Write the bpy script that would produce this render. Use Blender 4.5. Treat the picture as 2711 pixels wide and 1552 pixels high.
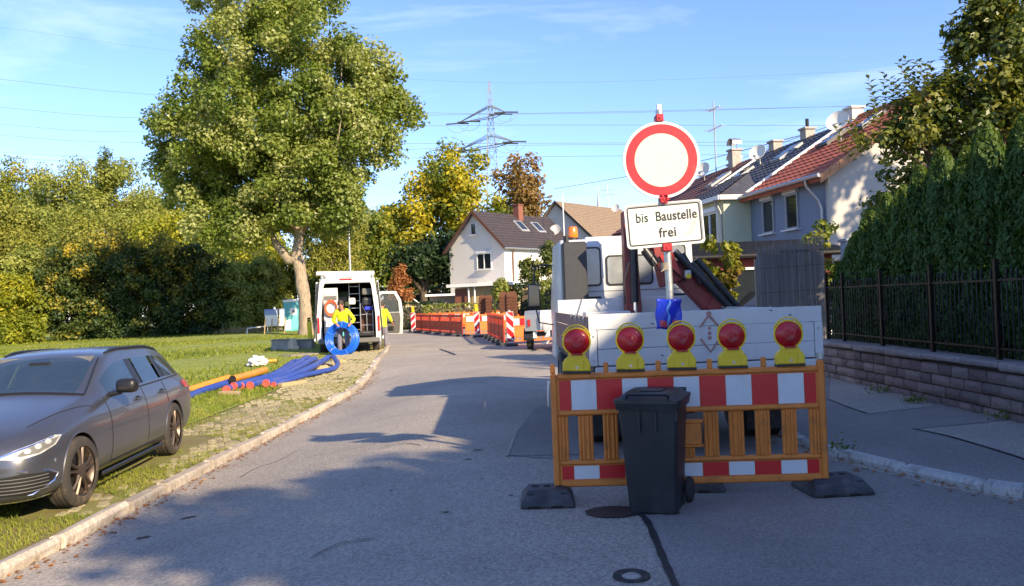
import bpy, bmesh, math, random
import numpy as np
from mathutils import Vector, Matrix, Euler
random.seed(7); NR = np.random.default_rng(7)
S = bpy.context.scene
for o in list(bpy.data.objects): bpy.data.objects.remove(o)
C = S.collection
R = math.radians
# ------------------------------------------------------------------ camera
F_, CX, CY, CH = 2100., 1355.5, 776., 1.52           # focal length and centre in photo pixels, eye height
PIT = math.atan(24 / F_); RHO = R(2.2)
cam_d = bpy.data.cameras.new('camera'); cam = bpy.data.objects.new('camera', cam_d); C.objects.link(cam)
cam_d.sensor_width = 36; cam_d.lens = 36 * F_ / 2711; cam_d.clip_end = 3000; cam_d.clip_start = .05
Fw = Vector((0, math.cos(PIT), math.sin(PIT))); U0 = Vector((0, -math.sin(PIT), math.cos(PIT))); R0 = Vector((1, 0, 0))
Rv = R0 * math.cos(RHO) - U0 * math.sin(RHO); Uv = R0 * math.sin(RHO) + U0 * math.cos(RHO)
cam.matrix_world = Matrix(((Rv.x, Uv.x, -Fw.x, 0), (Rv.y, Uv.y, -Fw.y, 0), (Rv.z, Uv.z, -Fw.z, CH), (0, 0, 0, 1)))
S.camera = cam
S.render.resolution_x = 1024; S.render.resolution_y = 586
# ------------------------------------------------------------------ light
SUN_A, SUN_E = R(40), R(27)      # azimuth from -Y towards +X, elevation
SD = Vector((math.sin(SUN_A) * math.cos(SUN_E), -math.cos(SUN_A) * math.cos(SUN_E), math.sin(SUN_E)))
w = bpy.data.worlds.new('World'); S.world = w; w.use_nodes = True
nt = w.node_tree; nt.nodes.clear()
def N(nt, t, **k):
    n = nt.nodes.new(t)
    for a, b in k.items(): setattr(n, a, b)
    return n
sk = N(nt, 'ShaderNodeTexSky', sky_type='NISHITA', sun_disc=False)
sk.sun_elevation = SUN_E; sk.sun_rotation = math.atan2(SD.x, SD.y); sk.air_density = 1.0; sk.dust_density = .25; sk.ozone_density = 4.; sk.altitude = 300
bg = N(nt, 'ShaderNodeBackground'); bg.inputs[1].default_value = .15
wo = N(nt, 'ShaderNodeOutputWorld')
# thin cirrus
tc = N(nt, 'ShaderNodeTexCoord'); mp = N(nt, 'ShaderNodeMapping'); mp.inputs['Scale'].default_value = (1.6, 1.6, 9); mp.inputs['Rotation'].default_value = (R(4), R(-9), 0)
nz = N(nt, 'ShaderNodeTexNoise'); nz.inputs['Scale'].default_value = 1.7; nz.inputs['Detail'].default_value = 7; nz.inputs['Roughness'].default_value = .6; nz.inputs['Distortion'].default_value = .6
cr = N(nt, 'ShaderNodeValToRGB'); cr.color_ramp.elements[0].position = .5; cr.color_ramp.elements[1].position = .85; cr.color_ramp.elements[1].color = (.3, .3, .3, 1)
mx = N(nt, 'ShaderNodeMixRGB'); mx.inputs[2].default_value = (7.2, 7.6, 8.2, 1)
L = nt.links.new
L(tc.outputs['Generated'], mp.inputs[0]); L(mp.outputs[0], nz.inputs[0]); L(nz.outputs[0], cr.inputs[0]); L(cr.outputs[0], mx.inputs[0]); L(sk.outputs[0], mx.inputs[1])
tn = N(nt, 'ShaderNodeMixRGB', blend_type='MULTIPLY'); tn.inputs[0].default_value = 1; tn.inputs[2].default_value = (.78, .77, .92, 1); L(mx.outputs[0], tn.inputs[1]); L(tn.outputs[0], bg.inputs[0]); L(bg.outputs[0], wo.inputs[0])
sl = bpy.data.lights.new('sun', 'SUN'); sl.energy = 4.8; sl.angle = R(.7); sl.color = (1, .80, .53)
so = bpy.data.objects.new('sun', sl); C.objects.link(so); so.rotation_euler = SD.to_track_quat('Z', 'Y').to_euler(); so.location = (20, -30, 30)
S.view_settings.view_transform = 'Standard'; S.view_settings.look = 'None'; S.view_settings.exposure = 1.12; S.view_settings.gamma = 1
# ------------------------------------------------------------------ pixel helpers (a pixel gives a direction only)
def ray(px, py):
    u = (px - CX) / F_; v = (CY - py) / F_
    return Fw + Rv * u + Uv * v
def at(px, py, D):
    d = ray(px, py); t = D / d.y
    return Vector((d.x * t, D, CH + d.z * t))
def sm(t):
    t = min(1, max(0, t)); return t * t * (3 - 2 * t)
def gz(x, y):          # road level: a cross fall down to the left near the camera
    return -.32 * sm((-.8 - x) / 2.8) * (1 - sm((y - 13) / 11))
def gp(px, py, dz=0.):
    d = ray(px, py); z = 0.
    for _ in range(12):
        t = (z + dz - CH) / d.z; z = gz(d.x * t, d.y * t)
    return Vector((d.x * t, d.y * t, z + dz))
# ------------------------------------------------------------------ mesh builder
class B:
    def __init__(s): s.bm = bmesh.new()
    def box(s, c, d, rot=None, bev=0., seg=1):
        m = Matrix.Translation(Vector(c))
        if rot is not None:
            m = m @ (rot.to_4x4() if isinstance(rot, Matrix) else Euler(rot).to_matrix().to_4x4())
        m = m @ Matrix.Diagonal((d[0], d[1], d[2], 1))
        r = bmesh.ops.create_cube(s.bm, size=1, matrix=m)
        if bev:
            es = {e for v in r['verts'] for e in v.link_edges}
            bmesh.ops.bevel(s.bm, geom=list(es), offset=bev, segments=seg, affect='EDGES', profile=.5)
        return s
    def cyl(s, a, b, r0, r1=None, n=12, cap=True):
        return s.tube([a, b], [r0, r0 if r1 is None else r1], n, cap)
    def tube(s, path, rad, n=8, cap=True, closed=False):
        P = [Vector(p) for p in path]; m = len(P)
        if not hasattr(rad, '__len__'): rad = [rad] * m
        rings = []; ref = None
        for i in range(m):
            if closed: t = P[(i + 1) % m] - P[i - 1]
            else: t = P[min(i + 1, m - 1)] - P[max(i - 1, 0)]
            t = t.normalized() if t.length > 1e-9 else Vector((0, 0, 1))
            if ref is None:
                ref = Vector((0, 0, 1)) if abs(t.z) < .9 else Vector((1, 0, 0))
            x = (ref - t * ref.dot(t)); x = x.normalized() if x.length > 1e-6 else t.orthogonal().normalized()
            ref = x; y = t.cross(x)
            rings.append([s.bm.verts.new(P[i] + (x * math.cos(k * math.tau / n) + y * math.sin(k * math.tau / n)) * rad[i]) for k in range(n)])
        for i in range(m if closed else m - 1):
            a, b = rings[i], rings[(i + 1) % m]
            for k in range(n): s.bm.faces.new((a[k], a[(k + 1) % n], b[(k + 1) % n], b[k]))
        if cap and not closed:
            s.bm.faces.new(rings[0][::-1]); s.bm.faces.new(rings[-1])
        return s
    def lathe(s, prof, n=24, m=None, cap=True):
        m = m or Matrix(); rings = []
        for r, z in prof:
            rings.append([s.bm.verts.new(m @ Vector((r * math.cos(k * math.tau / n), r * math.sin(k * math.tau / n), z))) for k in range(n)])
        for a, b in zip(rings, rings[1:]):
            for k in range(n): s.bm.faces.new((a[k], a[(k + 1) % n], b[(k + 1) % n], b[k]))
        if cap:
            s.bm.faces.new(rings[0][::-1]); s.bm.faces.new(rings[-1])
        return s
    def poly(s, pts, th, m=None, bev=0.):       # outline in local XY, extruded along +Z
        m = m or Matrix()
        a = [s.bm.verts.new(m @ Vector((p[0], p[1], 0))) for p in pts]; b = [s.bm.verts.new(m @ Vector((p[0], p[1], th))) for p in pts]
        n = len(pts); fs = [s.bm.faces.new(a[::-1]), s.bm.faces.new(b)]
        for i in range(n): fs.append(s.bm.faces.new((a[i], a[(i + 1) % n], b[(i + 1) % n], b[i])))
        if bev: bmesh.ops.bevel(s.bm, geom=list({e for f in fs[1:2] for e in f.edges}), offset=bev, segments=1, affect='EDGES', profile=.5)
        return s
    def face(s, pts):
        s.bm.faces.new([s.bm.verts.new(Vector(p)) for p in pts]); return s
    def grid(s, rows):
        vs = [[s.bm.verts.new(Vector(p)) for p in r] for r in rows]
        for a, b in zip(vs, vs[1:]):
            for k in range(len(a) - 1): s.bm.faces.new((a[k], a[k + 1], b[k + 1], b[k]))
        return s
    def solid(s, vs, fs):
        v = [s.bm.verts.new(Vector(p)) for p in vs]
        for f in fs: s.bm.faces.new([v[i] for i in f])
        return s
    def xf(s, m): bmesh.ops.transform(s.bm, matrix=m, verts=s.bm.verts); return s
    def mesh(s, name, mat=None, smooth=0):
        bmesh.ops.recalc_face_normals(s.bm, faces=s.bm.faces)
        me = bpy.data.meshes.new(name); s.bm.to_mesh(me); s.bm.free()
        if mat: me.materials.append(mat)
        if smooth:
            me.shade_smooth()
            if smooth > 1: me.set_sharp_from_angle(angle=R(smooth))
        return me
    def done(s, name, mat=None, parent=None, smooth=0):
        return ob(name, s.mesh(name, mat, smooth), parent)
def ob(name, me, parent=None, loc=None, rot=None):
    o = bpy.data.objects.new(name, me); C.objects.link(o); o.parent = parent
    if loc is not None: o.location = loc
    if rot is not None: o.rotation_euler = rot
    return o
def tag(o, label, cat, group=None):
    o['label'] = label; o['category'] = cat
    if group: o['group'] = group
    return o
def thing(name, label, cat, loc=(0, 0, 0), rot=(0, 0, 0), group=None):
    return tag(ob(name, None, None, loc, rot), label, cat, group)
def struct(o, kind='structure'): o['kind'] = kind; return o
def copy_tree(o, parent=None):
    c = o.copy(); C.objects.link(c); c.parent = parent
    for ch in o.children: copy_tree(ch, c)
    return c
def bake(o):               # apply modifiers without operators
    dg = bpy.context.evaluated_depsgraph_get(); dg.update()
    me = bpy.data.meshes.new_from_object(o.evaluated_get(dg)); o.modifiers.clear(); o.data = me; return o
RX90 = Matrix.Rotation(R(90), 4, 'X')      # local XY outline -> XZ plane, extrusion towards -Y
RY90 = Matrix.Rotation(R(90), 4, 'Y')
def T(x, y=0, z=0): return Matrix.Translation((x, y, z))
# ------------------------------------------------------------------ materials
def mat(name, col, rough=.6, metal=0., var=0., vs=8., bump=0., bs=40., spec=.5, coat=0., col2=None, rnd=0., emit=0., stretch=(1, 1, 1), dirt=None, ds=3.):
    m = bpy.data.materials.new(name); m.use_nodes = True; nt = m.node_tree; p = nt.nodes['Principled BSDF']; L = nt.links.new
    p.inputs['Roughness'].default_value = rough; p.inputs['Metallic'].default_value = metal; p.inputs['Specular IOR Level'].default_value = spec
    p.inputs['Coat Weight'].default_value = coat; p.inputs['Base Color'].default_value = (*col, 1)
    tc = N(nt, 'ShaderNodeTexCoord'); mp = N(nt, 'ShaderNodeMapping'); mp.inputs['Scale'].default_value = stretch; L(tc.outputs['Object'], mp.inputs[0])
    src = None
    if var or col2:
        nz = N(nt, 'ShaderNodeTexNoise'); nz.inputs['Scale'].default_value = vs; nz.inputs['Detail'].default_value = 6; nz.inputs['Roughness'].default_value = .65
        L(mp.outputs[0], nz.inputs[0])
        rp = N(nt, 'ShaderNodeValToRGB'); rp.color_ramp.elements[0].position = .3; rp.color_ramp.elements[1].position = .7
        c2 = col2 or tuple(min(1, c * (1 + var)) for c in col); c1 = col if col2 else tuple(c * (1 - var) for c in col)
        rp.color_ramp.elements[0].color = (*c1, 1); rp.color_ramp.elements[1].color = (*c2, 1); L(nz.outputs[0], rp.inputs[0]); src = rp.outputs[0]
    if dirt:
        nd = N(nt, 'ShaderNodeTexNoise'); nd.inputs['Scale'].default_value = ds; nd.inputs['Detail'].default_value = 9; nd.inputs['Roughness'].default_value = .7; L(tc.outputs['Object'], nd.inputs[0])
        rd = N(nt, 'ShaderNodeValToRGB'); rd.color_ramp.elements[0].position = .52; rd.color_ramp.elements[1].position = .75; L(nd.outputs[0], rd.inputs[0])
        mm = N(nt, 'ShaderNodeMixRGB'); mm.inputs[1].default_value = (*col, 1); mm.inputs[2].default_value = (*dirt, 1); L(rd.outputs[0], mm.inputs[0])
        if src: L(src, mm.inputs[1])
        src = mm.outputs[0]
    if rnd:
        oi = N(nt, 'ShaderNodeObjectInfo'); mr = N(nt, 'ShaderNodeMapRange'); mr.inputs['To Min'].default_value = 1 - rnd; mr.inputs['To Max'].default_value = 1 + rnd
        L(oi.outputs['Random'], mr.inputs[0]); hs = N(nt, 'ShaderNodeHueSaturation'); L(mr.outputs[0], hs.inputs['Value']); hs.inputs['Color'].default_value = (*col, 1)
        if src: L(src, hs.inputs['Color'])
        src = hs.outputs[0]
    if src: L(src, p.inputs['Base Color'])
    if bump:
        nb = N(nt, 'ShaderNodeTexNoise'); nb.inputs['Scale'].default_value = bs; nb.inputs['Detail'].default_value = 5; L(mp.outputs[0], nb.inputs[0])
        bp = N(nt, 'ShaderNodeBump'); bp.inputs['Strength'].default_value = bump; bp.inputs['Distance'].default_value = .02; L(nb.outputs[0], bp.inputs['Height']); L(bp.outputs[0], p.inputs['Normal'])
    if emit: p.inputs['Emission Color'].default_value = (*col, 1); p.inputs['Emission Strength'].default_value = emit
    return m
def glass(name, col=(.02, .025, .03), rough=.04, alpha=None):
    m = mat(name, col, rough, spec=.8)
    if alpha is not None:
        nt = m.node_tree; p = nt.nodes['Principled BSDF']; o = nt.nodes['Material Output']; t = N(nt, 'ShaderNodeBsdfTransparent'); x = N(nt, 'ShaderNodeMixShader'); x.inputs[0].default_value = alpha
        nt.links.new(t.outputs[0], x.inputs[1]); nt.links.new(p.outputs[0], x.inputs[2]); nt.links.new(x.outputs[0], o.inputs[0])
    return m
def leafmat(name, cols, trans=.35, rough=.55):
    """colour ramp over the per-leaf attribute v"""
    m = bpy.data.materials.new(name); m.use_nodes = True; nt = m.node_tree; p = nt.nodes['Principled BSDF']; L = nt.links.new; o = nt.nodes['Material Output']
    a = N(nt, 'ShaderNodeAttribute', attribute_name='v'); rp = N(nt, 'ShaderNodeValToRGB'); e = rp.color_ramp.elements
    while len(e) < len(cols): e.new(.5)
    for i, c in enumerate(cols): e[i].position = i / (len(cols) - 1); e[i].color = (*c, 1)
    L(a.outputs['Fac'], rp.inputs[0]); L(rp.outputs[0], p.inputs['Base Color']); p.inputs['Roughness'].default_value = rough; p.inputs['Specular IOR Level'].default_value = .35
    t = N(nt, 'ShaderNodeBsdfTranslucent'); g = N(nt, 'ShaderNodeMixRGB', blend_type='MULTIPLY'); g.inputs[0].default_value = 1; g.inputs[2].default_value = (1.25, 1.2, .5, 1)
    L(rp.outputs[0], g.inputs[1]); L(g.outputs[0], t.inputs[0]); x = N(nt, 'ShaderNodeMixShader'); x.inputs[0].default_value = trans
    L(p.outputs[0], x.inputs[1]); L(t.outputs[0], x.inputs[2]); L(x.outputs[0], o.inputs[0]); return m
def asphalt(name, a, b, spots=.5, sc=1.):
    m = bpy.data.materials.new(name); m.use_nodes = True; nt = m.node_tree; p = nt.nodes['Principled BSDF']; L = nt.links.new
    tc = N(nt, 'ShaderNodeTexCoord')
    def noise(s, d=4, r=.6, dist=0):
        n = N(nt, 'ShaderNodeTexNoise'); n.inputs['Scale'].default_value = s; n.inputs['Detail'].default_value = d; n.inputs['Roughness'].default_value = r; n.inputs['Distortion'].default_value = dist; L(tc.outputs['Object'], n.inputs[0]); return n
    big = noise(.55 * sc, 5, .6, .4); r1 = N(nt, 'ShaderNodeValToRGB'); r1.color_ramp.elements[0].position = .35; r1.color_ramp.elements[1].position = .68; r1.color_ramp.elements[0].color = (*a, 1); r1.color_ramp.elements[1].color = (*b, 1); L(big.outputs[0], r1.inputs[0])
    vo = N(nt, 'ShaderNodeTexVoronoi'); vo.inputs['Scale'].default_value = 75 * sc; L(tc.outputs['Object'], vo.inputs[0])
    r2 = N(nt, 'ShaderNodeValToRGB'); r2.color_ramp.elements[0].color = (.55, .55, .55, 1); r2.color_ramp.elements[1].color = (1.5, 1.45, 1.4, 1); r2.color_ramp.elements[0].position = .1; r2.color_ramp.elements[1].position = .95
    L(vo.outputs['Color'], r2.inputs[0])
    mu = N(nt, 'ShaderNodeMixRGB', blend_type='MULTIPLY'); mu.inputs[0].default_value = spots; L(r1.outputs[0], mu.inputs[1]); L(r2.outputs[0], mu.inputs[2])
    st = noise(2.6, 8, .75, .3); r3 = N(nt, 'ShaderNodeValToRGB'); r3.color_ramp.elements[0].position = .62; r3.color_ramp.elements[1].position = .74; r3.color_ramp.elements[0].color = (1, 1, 1, 1); r3.color_ramp.elements[1].color = (.6, .6, .6, 1); L(st.outputs[0], r3.inputs[0])
    m2 = N(nt, 'ShaderNodeMixRGB', blend_type='MULTIPLY'); m2.inputs[0].default_value = .8; L(mu.outputs[0], m2.inputs[1]); L(r3.outputs[0], m2.inputs[2])
    L(m2.outputs[0], p.inputs['Base Color']); p.inputs['Roughness'].default_value = .82; p.inputs['Specular IOR Level'].default_value = .4
    fb = noise(130 * sc, 3); ad = N(nt, 'ShaderNodeMath', operation='ADD'); L(vo.outputs['Distance'], ad.inputs[0]); L(fb.outputs[0], ad.inputs[1])
    bp = N(nt, 'ShaderNodeBump'); bp.inputs['Strength'].default_value = .55; bp.inputs['Distance'].default_value = .006; L(ad.outputs[0], bp.inputs['Height']); L(bp.outputs[0], p.inputs['Normal'])
    return m
M = {}
M['asphalt'] = asphalt('asphalt', (.265, .24, .21), (.355, .32, .275), .75, .9)
M['asphalt_new'] = asphalt('asphalt_smooth', (.195, .182, .17), (.26, .243, .225), .6, 1.1)
M['walk'] = asphalt('pavement_asphalt', (.20, .188, .178), (.27, .255, .238), .5)
M['walk_light'] = asphalt('pavement_old', (.29, .27, .24), (.37, .345, .31), .6)
M['tar'] = mat('bitumen', (.02, .02, .022), .5, var=.3, bump=.3)
M['kerb'] = mat('kerb_granite', (.40, .35, .29), .85, var=.3, vs=25, bump=.6, bs=30, rnd=.2, dirt=(.17, .13, .09), ds=6)
M['kerb_g'] = mat('kerb_limestone', (.42, .42, .41), .85, var=.2, vs=18, bump=.7, bs=22, rnd=.15, dirt=(.16, .15, .13), ds=6)
M['paver'] = mat('paver_concrete', (.25, .215, .13), .9, var=.25, vs=30, bump=.4, rnd=.28, dirt=(.13, .13, .045), ds=5)
M['soil'] = mat('verge_soil', (.15, .11, .045), .95, col2=(.18, .19, .04), vs=2.2, bump=.8, bs=20)
M['lawn'] = mat('lawn', (.16, .20, .025), .9, col2=(.25, .28, .045), vs=1.2, bump=.9, bs=25)
M['ground'] = mat('ground_grass', (.06, .075, .025), .95, col2=(.10, .11, .04), vs=.3, bump=.5, bs=8)
M['stone'] = mat('wall_sandstone', (.20, .15, .145), .95, col2=(.36, .285, .27), vs=6, bump=1., bs=18, rnd=.3, dirt=(.10, .085, .085), ds=5)
M['coping'] = mat('wall_coping', (.27, .235, .225), .9, var=.25, vs=9, bump=.6, bs=25, rnd=.1, dirt=(.14, .12, .11), ds=5)
M['mortar'] = mat('wall_mortar', (.10, .09, .085), .95, var=.2, bump=.4)
M['iron'] = mat('wrought_iron', (.018, .017, .016), .5, metal=.3, var=.4, vs=20)
M['bronze'] = mat('fence_bronze', (.02, .017, .014), .45, metal=.6, var=.4, vs=20)
M['black'] = mat('black_plastic', (.012, .012, .013), .45, var=.3, vs=20)
M['rubber'] = mat('rubber', (.025, .024, .023), .75, var=.4, vs=15, dirt=(.09, .07, .05), ds=9, bump=.2)
M['tyre'] = mat('tyre_rubber', (.035, .03, .026), .85, dirt=(.16, .12, .08), ds=3, bump=.3, bs=60)
M['recyc'] = mat('recycled_plastic', (.035, .036, .04), .6, var=.4, vs=9, bump=.5, bs=60, dirt=(.13, .13, .13), ds=5)
M['steel'] = mat('galvanised_steel', (.42, .43, .43), .42, metal=.75, var=.15, vs=30, bump=.1)
M['white_r'] = mat('white_render', (.60, .57, .52), .9, var=.05, vs=2, bump=.25, bs=70)
M['grey_r'] = mat('house_render_grey', (.74, .71, .68), .9, var=.05, vs=1.5, bump=.3, bs=60)
M['house_w'] = mat('house_white', (.70, .67, .62), .9, var=.05, vs=1.5, bump=.25, bs=60, dirt=(.62, .59, .54), ds=1.5)
M['blue_r'] = mat('house_render_blue', (.19, .23, .31), .9, var=.05, vs=1.5, bump=.3, bs=60)
M['cream_r'] = mat('house_render_cream', (.44, .425, .40), .9, var=.04, vs=1.5, bump=.25, bs=60)
M['yellow_r'] = mat('house_render_yellow', (.62, .62, .42), .9, var=.06, vs=2, bump=.9, bs=45)
M['stack_r'] = mat('chimney_render', (.36, .32, .28), .95, var=.2, vs=5, bump=.6, bs=16)
M['rough_r'] = mat('roughcast', (.66, .58, .50), .95, var=.12, vs=9, bump=1., bs=16)
M['redwood'] = mat('shed_red_paint', (.16, .025, .022), .7, var=.25, vs=6, bump=.3, stretch=(8, 8, 1))
M['felt'] = mat('roof_felt', (.02, .023, .03), 1., var=.3, vs=4, bump=.3, bs=9, spec=0.)
M['tile_red'] = mat('tile_red', (.36, .095, .05), .7, var=.25, vs=4, bump=.2, rnd=.05)
M['tile_dark'] = mat('tile_anthracite', (.05, .05, .06), .45, var=.3, vs=4, bump=.2)
M['tile_brown'] = mat('tile_mossy_brown', (.17, .12, .085), .9, col2=(.25, .18, .12), vs=5, bump=.6, bs=14, dirt=(.33, .31, .22), ds=6)
M['tile_plum'] = mat('tile_plum', (.052, .042, .045), .55, var=.25, vs=3, bump=.2)
M['wood'] = mat('timber', (.42, .30, .16), .8, var=.25, vs=5, stretch=(1, 14, 14), bump=.2)
M['wood_old'] = mat('timber_grey', (.26, .22, .17), .85, var=.3, vs=5, stretch=(1, 14, 14), bump=.3)
M['brownwood'] = mat('stained_wood', (.13, .05, .025), .8, var=.35, vs=9, bump=.4)
M['wframe'] = mat('white_window_frame', (.74, .74, .73), .4)
M['greyframe'] = mat('grey_window_frame', (.32, .33, .35), .5)
M['glassd'] = glass('window_glass')
M['glassc'] = glass('car_glass', (.025, .045, .075), .03, .85)
M['glasst'] = glass('clear_glass', (.10, .12, .13), .05, .4)
M['orange'] = mat('barrier_plastic', (.62, .20, .03), .55, var=.12, vs=14, bump=.35, bs=120, dirt=(.22, .09, .03), ds=7)
M['orange2'] = mat('fence_plastic_orange', (.72, .145, .015), .5, var=.15, vs=6, rnd=.12)
M['redfence'] = mat('fence_plastic_red', (.42, .035, .012), .5, var=.2, vs=6, rnd=.12)
M['film_r'] = mat('film_red', (.52, .010, .014), .32, var=.08, vs=3, bump=.06, bs=90)
M['film_w'] = mat('film_white', (.56, .58, .60), .35, var=.05, vs=6, dirt=(.48, .48, .47), ds=4)
M['lampy'] = mat('lamp_yellow', (.70, .50, .012), .45, var=.06, vs=9, bump=.1, bs=200)
M['lampy_o'] = mat('lamp_amber', (.95, .42, .01), .3, var=.1)
M['lens_r'] = mat('lens_red', (.40, .006, .013), .28, var=.35, vs=7, coat=.15, spec=.5)
M['bin'] = mat('bin_plastic', (.013, .015, .02), .45, var=.2, vs=5, bump=.12, bs=150, dirt=(.035, .037, .04), ds=4)
M['sign_w'] = mat('sign_white', (.60, .56, .46), .38, var=.02, vs=1)
M['sign_r'] = mat('sign_red', (.62, .016, .018), .35, var=.1, vs=3, dirt=(.66, .06, .05), ds=5)
M['sign_b'] = mat('sign_black', (.012, .012, .012), .5)
M['plate_w'] = mat('plate_white', (.60, .61, .58), .4, var=.04, vs=3, dirt=(.62, .62, .58), ds=9)
M['plate_g'] = mat('plate_dapple_green', (.66, .76, .66), .4, var=.07, vs=3)  # greenish sun dapple, painted on the sign plate
M['plate_y'] = mat('plate_dapple_yellow', (.82, .80, .42), .4, var=.06, vs=9)  # yellow sun dapple, painted on the sign plate
M['clampr'] = mat('clamp_red', (.42, .012, .02), .4, var=.5, vs=25)
M['bluebag'] = mat('blue_sheet', (.012, .035, .50), .35, var=.35, vs=4, bump=.6, bs=9)
M['bluebag_r'] = mat('sheet_red_print', (.5, .06, .08), .4, var=.2)
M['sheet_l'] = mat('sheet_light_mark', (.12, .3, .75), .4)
M['truckw'] = mat('truck_white', (.55, .57, .58), .38, var=.04, vs=3, coat=.2, dirt=(.54, .52, .48), ds=3)
M['boardw'] = mat('dropside_white', (.58, .59, .58), .5, var=.05, vs=5, dirt=(.47, .45, .41), ds=3)
M['boardr'] = mat('dropside_red_worn', (.22, .085, .07), .65, col2=(.29, .20, .18), vs=4, bump=.2, dirt=(.13, .08, .07), ds=6)
M['craner'] = mat('crane_red', (.22, .028, .024), .45, var=.3, vs=6, dirt=(.09, .03, .03), ds=5)
M['craneb'] = mat('crane_bright_red', (.58, .045, .03), .4, var=.1)
M['cranek'] = mat('crane_black', (.02, .022, .026), .38, var=.3, vs=9)
M['exh'] = mat('exhaust_cover', (.035, .037, .042), .5, var=.2, vs=20)
M['chrome'] = mat('chrome', (.75, .75, .76), .12, metal=1)
M['amber'] = mat('amber_lens', (.75, .18, .015), .2, spec=.7)
M['redlamp'] = mat('tail_lamp', (.35, .01, .012), .2, spec=.7)
M['rust'] = mat('rusty_steel', (.09, .06, .05), .8, var=.5, vs=9, bump=.5)
M['mark'] = mat('worn_red_marking', (.40, .20, .17), .6, var=.3, vs=20)
M['carpaint'] = mat('car_grey_metallic', (.115, .12, .14), .3, metal=.7, coat=.35, var=.04, vs=2)
M['cardark'] = mat('car_black_trim', (.012, .012, .013), .4)
M['rim'] = mat('alloy_rim', (.13, .10, .08), .38, metal=.8, var=.2, vs=9)
M['headl'] = mat('headlamp', (.42, .41, .38), .12, spec=.9, coat=1, var=.35, vs=16)
M['seatc'] = mat('car_interior', (.06, .065, .07), .8)
M['vanw'] = mat('van_white', (.62, .62, .61), .35, coat=.3, dirt=(.62, .61, .58), ds=2)
M['vanin'] = mat('van_inside_dark', (.02, .02, .021), .8, var=.3)
M['vangrey'] = mat('van_door_trim', (.12, .12, .11), .7, var=.2)
M['skin'] = mat('skin', (.42, .20, .13), .55)
M['hiviz'] = mat('hi_vis_yellow', (.62, .66, .015), .75, var=.12, vs=8, bump=.4, bs=14)
M['trous'] = mat('work_trousers', (.16, .155, .20), .85, var=.2, vs=9, bump=.4)
M['hair'] = mat('dark_hair', (.04, .025, .018), .7, var=.3, bump=.5)
M['pipeb'] = mat('blue_pipe', (.030, .065, .30), .4, var=.2, vs=4, bump=.1, dirt=(.09, .11, .25), ds=3)
M['pipec'] = mat('blue_coil', (.012, .12, .62), .3, var=.1, vs=4)
M['pipecap'] = mat('pipe_cap_red', (.70, .11, .075), .45, var=.1)
M['pipeo'] = mat('orange_pipe', (.62, .26, .03), .4, var=.2, vs=4, dirt=(.30, .15, .04), ds=3)
M['dark'] = mat('dark_inside', (.01, .008, .007), .9)
M['plastic'] = mat('white_sheeting', (.52, .52, .51), .35, var=.08, bump=.3)
M['wcblue'] = mat('toilet_turquoise', (.11, .42, .44), .45, var=.08)
M['wcwhite'] = mat('toilet_white', (.76, .76, .72), .5)
M['tankblue'] = mat('tank_grey_blue', (.26, .33, .48), .4, var=.1)
M['conc'] = mat('concrete', (.30, .28, .25), .9, var=.25, vs=5, bump=.5)
M['yellowp'] = mat('yellow_post', (.80, .58, .01), .45)
M['brick'] = mat('red_brick', (.20, .075, .05), .85, var=.25, vs=12, bump=.4)
M['cable'] = mat('cable', (.22, .25, .31), .6)
M['pylon'] = mat('pylon_steel', (.34, .36, .37), .5, metal=.4)
M['insul'] = mat('insulator', (.05, .045, .045), .4)
M['bark'] = mat('bark_pale', (.30, .24, .17), .9, var=.35, vs=4, bump=1., bs=9, stretch=(3, 3, .6), dirt=(.12, .1, .08), ds=4)
M['barkd'] = mat('bark_dark', (.085, .065, .045), .95, var=.35, vs=6, bump=1., bs=10)
M['reed'] = mat('reed_grey', (.21, .205, .21), .9, var=.3, vs=2, stretch=(30, 30, .5))
M['copper'] = mat('copper_pipe', (.22, .12, .07), .5, metal=.4)
M['dish'] = mat('dish_white', (.66, .64, .58), .5)
M['tstone'] = mat('gabion_stone', (.42, .35, .25), .9, col2=(.6, .5, .36), vs=2, bump=.8, bs=5)
# ================================================================== GROUND, ROAD, PAVEMENTS
def sheet(name, rows, m, kind='structure', parent=None):
    o = B().grid(rows).done(name, m, parent, smooth=1)
    return struct(o, kind) if parent is None else o
def lin(a, b, n): return [a + (b - a) * i / (n - 1) for i in range(n)]
xs = [-900, -400, -150, -80, -50, -35] + lin(-25, 10, 36) + [14, 20, 35, 60, 120, 400, 900]
ys = [-300, -100, -40, -20] + lin(-12, 60, 49) + [70, 90, 130, 250, 600, 1500]
sheet('ground', [[(x, y, gz(x, y) - .035) for x in xs] for y in ys], M['ground'])
KL_PX = [(0, 1535), (134, 1475), (295, 1383), (430, 1312), (560, 1245), (682, 1181), (776, 1131), (870, 1079), (946, 1035), (979, 1001), (1010, 950)]
KL = [gp(*p) for p in KL_PX]
d0 = (KL[0] - KL[2]); d0.z = 0; d0.normalize()
KL = [KL[0] + d0 * 14 * f for f in (1, .6, .25)] + KL + [Vector((-4.35, 27.5, 0)), Vector((-5.2, 33, 0)), Vector((-7, 41, 0)), Vector((-10.5, 50, 0)), Vector((-18, 62, 0)), Vector((-32, 74, 0))]
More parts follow.
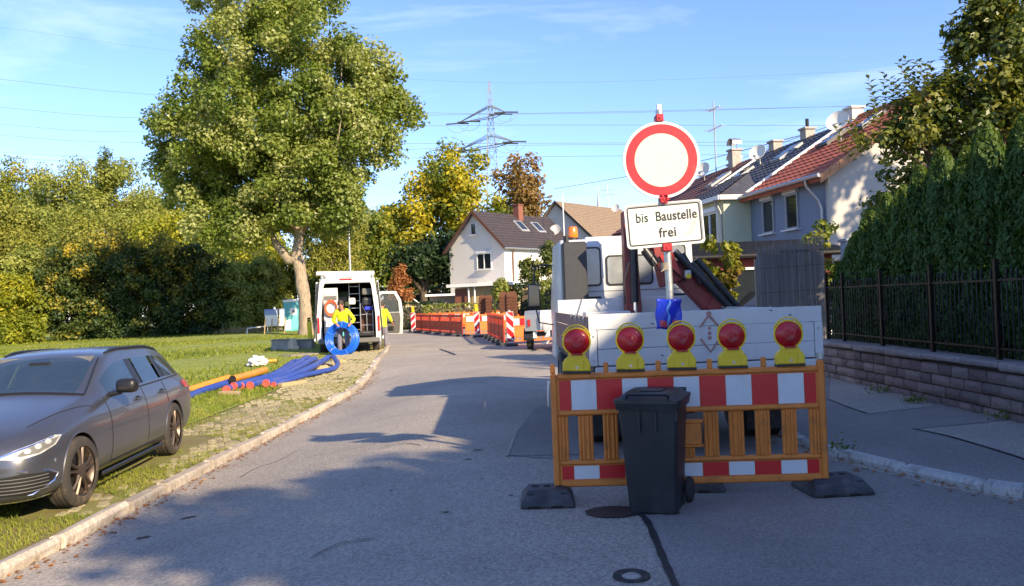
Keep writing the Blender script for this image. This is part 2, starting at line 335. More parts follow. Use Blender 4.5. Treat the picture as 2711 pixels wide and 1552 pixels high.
def resample(P, step):
    out = []; acc = 0
    Q = [P[0]]
    # Catmull-Rom to a fine polyline
    fine = []
    for i in range(len(P) - 1):
        p0, p1, p2, p3 = P[max(i - 1, 0)], P[i], P[i + 1], P[min(i + 2, len(P) - 1)]
        for k in range(16):
            t = k / 16; fine.append(.5 * ((2 * p1) + (p2 - p0) * t + (2 * p0 - 5 * p1 + 4 * p2 - p3) * t * t + (3 * p1 - p0 - 3 * p2 + p3) * t ** 3))
    fine.append(P[-1]); out = [fine[0]]; acc = 0
    for a, b in zip(fine, fine[1:]):
        acc += (b - a).length
        if acc >= step: out.append(b); acc = 0
    return out
for p in KL: p.z = 0
KLs = resample(KL, .35)
for i in range(4):
    KLs = [KLs[0]] + [(KLs[k - 1] + KLs[k] * 2 + KLs[k + 1]) / 4 for k in range(1, len(KLs) - 1)] + [KLs[-1]]
KR = [gp(2205, 1210), gp(2274, 1224), gp(2356, 1248), gp(2493, 1279), gp(2631, 1310), gp(2711, 1320)][::-1]
dr = (KR[0] - KR[2]).normalized()
KR = [KR[0] + dr * 14 + Vector((4, 0, 0)), KR[0] + dr * 5] + KR + [Vector((2.75, 8.4, 0)), Vector((2.95, 11, 0)), Vector((3.1, 16, 0)), Vector((3.1, 24, 0)), Vector((2.2, 34, 0)), Vector((-1, 46, 0)), Vector((-8, 58, 0)), Vector((-24, 74, 0))]
for p in KR: p.z = 0
KRs = resample(KR, .35)
def xat(P, y):
    for a, b in zip(P, P[1:]):
        if (a.y - y) * (b.y - y) <= 0 and a.y != b.y: return a.x + (b.x - a.x) * (y - a.y) / (b.y - a.y)
    return P[0].x if y < P[0].y else P[-1].x
rows = []
for y in lin(-8, 60, 150):
    a, b = xat(KLs, y), xat(KRs, y); b = max(b, a + 2)
    rows.append([(a + (b - a) * t, y, gz(a + (b - a) * t, y)) for t in lin(0, 1, 14)])
sheet('road', rows, M['asphalt'])
# far stretch of the road, curving away to the left
# lawn and the paved verge on the left
VW = lambda y: .95 + .65 * sm((y - 7) / 5)          # width of the paved strip
rows = []
for y in lin(-8, 60, 120):
    a = xat(KLs, y) - .14; rows.append([(a - VW(y) * t, y, gz(a, y) * (1 - t) + gz(a - VW(y), y) * t + .075) for t in lin(0, 1, 6)])
verge = sheet('verge', rows, M['soil'])
rows = []
for y in lin(-8, 60, 100) + [75, 100, 140]:
    a = xat(KLs, y) - .14 - VW(y); ww = 30 + max(0, y - 20)
    rows.append([(a - ww * t ** 1.6, y, gz(a - ww * t ** 1.6, y) + .085 + (.05 * math.sin(y * .5 + t * 9) * min(1, t * 5) if y > 12 else 0) - .05 * sm((t - .2) / .3)) for t in lin(0, 1, 26)])
lawn = sheet('lawn', rows, M['lawn'])
def lawn_z(x, y): return gz(x, y) + .07
# right pavement, raised behind its kerb
rows = []
for y in lin(-8, 34, 90):
    a = xat(KRs, y) + .1; b = 5.3 if y < 13.5 else 5.3 + (y - 13.5) * .25
    rows.append([(a + (b - a) * t, y, .06 + .05 * t) for t in lin(0, 1, 6)])
walk = sheet('pavement', rows, M['walk'])
def wz(x, y):
    a = xat(KRs, y) + .1; b = 5.3 if y < 13.5 else 5.3 + (y - 13.5) * .25
    return .06 + .05 * min(1, max(0, (x - a) / (b - a)))
# pieces of older and newer surface
def patch(name, pts, m, dz, zf, parent=None):
    P = [Vector(p) for p in pts]
    bm = bmesh.new(); f = bm.faces.new([bm.verts.new((p.x, p.y, 0)) for p in P]); bmesh.ops.triangulate(bm, faces=[f])
    for _ in range(4): bmesh.ops.subdivide_edges(bm, edges=[e for e in bm.edges if e.calc_length() > .35], cuts=1, use_grid_fill=True); bmesh.ops.triangulate(bm, faces=bm.faces)
    for v in bm.verts: v.co.z = zf(v.co.x, v.co.y) + dz
    me = bpy.data.meshes.new(name); bmesh.ops.recalc_face_normals(bm, faces=bm.faces); bm.to_mesh(me); bm.free(); me.materials.append(m)
    if me.polygons[0].normal.z < 0: me.flip_normals()
    return struct(ob(name, me, parent)) if parent is None else ob(name, me, parent)
def wpx(px, py):
    v = gp(px, py, .09); return v
def strip(name, pts, wd, m, dz, zf):
    P = resample([Vector((p[0], p[1], 0)) for p in pts], .12); rows = []
    for i, p in enumerate(P):
        t = (P[min(i + 1, len(P) - 1)] - P[max(i - 1, 0)]).normalized(); n = Vector((-t.y, t.x, 0)); ww = wd * (.7 + .6 * random.random())
        rows.append([(q.x, q.y, zf(q.x, q.y) + dz) for q in (p - n * ww / 2, p + n * ww / 2)])
    return sheet(name, rows, m)
seam = [gp(1692, 1359), gp(1714, 1383), gp(1735, 1429), gp(1760, 1490), gp(1788, 1552)]
seam.append(seam[-1] * 2 - seam[-2])
rp = [gp(1692, 1359)] + seam[1:] + [Vector((4.3, 3.4, 0)), Vector((3.9, 4.0, 0)), gp(2700, 1330), gp(2493, 1290), gp(2274, 1236), Vector((2.6, 7.6, 0)), Vector((2.6, 9, 0)), Vector((1.05, 9, 0)), Vector((1.0, 6.5, 0))]
patch('road_patch', rp, M['asphalt_new'], .004, gz)
patch('road_patch', [gp(1345, 1207), gp(1364, 1148), Vector((.3, 11.5, 0)), Vector((.98, 11.5, 0)), Vector((.97, 7.25, 0))], M['asphalt_new'], .005, gz)
strip('tar_seam', seam, .05, M['tar'], .009, gz)
strip('tar_seam', [gp(1343, 1210), gp(1352, 1180), gp(1366, 1146)], .03, M['walk_light'], .01, gz)
strip('tar_seam', [gp(1343, 1208), gp(1420, 1207), gp(1500, 1206), gp(1600, 1204)], .02, M['tar'], .01, gz)
strip('tar_seam', [gp(1165, 925), gp(1185, 932), gp(1205, 940)], .1, M['tar'], .01, gz)
patch('pavement_patch', [wpx(2431, 1135), wpx(2627, 1121), wpx(2711, 1114), wpx(2760, 1112), wpx(2760, 1232), wpx(2711, 1214), wpx(2600, 1180), wpx(2500, 1152)], M['walk_light'], .004, wz)
patch('pavement_patch', [wpx(2195, 1057), wpx(2298, 1095), wpx(2476, 1078), wpx(2390, 1045), wpx(2200, 1004)], M['walk_light'], .004, wz)
strip('tar_seam', [wpx(2415, 1134), wpx(2500, 1152), wpx(2600, 1180), wpx(2711, 1214), wpx(2760, 1232)], .025, M['tar'], .008, wz)
strip('tar_seam', [wpx(2431, 1135), wpx(2520, 1129), wpx(2627, 1121), wpx(2711, 1114)], .014, M['tar'], .008, wz)
strip('tar_seam', [wpx(2195, 1057), wpx(2240, 1075), wpx(2298, 1095)], .022, M['tar'], .008, wz)
# dark tar disc and small spots on the road
def disc(c, r, asp=1, n=20): return [Vector((c.x + r * math.cos(k * math.tau / n) * (1 + .06 * math.sin(3 * k)), c.y + r * asp * math.sin(k * math.tau / n), 0)) for k in range(n)]
patch('tar_patch', disc(gp(1624, 1358), .2, .75), M['tar'], .011, gz)
for px, py, r in [(1352, 1313, .025), (1275, 1268, .02), (1000, 1240, .03), (1265, 1192, .05), (1240, 1217, .035), (1725, 1361, .06), (1775, 1361, .07), (1035, 1300, .02), (1180, 1357, .03), (380, 1425, .06), (500, 1372, .07), (1480, 1168, .06)]:
    patch('tar_spot', disc(gp(px, py), r, .6, 10), M['tar'], .007, gz)
for pts_ in ([(640, 1265), (680, 1240), (735, 1222), (790, 1190)], [(1000, 1190), (1060, 1175), (1120, 1180)], [(820, 1480), (900, 1440), (1010, 1425)], [(1270, 1010), (1330, 1030), (1400, 1035)]):
    strip('road_crack', [gp(px + random.uniform(-4, 4), py) for px, py in pts_], .012, M['tar'], .006, gz)
# water valve cap in the road
vc = gp(1672, 1527); rt = thing('valve_cap', 'small round iron water valve cap sunk in the road', 'valve cap', vc)
B().lathe([(.055, .006), (.085, .012), (.1, .012), (.104, .002)], 24, cap=False).done('rim', M['rubber'], rt, 30)
B().lathe([(.0, .014), (.035, .014), (.05, .006), (.056, .003)], 20, cap=False).done('lid', M['conc'], rt, 30)
# ------------------------------------------------------------------ kerbs, stone by stone
def rough_block(l, wd, h, seed, amp=.012, bev=.025):
    r = random.Random(seed); bm = bmesh.new(); bmesh.ops.create_cube(bm, size=1, matrix=Matrix.Diagonal((l, wd, h, 1)))
    bmesh.ops.bevel(bm, geom=bm.edges[:], offset=bev, segments=1, affect='EDGES', profile=.5)
    for v in bm.verts: v.co += Vector((r.uniform(-1, 1), r.uniform(-1, 1), r.uniform(-1, 1))) * amp
    bmesh.ops.recalc_face_normals(bm, faces=bm.faces); me = bpy.data.meshes.new('stone'); bm.to_mesh(me); bm.free(); return me
def kerb_run(name, P, wd, h, top, m, lens, side, y0, y1):
    k = struct(ob(name, None)); vars_ = []
    for i in range(6):
        me = rough_block(1, wd, h, i, .016, .028); me.materials.append(m); vars_.append(me)
    i = 0
    while i < len(P) - 1:
        n = random.choice(lens); j = min(i + n, len(P) - 1); a, b = P[i], P[j]; i = j
        if b.y < y0 or a.y > y1: continue
        d = b - a; c = (a + b) / 2; nrm = Vector((-d.y, d.x, 0)).normalized() * side
        c = c + nrm * wd / 2; o = ob('kerb_stone', random.choice(vars_), k, (c.x, c.y, gz(c.x, c.y) + top - h / 2 + random.uniform(-.006, .006)), (random.uniform(-.03, .03), 0, math.atan2(d.y, d.x) + random.uniform(-.012, .012)))
        o.scale = (d.length - .012, 1, 1)
    return k
kerb_run('kerb', KLs, .15, .22, .10, M['kerb'], [2, 2, 3], 1, 2.5, 44)
kerb_run('kerb', KRs, .13, .20, .075, M['kerb_g'], [1, 2, 2, 3], -1, 3.5, 24)
# ------------------------------------------------------------------ cobbles of the verge: the nearest as single stones, the rest joined
cob = []
y = 7.2
while y < 27:
    a = xat(KLs, y) - .2; k = 0
    while k * .115 < VW(y) - .12:
        x = a - k * .115 - (.055 if int(round(y / .14)) % 2 else 0); t = k * .115 / VW(y)
        keep = 1 - .75 * sm((t - .55) / .5) - (.55 if y < 9.3 else 0) - .3 * (math.sin(y * 1.9 + x * 2) > .5)
        if random.random() < keep * .9 and not (x < -4.25 and y < 11.6): cob.append((x + random.uniform(-.01, .01), y + random.uniform(-.01, .01)))
        k += 1
    y += .14
cvars = []
for i in range(5):
    me = rough_block(.098, .122, .06, 40 + i, .006, .018); me.materials.append(M['paver']); cvars.append(me)
cob.sort(key=lambda p: p[0] ** 2 + p[1] ** 2)
pav = struct(ob('cobble_paving', None))
for i, (x, y) in enumerate(cob[:290]):
    ob('cobble', cvars[i % 5], pav, (x, y, gz(x, y) + .062 + random.uniform(-.006, .008)), (random.uniform(-.05, .05), random.uniform(-.05, .05), random.uniform(-.12, .12)))
bm = bmesh.new()
for i, (x, y) in enumerate(cob[290:]):
    n0 = len(bm.verts); bm.from_mesh(cvars[i % 5]); bm.verts.ensure_lookup_table()
    bmesh.ops.translate(bm, verts=bm.verts[n0:], vec=(x, y, gz(x, y) + .062 + random.uniform(-.006, .008)))
me = bpy.data.meshes.new('far_cobbles'); bm.to_mesh(me); bm.free(); me.materials.append(M['paver']); struct(ob('far_cobbles', me, pav), 'stuff')
from mathutils import noise as mnoise
# ================================================================== LEAVES
def quads(name, P, Nm, size, v, m, asp=.6, parent=None, up=None, tdir=None):
    n = len(P); P = np.asarray(P, float); Nm = Nm / (np.linalg.norm(Nm, axis=1, keepdims=True) + 1e-9)
    r = NR.normal(size=(n, 3)) if tdir is None else tdir
    t = r - Nm * (r * Nm).sum(1, keepdims=True); t /= np.linalg.norm(t, axis=1, keepdims=True) + 1e-9
    b = np.cross(Nm, t); s = np.asarray(size).reshape(-1, 1)
    V = np.empty((n, 4, 3)); V[:, 0] = P - t * s * .5; V[:, 1] = P + b * s * asp * .5 + Nm * s * .12 - t * s * .05; V[:, 2] = P + t * s * .5; V[:, 3] = P - b * s * asp * .5 + Nm * s * .12 - t * s * .05
    me = bpy.data.meshes.new(name); me.vertices.add(4 * n); me.loops.add(4 * n); me.polygons.add(n)
    me.vertices.foreach_set('co', V.ravel().astype(np.float32)); me.loops.foreach_set('vertex_index', np.arange(4 * n, dtype=np.int32))
    me.polygons.foreach_set('loop_start', np.arange(0, 4 * n, 4, dtype=np.int32)); me.polygons.foreach_set('loop_total', np.full(n, 4, dtype=np.int32))
    at_ = me.attributes.new('v', 'FLOAT', 'FACE'); at_.data.foreach_set('value', np.clip(v, 0, 1).astype(np.float32))
    me.update(calc_edges=True); me.materials.append(m); return ob(name, me, parent)
def rdir(n):
    d = NR.normal(size=(n, 3)); return d / np.linalg.norm(d, axis=1, keepdims=True)
def crown_data(ells, nb, br, nl, ls, shell=.35, vtop=0., vr=.5, flat=.85, weights=None):
    """ells: list of (centre, radii); leaves on nb clumps spread through them"""
    vol = np.array([e[1][0] * e[1][1] * e[1][2] for e in ells]) ** .75
    if weights: vol = vol * np.array(weights)
    vol /= vol.sum()
    zmin = min(e[0][2] - e[1][2] for e in ells); zmax = max(e[0][2] + e[1][2] for e in ells)
    idx = NR.choice(len(ells), nb, p=vol); cen = np.array([e[0] for e in ells], float)[idx]; rad = np.array([e[1] for e in ells], float)[idx]
    rr = shell + (1 - shell) * NR.random((nb, 1)) ** .6
    bc = cen + rdir(nb) * rad * rr; R_ = br * (.6 + .8 * NR.random(nb)); bv = NR.random(nb)
    w_ = R_ ** 2; w_ /= w_.sum(); k = NR.choice(nb, nl, p=w_); d = rdir(nl); u = NR.random((nl, 1)) ** .45
    P = bc[k] + d * R_[k][:, None] * u * np.array([1, 1, flat]); Nm = d * .8 + np.array([0, 0, .45]) + NR.normal(size=(nl, 3)) * .55
    hz = (P[:, 2] - zmin) / (zmax - zmin + 1e-6)
    v = .5 + vr * (bv[k] - .5) * 1.3 + vr * .7 * (NR.random(nl) - .5) + vtop * (hz - .5)
    return P, Nm, ls * (.6 + .8 * NR.random(nl)), v, bc
def limbs(b, base, fork, targets, r, n=7, wob=.12):
    for t in targets:
        t = Vector(t); f = Vector(fork); mid = f.lerp(t, .5) + Vector((random.uniform(-1, 1), random.uniform(-1, 1), random.uniform(-.3, 1))) * (t - f).length * wob
        b.tube([f, f.lerp(mid, .5) + Vector((0, 0, .05)), mid, t], [r * .62, r * .45, r * .3, r * .08], n)
def pell(px, py, rx, ry, D, dd=0, depth=None):
    """an ellipse of the photograph, standing at distance D, as an ellipsoid with its own depth"""
    c = at(px, py, D + dd); s = (D + dd) / F_; return ((c.x, c.y, c.z), (rx * s, (depth if depth else rx * s), ry * s))
def tree(name, label, base, fork_h, r, ells, nb, br, nl, ls, lm, cat='tree', group=None, bark='barkd', nlimb=9, shell=.35, vtop=0., vr=.5, trunk_path=None, weights=None, asp=.6, flat=.85):
    base = Vector(base); t = thing(name, label, cat, base, group=group)
    P, Nm, sz, v, bc = crown_data(ells, nb, br, nl, ls, shell, vtop, vr, flat, weights)
    P = P - np.array(base); bc = bc - np.array(base)
    quads('crown', P, Nm, sz, v, lm, asp, t)
    b = B(); path = trunk_path or [(0, 0, -.1), (.02, 0, fork_h * .5), (0, .02, fork_h), (0, 0, fork_h * 1.5)]
    rs = [r * 1.25, r, r * .85, r * .5] if len(path) == 4 else lin(r * 1.2, r * .5, len(path))
    b.tube(path, rs, 12); pick = bc[NR.choice(len(bc), min(nlimb, len(bc)), replace=False)]
    limbs(b, base, path[-2], [p for p in pick], r)
    b.done('trunk', M[bark], t, 40); return t
LM = {}
LM['poplar'] = leafmat('leaf_poplar', [(.08, .13, .022), (.175, .235, .04), (.27, .315, .07), (.42, .44, .2)], .42, .42)
LM['maple'] = leafmat('leaf_maple', [(.05, .085, .014), (.12, .165, .02), (.32, .31, .024), (.58, .47, .03)], .42)
LM['dark'] = leafmat('leaf_dark', [(.012, .03, .012), (.025, .05, .016), (.04, .075, .02)], .25)
LM['brown'] = leafmat('leaf_brown', [(.14, .10, .035), (.24, .16, .05), (.34, .21, .08)], .4)
LM['rust'] = leafmat('leaf_rust', [(.22, .085, .03), (.36, .15, .05), (.45, .22, .08)], .35)
LM['willow'] = leafmat('leaf_willow', [(.14, .165, .03), (.25, .265, .045), (.36, .35, .075)], .4)
LM['olive'] = leafmat('leaf_olive', [(.13, .175, .035), (.26, .295, .06), (.40, .41, .105)], .4)
LM['yellow'] = leafmat('leaf_yellow', [(.14, .18, .02), (.28, .31, .028), (.46, .41, .03)], .45)
LM['hedge'] = leafmat('leaf_hedge', [(.055, .095, .015), (.12, .165, .022), (.21, .24, .035), (.42, .36, .04)], .35)
LM['thuja'] = leafmat('leaf_thuja', [(.03, .075, .018), (.06, .125, .028), (.12, .18, .035), (.3, .33, .035)], .3, .6)
LM['apple'] = leafmat('leaf_apple', [(.05, .08, .02), (.10, .135, .03), (.19, .21, .045), (.3, .28, .06)], .35, .4)
LM['hedge_shaded'] = leafmat('leaf_hedge_shaded', [(.02, .044, .012), (.045, .08, .018), (.09, .12, .025), (.4, .31, .03)], .28)  # dark green leaf, deepened to carry the poplar's cast shade
LM['ivy'] = leafmat('leaf_ivy', [(.2, .09, .02), (.16, .17, .02), (.26, .27, .03)], .4)
LM['grass'] = leafmat('grass_blades', [(.08, .125, .014), (.16, .21, .022), (.25, .28, .035), (.33, .29, .08)], .4)
LM['dry'] = leafmat('dry_grass', [(.28, .20, .10), (.38, .28, .14)], .3)
D2 = 1.0661                                 # display -> photo pixels
def pe(px, py, rx, ry, D, dd=0, depth=None): return pell(px * D2, py * D2, rx * D2, ry * D2, D, dd, depth)
# ------------------------------------------------------------------ the big poplar on the lawn
tb = at(802, 868, 46); tb.z = .05
pop = [pe(680, 140, 200, 150, 46), pe(640, 330, 250, 150, 46), pe(700, 430, 200, 130, 46), pe(850, 300, 140, 150, 46, 0, 4), pe(975, 240, 68, 110, 46, 1, 2.6), pe(660, -40, 200, 130, 46), pe(690, 510, 180, 70, 46, 0, 3.5), pe(445, 380, 75, 85, 46, 1, 3), pe(395, 350, 40, 45, 46, 0, 1.5), pe(560, 560, 90, 55, 46, -1, 2.5), pe(480, 480, 110, 60, 46, 0, 3), pe(800, 520, 110, 65, 46, 0, 3), pe(515, 200, 50, 95, 46, 1, 3), pe(920, 350, 70, 70, 46, 0, 2.5), pe(640, -190, 150, 110, 46), pe(905, 215, 85, 110, 46, 0, 3), pe(760, 480, 150, 80, 46, -1, 3.5)]
tp = [at(810, 868, 46) - tb, at(806, 800, 46) - tb, at(797, 730, 46) - tb, at(785, 672, 46) - tb, at(793, 620, 46) - tb, at(745, 430, 46) - tb]
tp = [Vector((p.x, 0, p.z)) for p in tp]; tp[0].z = -.2
poplar = thing('poplar_tree', 'huge green poplar with pale forked trunk standing on the lawn behind the van', 'tree', tb)
P, Nm, sz, v, bc = crown_data(pop, 700, .85, 195000, .19, .2, -.1, .6, .85, [1, 1.1, 1, 1, 1, .7, 1.2, .9, .7, 1, 1, 1, 1, 1, .4, 1.1, 1.2])
vy = NR.random(len(P)) < .0
quads('crown', P - np.array(tb), Nm, sz, v, LM['poplar'], .75, poplar)
b = B(); tp0 = tp; b.tube(tp, [.46, .36, .33, .35, .28, .1], 14)
b.tube([tp[3] + Vector((0, 0, -.3)), at(765, 690, 46) - tb, at(735, 652, 46) - tb, at(690, 560, 46) - tb], [.34, .27, .22, .08], 10)
bc = bc - np.array(tb)
limbs(b, tb, tp[4], [p for p in bc[NR.choice(700, 14, replace=False)]], .24)
bmesh.ops.subdivide_edges(b.bm, edges=[e for e in b.bm.edges if e.calc_length() > .5], cuts=4); bmesh.ops.triangulate(b.bm, faces=[f for f in b.bm.faces if len(f.verts) > 4])
for v_ in b.bm.verts: v_.co += Vector((mnoise.noise(v_.co * 1.1), mnoise.noise(v_.co * 1.1 + Vector((9, 0, 0))), 0)) * .09 + Vector((mnoise.noise(v_.co * 4), mnoise.noise(v_.co * 4 + Vector((5, 0, 0))), 0)) * .05
b.done('trunk', M['bark'], poplar, 60)
# ------------------------------------------------------------------ trees and shrubs beyond
def gb(px, D, z=0): p = at(px, 800, D); return (p.x, D, z)
tree('maple_tree', 'tall round maple turning yellow behind the white gabled house', gb(1160, 84), 3, .35, [pe(1120, 450, 95, 95, 84), pe(1170, 540, 90, 100, 84), pe(1060, 560, 110, 110, 84), pe(960, 610, 70, 90, 84), pe(1060, 680, 110, 60, 84)], 150, 1.5, 30000, .42, LM['maple'], vtop=.55, vr=.7)
tree('brown_tree', 'sparse tree with coppery brown leaves beside the yellowing maple', gb(1390, 92), 3, .3, [pe(1285, 440, 58, 60, 92), pe(1300, 520, 62, 70, 92)], 80, 1.1, 4200, .5, LM['brown'], shell=.2)
tree('dark_tree', 'low dark spreading tree left of the white gabled house', gb(1122, 66), 2.6, .35, [pe(1060, 655, 80, 45, 66), pe(1100, 640, 55, 50, 66)], 70, 1.0, 8000, .4, LM['dark'])
tree('rusty_conifer', 'small conical tree with rusty orange foliage behind the van door', gb(1062, 58), .8, .12, [pe(995, 710, 26, 34, 58), pe(993, 685, 14, 25, 58), pe(997, 735, 30, 22, 58)], 60, .35, 3000, .2, LM['rust'])
wl = tree('willow_tree', 'drooping olive willow behind the poplar trunk', gb(862, 62), 4, .3, [pe(800, 600, 62, 50, 62), pe(850, 580, 55, 60, 62), pe(790, 650, 55, 45, 62), pe(840, 640, 50, 50, 62)], 90, .8, 9000, .42, LM['willow'], asp=.22)
tree('dark_tree', 'tall dark leafy tree behind the street lamp and van', gb(960, 76), 3, .3, [pe(905, 590, 55, 90, 76), pe(880, 650, 60, 70, 76), pe(950, 650, 55, 60, 76)], 80, 1.2, 8000, .45, LM['hedge'], vtop=.2)
FL = [  # distant wood: px, py, rx, ry, D, kind, label
 (40, 470, 90, 85, 108, 'hedge', 'tall dark green tree rising at the far left of the wood'),
 (205, 480, 90, 80, 104, 'olive', 'broad olive tree in the middle of the wood skyline'),
 (330, 490, 95, 90, 110, 'olive', 'wide pale olive tree of the wood next to the poplar'),
 (120, 560, 100, 70, 96, 'olive', 'yellow green tree below the wood skyline at left'),
 (420, 530, 80, 70, 100, 'olive', 'rounded olive tree half hidden behind the poplar crown'),
 (20, 580, 70, 80, 90, 'willow', 'pale yellowish tree at the left picture edge above the hedge'),
 (270, 590, 110, 70, 88, 'willow', 'light olive tree crown right above the shaded hedge'),
 (420, 600, 90, 60, 84, 'yellow', 'tree turning golden yellow above the shaded hedge'),
 (640, 640, 70, 90, 80, 'yellow', 'yellow green tree seen left of the poplar trunk'),
 (560, 610, 70, 80, 82, 'olive', 'olive tree under the left side of the poplar crown')]
for px, py, rx, ry, D, k, lab in FL:
    tree('woodland_tree', lab, gb(px * D2, D), 3, .3, [pe(px, py, rx, ry, D), pe(px + rx * .3, py + ry * .9, rx * .9, ry, D, -2), pe(px - rx * .4, py + ry * .7, rx * .7, ry * .8, D, -1), pe(px, py + ry * 1.7, rx * .8, ry * .7, D, -1)], 110, 1.5, 20000, .36, LM[k], group='trees of the wood', vr=.45 + .3 * random.random(), vtop=random.uniform(-.2, .35))
tree('spruce_tree', 'pointed spruce tip sticking out of the wood skyline', gb(262 * D2, 106), 6, .25, [pe(262, 420, 20, 45, 106), pe(263, 390, 7, 22, 106), pe(262, 470, 40, 40, 106)], 50, .8, 2600, .5, LM['hedge'], asp=.3)
HL = [
 (35, 780, 70, 110, 52, 'yellow', 'sunlit yellow green shrub at the left picture edge'),
 (85, 690, 50, 80, 56, 'olive', 'pale green shrub between the wood and the shaded hedge'),
 (170, 740, 75, 125, 55, 'hedge_shaded', 'leftmost dense green shrub of the shaded hedge'),
 (260, 720, 80, 140, 56, 'hedge_shaded', 'dense green shrub of the shaded hedge above the parked car roof'),
 (350, 710, 80, 145, 57, 'hedge_shaded', 'tall dense shrub in the middle of the shaded hedge'),
 (440, 720, 80, 140, 58, 'hedge_shaded', 'dense green shrub of the shaded hedge with golden tips'),
 (510, 730, 60, 120, 59, 'hedge_shaded', 'rightmost dense shrub of the shaded hedge by the lawn'),
 (585, 740, 55, 90, 60, 'olive', 'sunlit green shrub at the lawn edge right of the shaded hedge'),
 (655, 730, 55, 95, 62, 'olive', 'sunlit shrub at the lawn edge behind the water tank'),
 (690, 670, 45, 80, 66, 'yellow', 'golden shrub left of the poplar trunk'),
 (800, 720, 55, 75, 68, 'olive', 'green shrub between the poplar trunk and the van'),
 (870, 700, 55, 90, 72, 'hedge', 'green shrub behind the van roof')]
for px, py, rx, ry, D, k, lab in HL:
    tree('hedge_shrub', lab, gb(px * D2, D, .02), .5, .09, [pe(px, py, rx, ry, D, 0, 2.4), pe(px + rx * .3, py + ry * .5, rx * .8, ry * .6, D, -.6, 2.2), pe(px - rx * .3, py - ry * .4, rx * .7, ry * .55, D, .4, 2)], 120, .62, 15000, .22, LM[k], cat='shrub', group='shrubs along the lawn', vr=.6, vtop=.45 if k == 'hedge_shaded' else .1, nlimb=14)
# dry grass tuft at the foot of the hedge
n = 600; px = NR.normal(600, 28, n) * D2; P = np.array([list(at(p, 800, 56 + NR.random() * 2)) for p in px]); P[:, 2] = .05 + NR.random(n) * .3
struct(quads('dry_grass', P, np.array([[0, -1, .2]] * n) + NR.normal(size=(n, 3)) * .3, .25 + .4 * NR.random(n), NR.random(n), LM['dry'], .06, tdir=np.array([[0, 0, 1.]] * n) + NR.normal(size=(n, 3)) * .25), 'stuff')
# ------------------------------------------------------------------ grass blades (nobody could count them)
def blades(name, pts, h, v, wd=.09):
    n = len(pts); td = np.array([[0, 0, 1.]] * n) + NR.normal(size=(n, 3)) * .45; P = np.array(pts); P[:, 2] += h * .4
    nm = NR.normal(size=(n, 3)); nm[:, 2] *= .3
    return struct(quads(name, P, nm, h, v, LM['grass'], wd, tdir=td), 'stuff')
pts = []; hs = []; vs = []
while len(pts) < 90000:
    y = 3.6 + 15 * random.random() ** 1.8; x = xat(KLs, y) - .17 - random.random() ** 1.2 * (5.5 if y < 13 else 7)
    q = math.sin(x * 3.1 + 1.3 * math.sin(y * 2.3)) + math.sin(y * 3.7 + x) * .8
    onv = xat(KLs, y) - .17 - x < VW(y)
    if onv and (q < -.15 - .55 * (y < 9.5) or (y > 9.5 and random.random() < .3)): continue
    pts.append((x, y, gz(x, y) + .075)); hs.append((.045 if onv else .085) * (.6 + .9 * random.random())); vs.append(.35 + .18 * q + .35 * random.random())
blades('grass', pts, np.array(hs), np.array(vs), .14)
pts = []; hs = []; vs = []
while len(pts) < 42000:
    y = 15 + 42 * random.random() ** 1.2; x = xat(KLs, y) - .14 - VW(y) - random.random() * (5 + y * .45)
    pts.append((x, y, lawn_z(x, y) - .03)); hs.append(.10 * (.6 + .9 * random.random())); vs.append(.4 + .25 * math.sin(x * .9) * math.sin(y * .6) + .45 * (random.random() - .3))
blades('grass', pts, np.array(hs), np.array(vs), .35)
# weeds at the foot of the stone wall and at the kerb
for px, py, n, lab in [(2425, 1068, 90, 'low green weed growing at the foot of the stone wall'), (2655, 1112, 60, 'small green weed at the wall foot near the right picture edge'), (2212, 1195, 60, 'dark green weed beside the right end of the barrier'), (2330, 1042, 60, 'thin weed in the wall joint left of the larger weed')]:
    p = gp(px, py, .1); t = thing('weed', lab, 'weed', p, group='weeds along the pavement'); P = NR.normal(size=(n, 3)) * np.array([.08, .06, .04]); P[:, 2] = np.abs(P[:, 2]) + .02
    quads('foliage', P, NR.normal(size=(n, 3)) + np.array([0, -.3, .8]), .03 + .035 * NR.random(n), NR.random(n) * .7, LM['hedge'], .35, t)
# fallen leaves and small twigs along the kerbs
pts = []
for i in range(900):
    if random.random() < .75: y = random.uniform(4, 20); x = xat(KLs, y) + abs(random.gauss(0, .10)) + .01
    else: y = random.uniform(4.5, 12); x = xat(KRs, y) - abs(random.gauss(0, .12))
    pts.append((x, y, gz(x, y) + .012))
struct(quads('fallen_leaves', np.array(pts), np.array([[0, 0, 1.]] * 900) + NR.normal(size=(900, 3)) * .25, .02 + .035 * NR.random(900), NR.random(900), LM['rust'], .7), 'stuff')
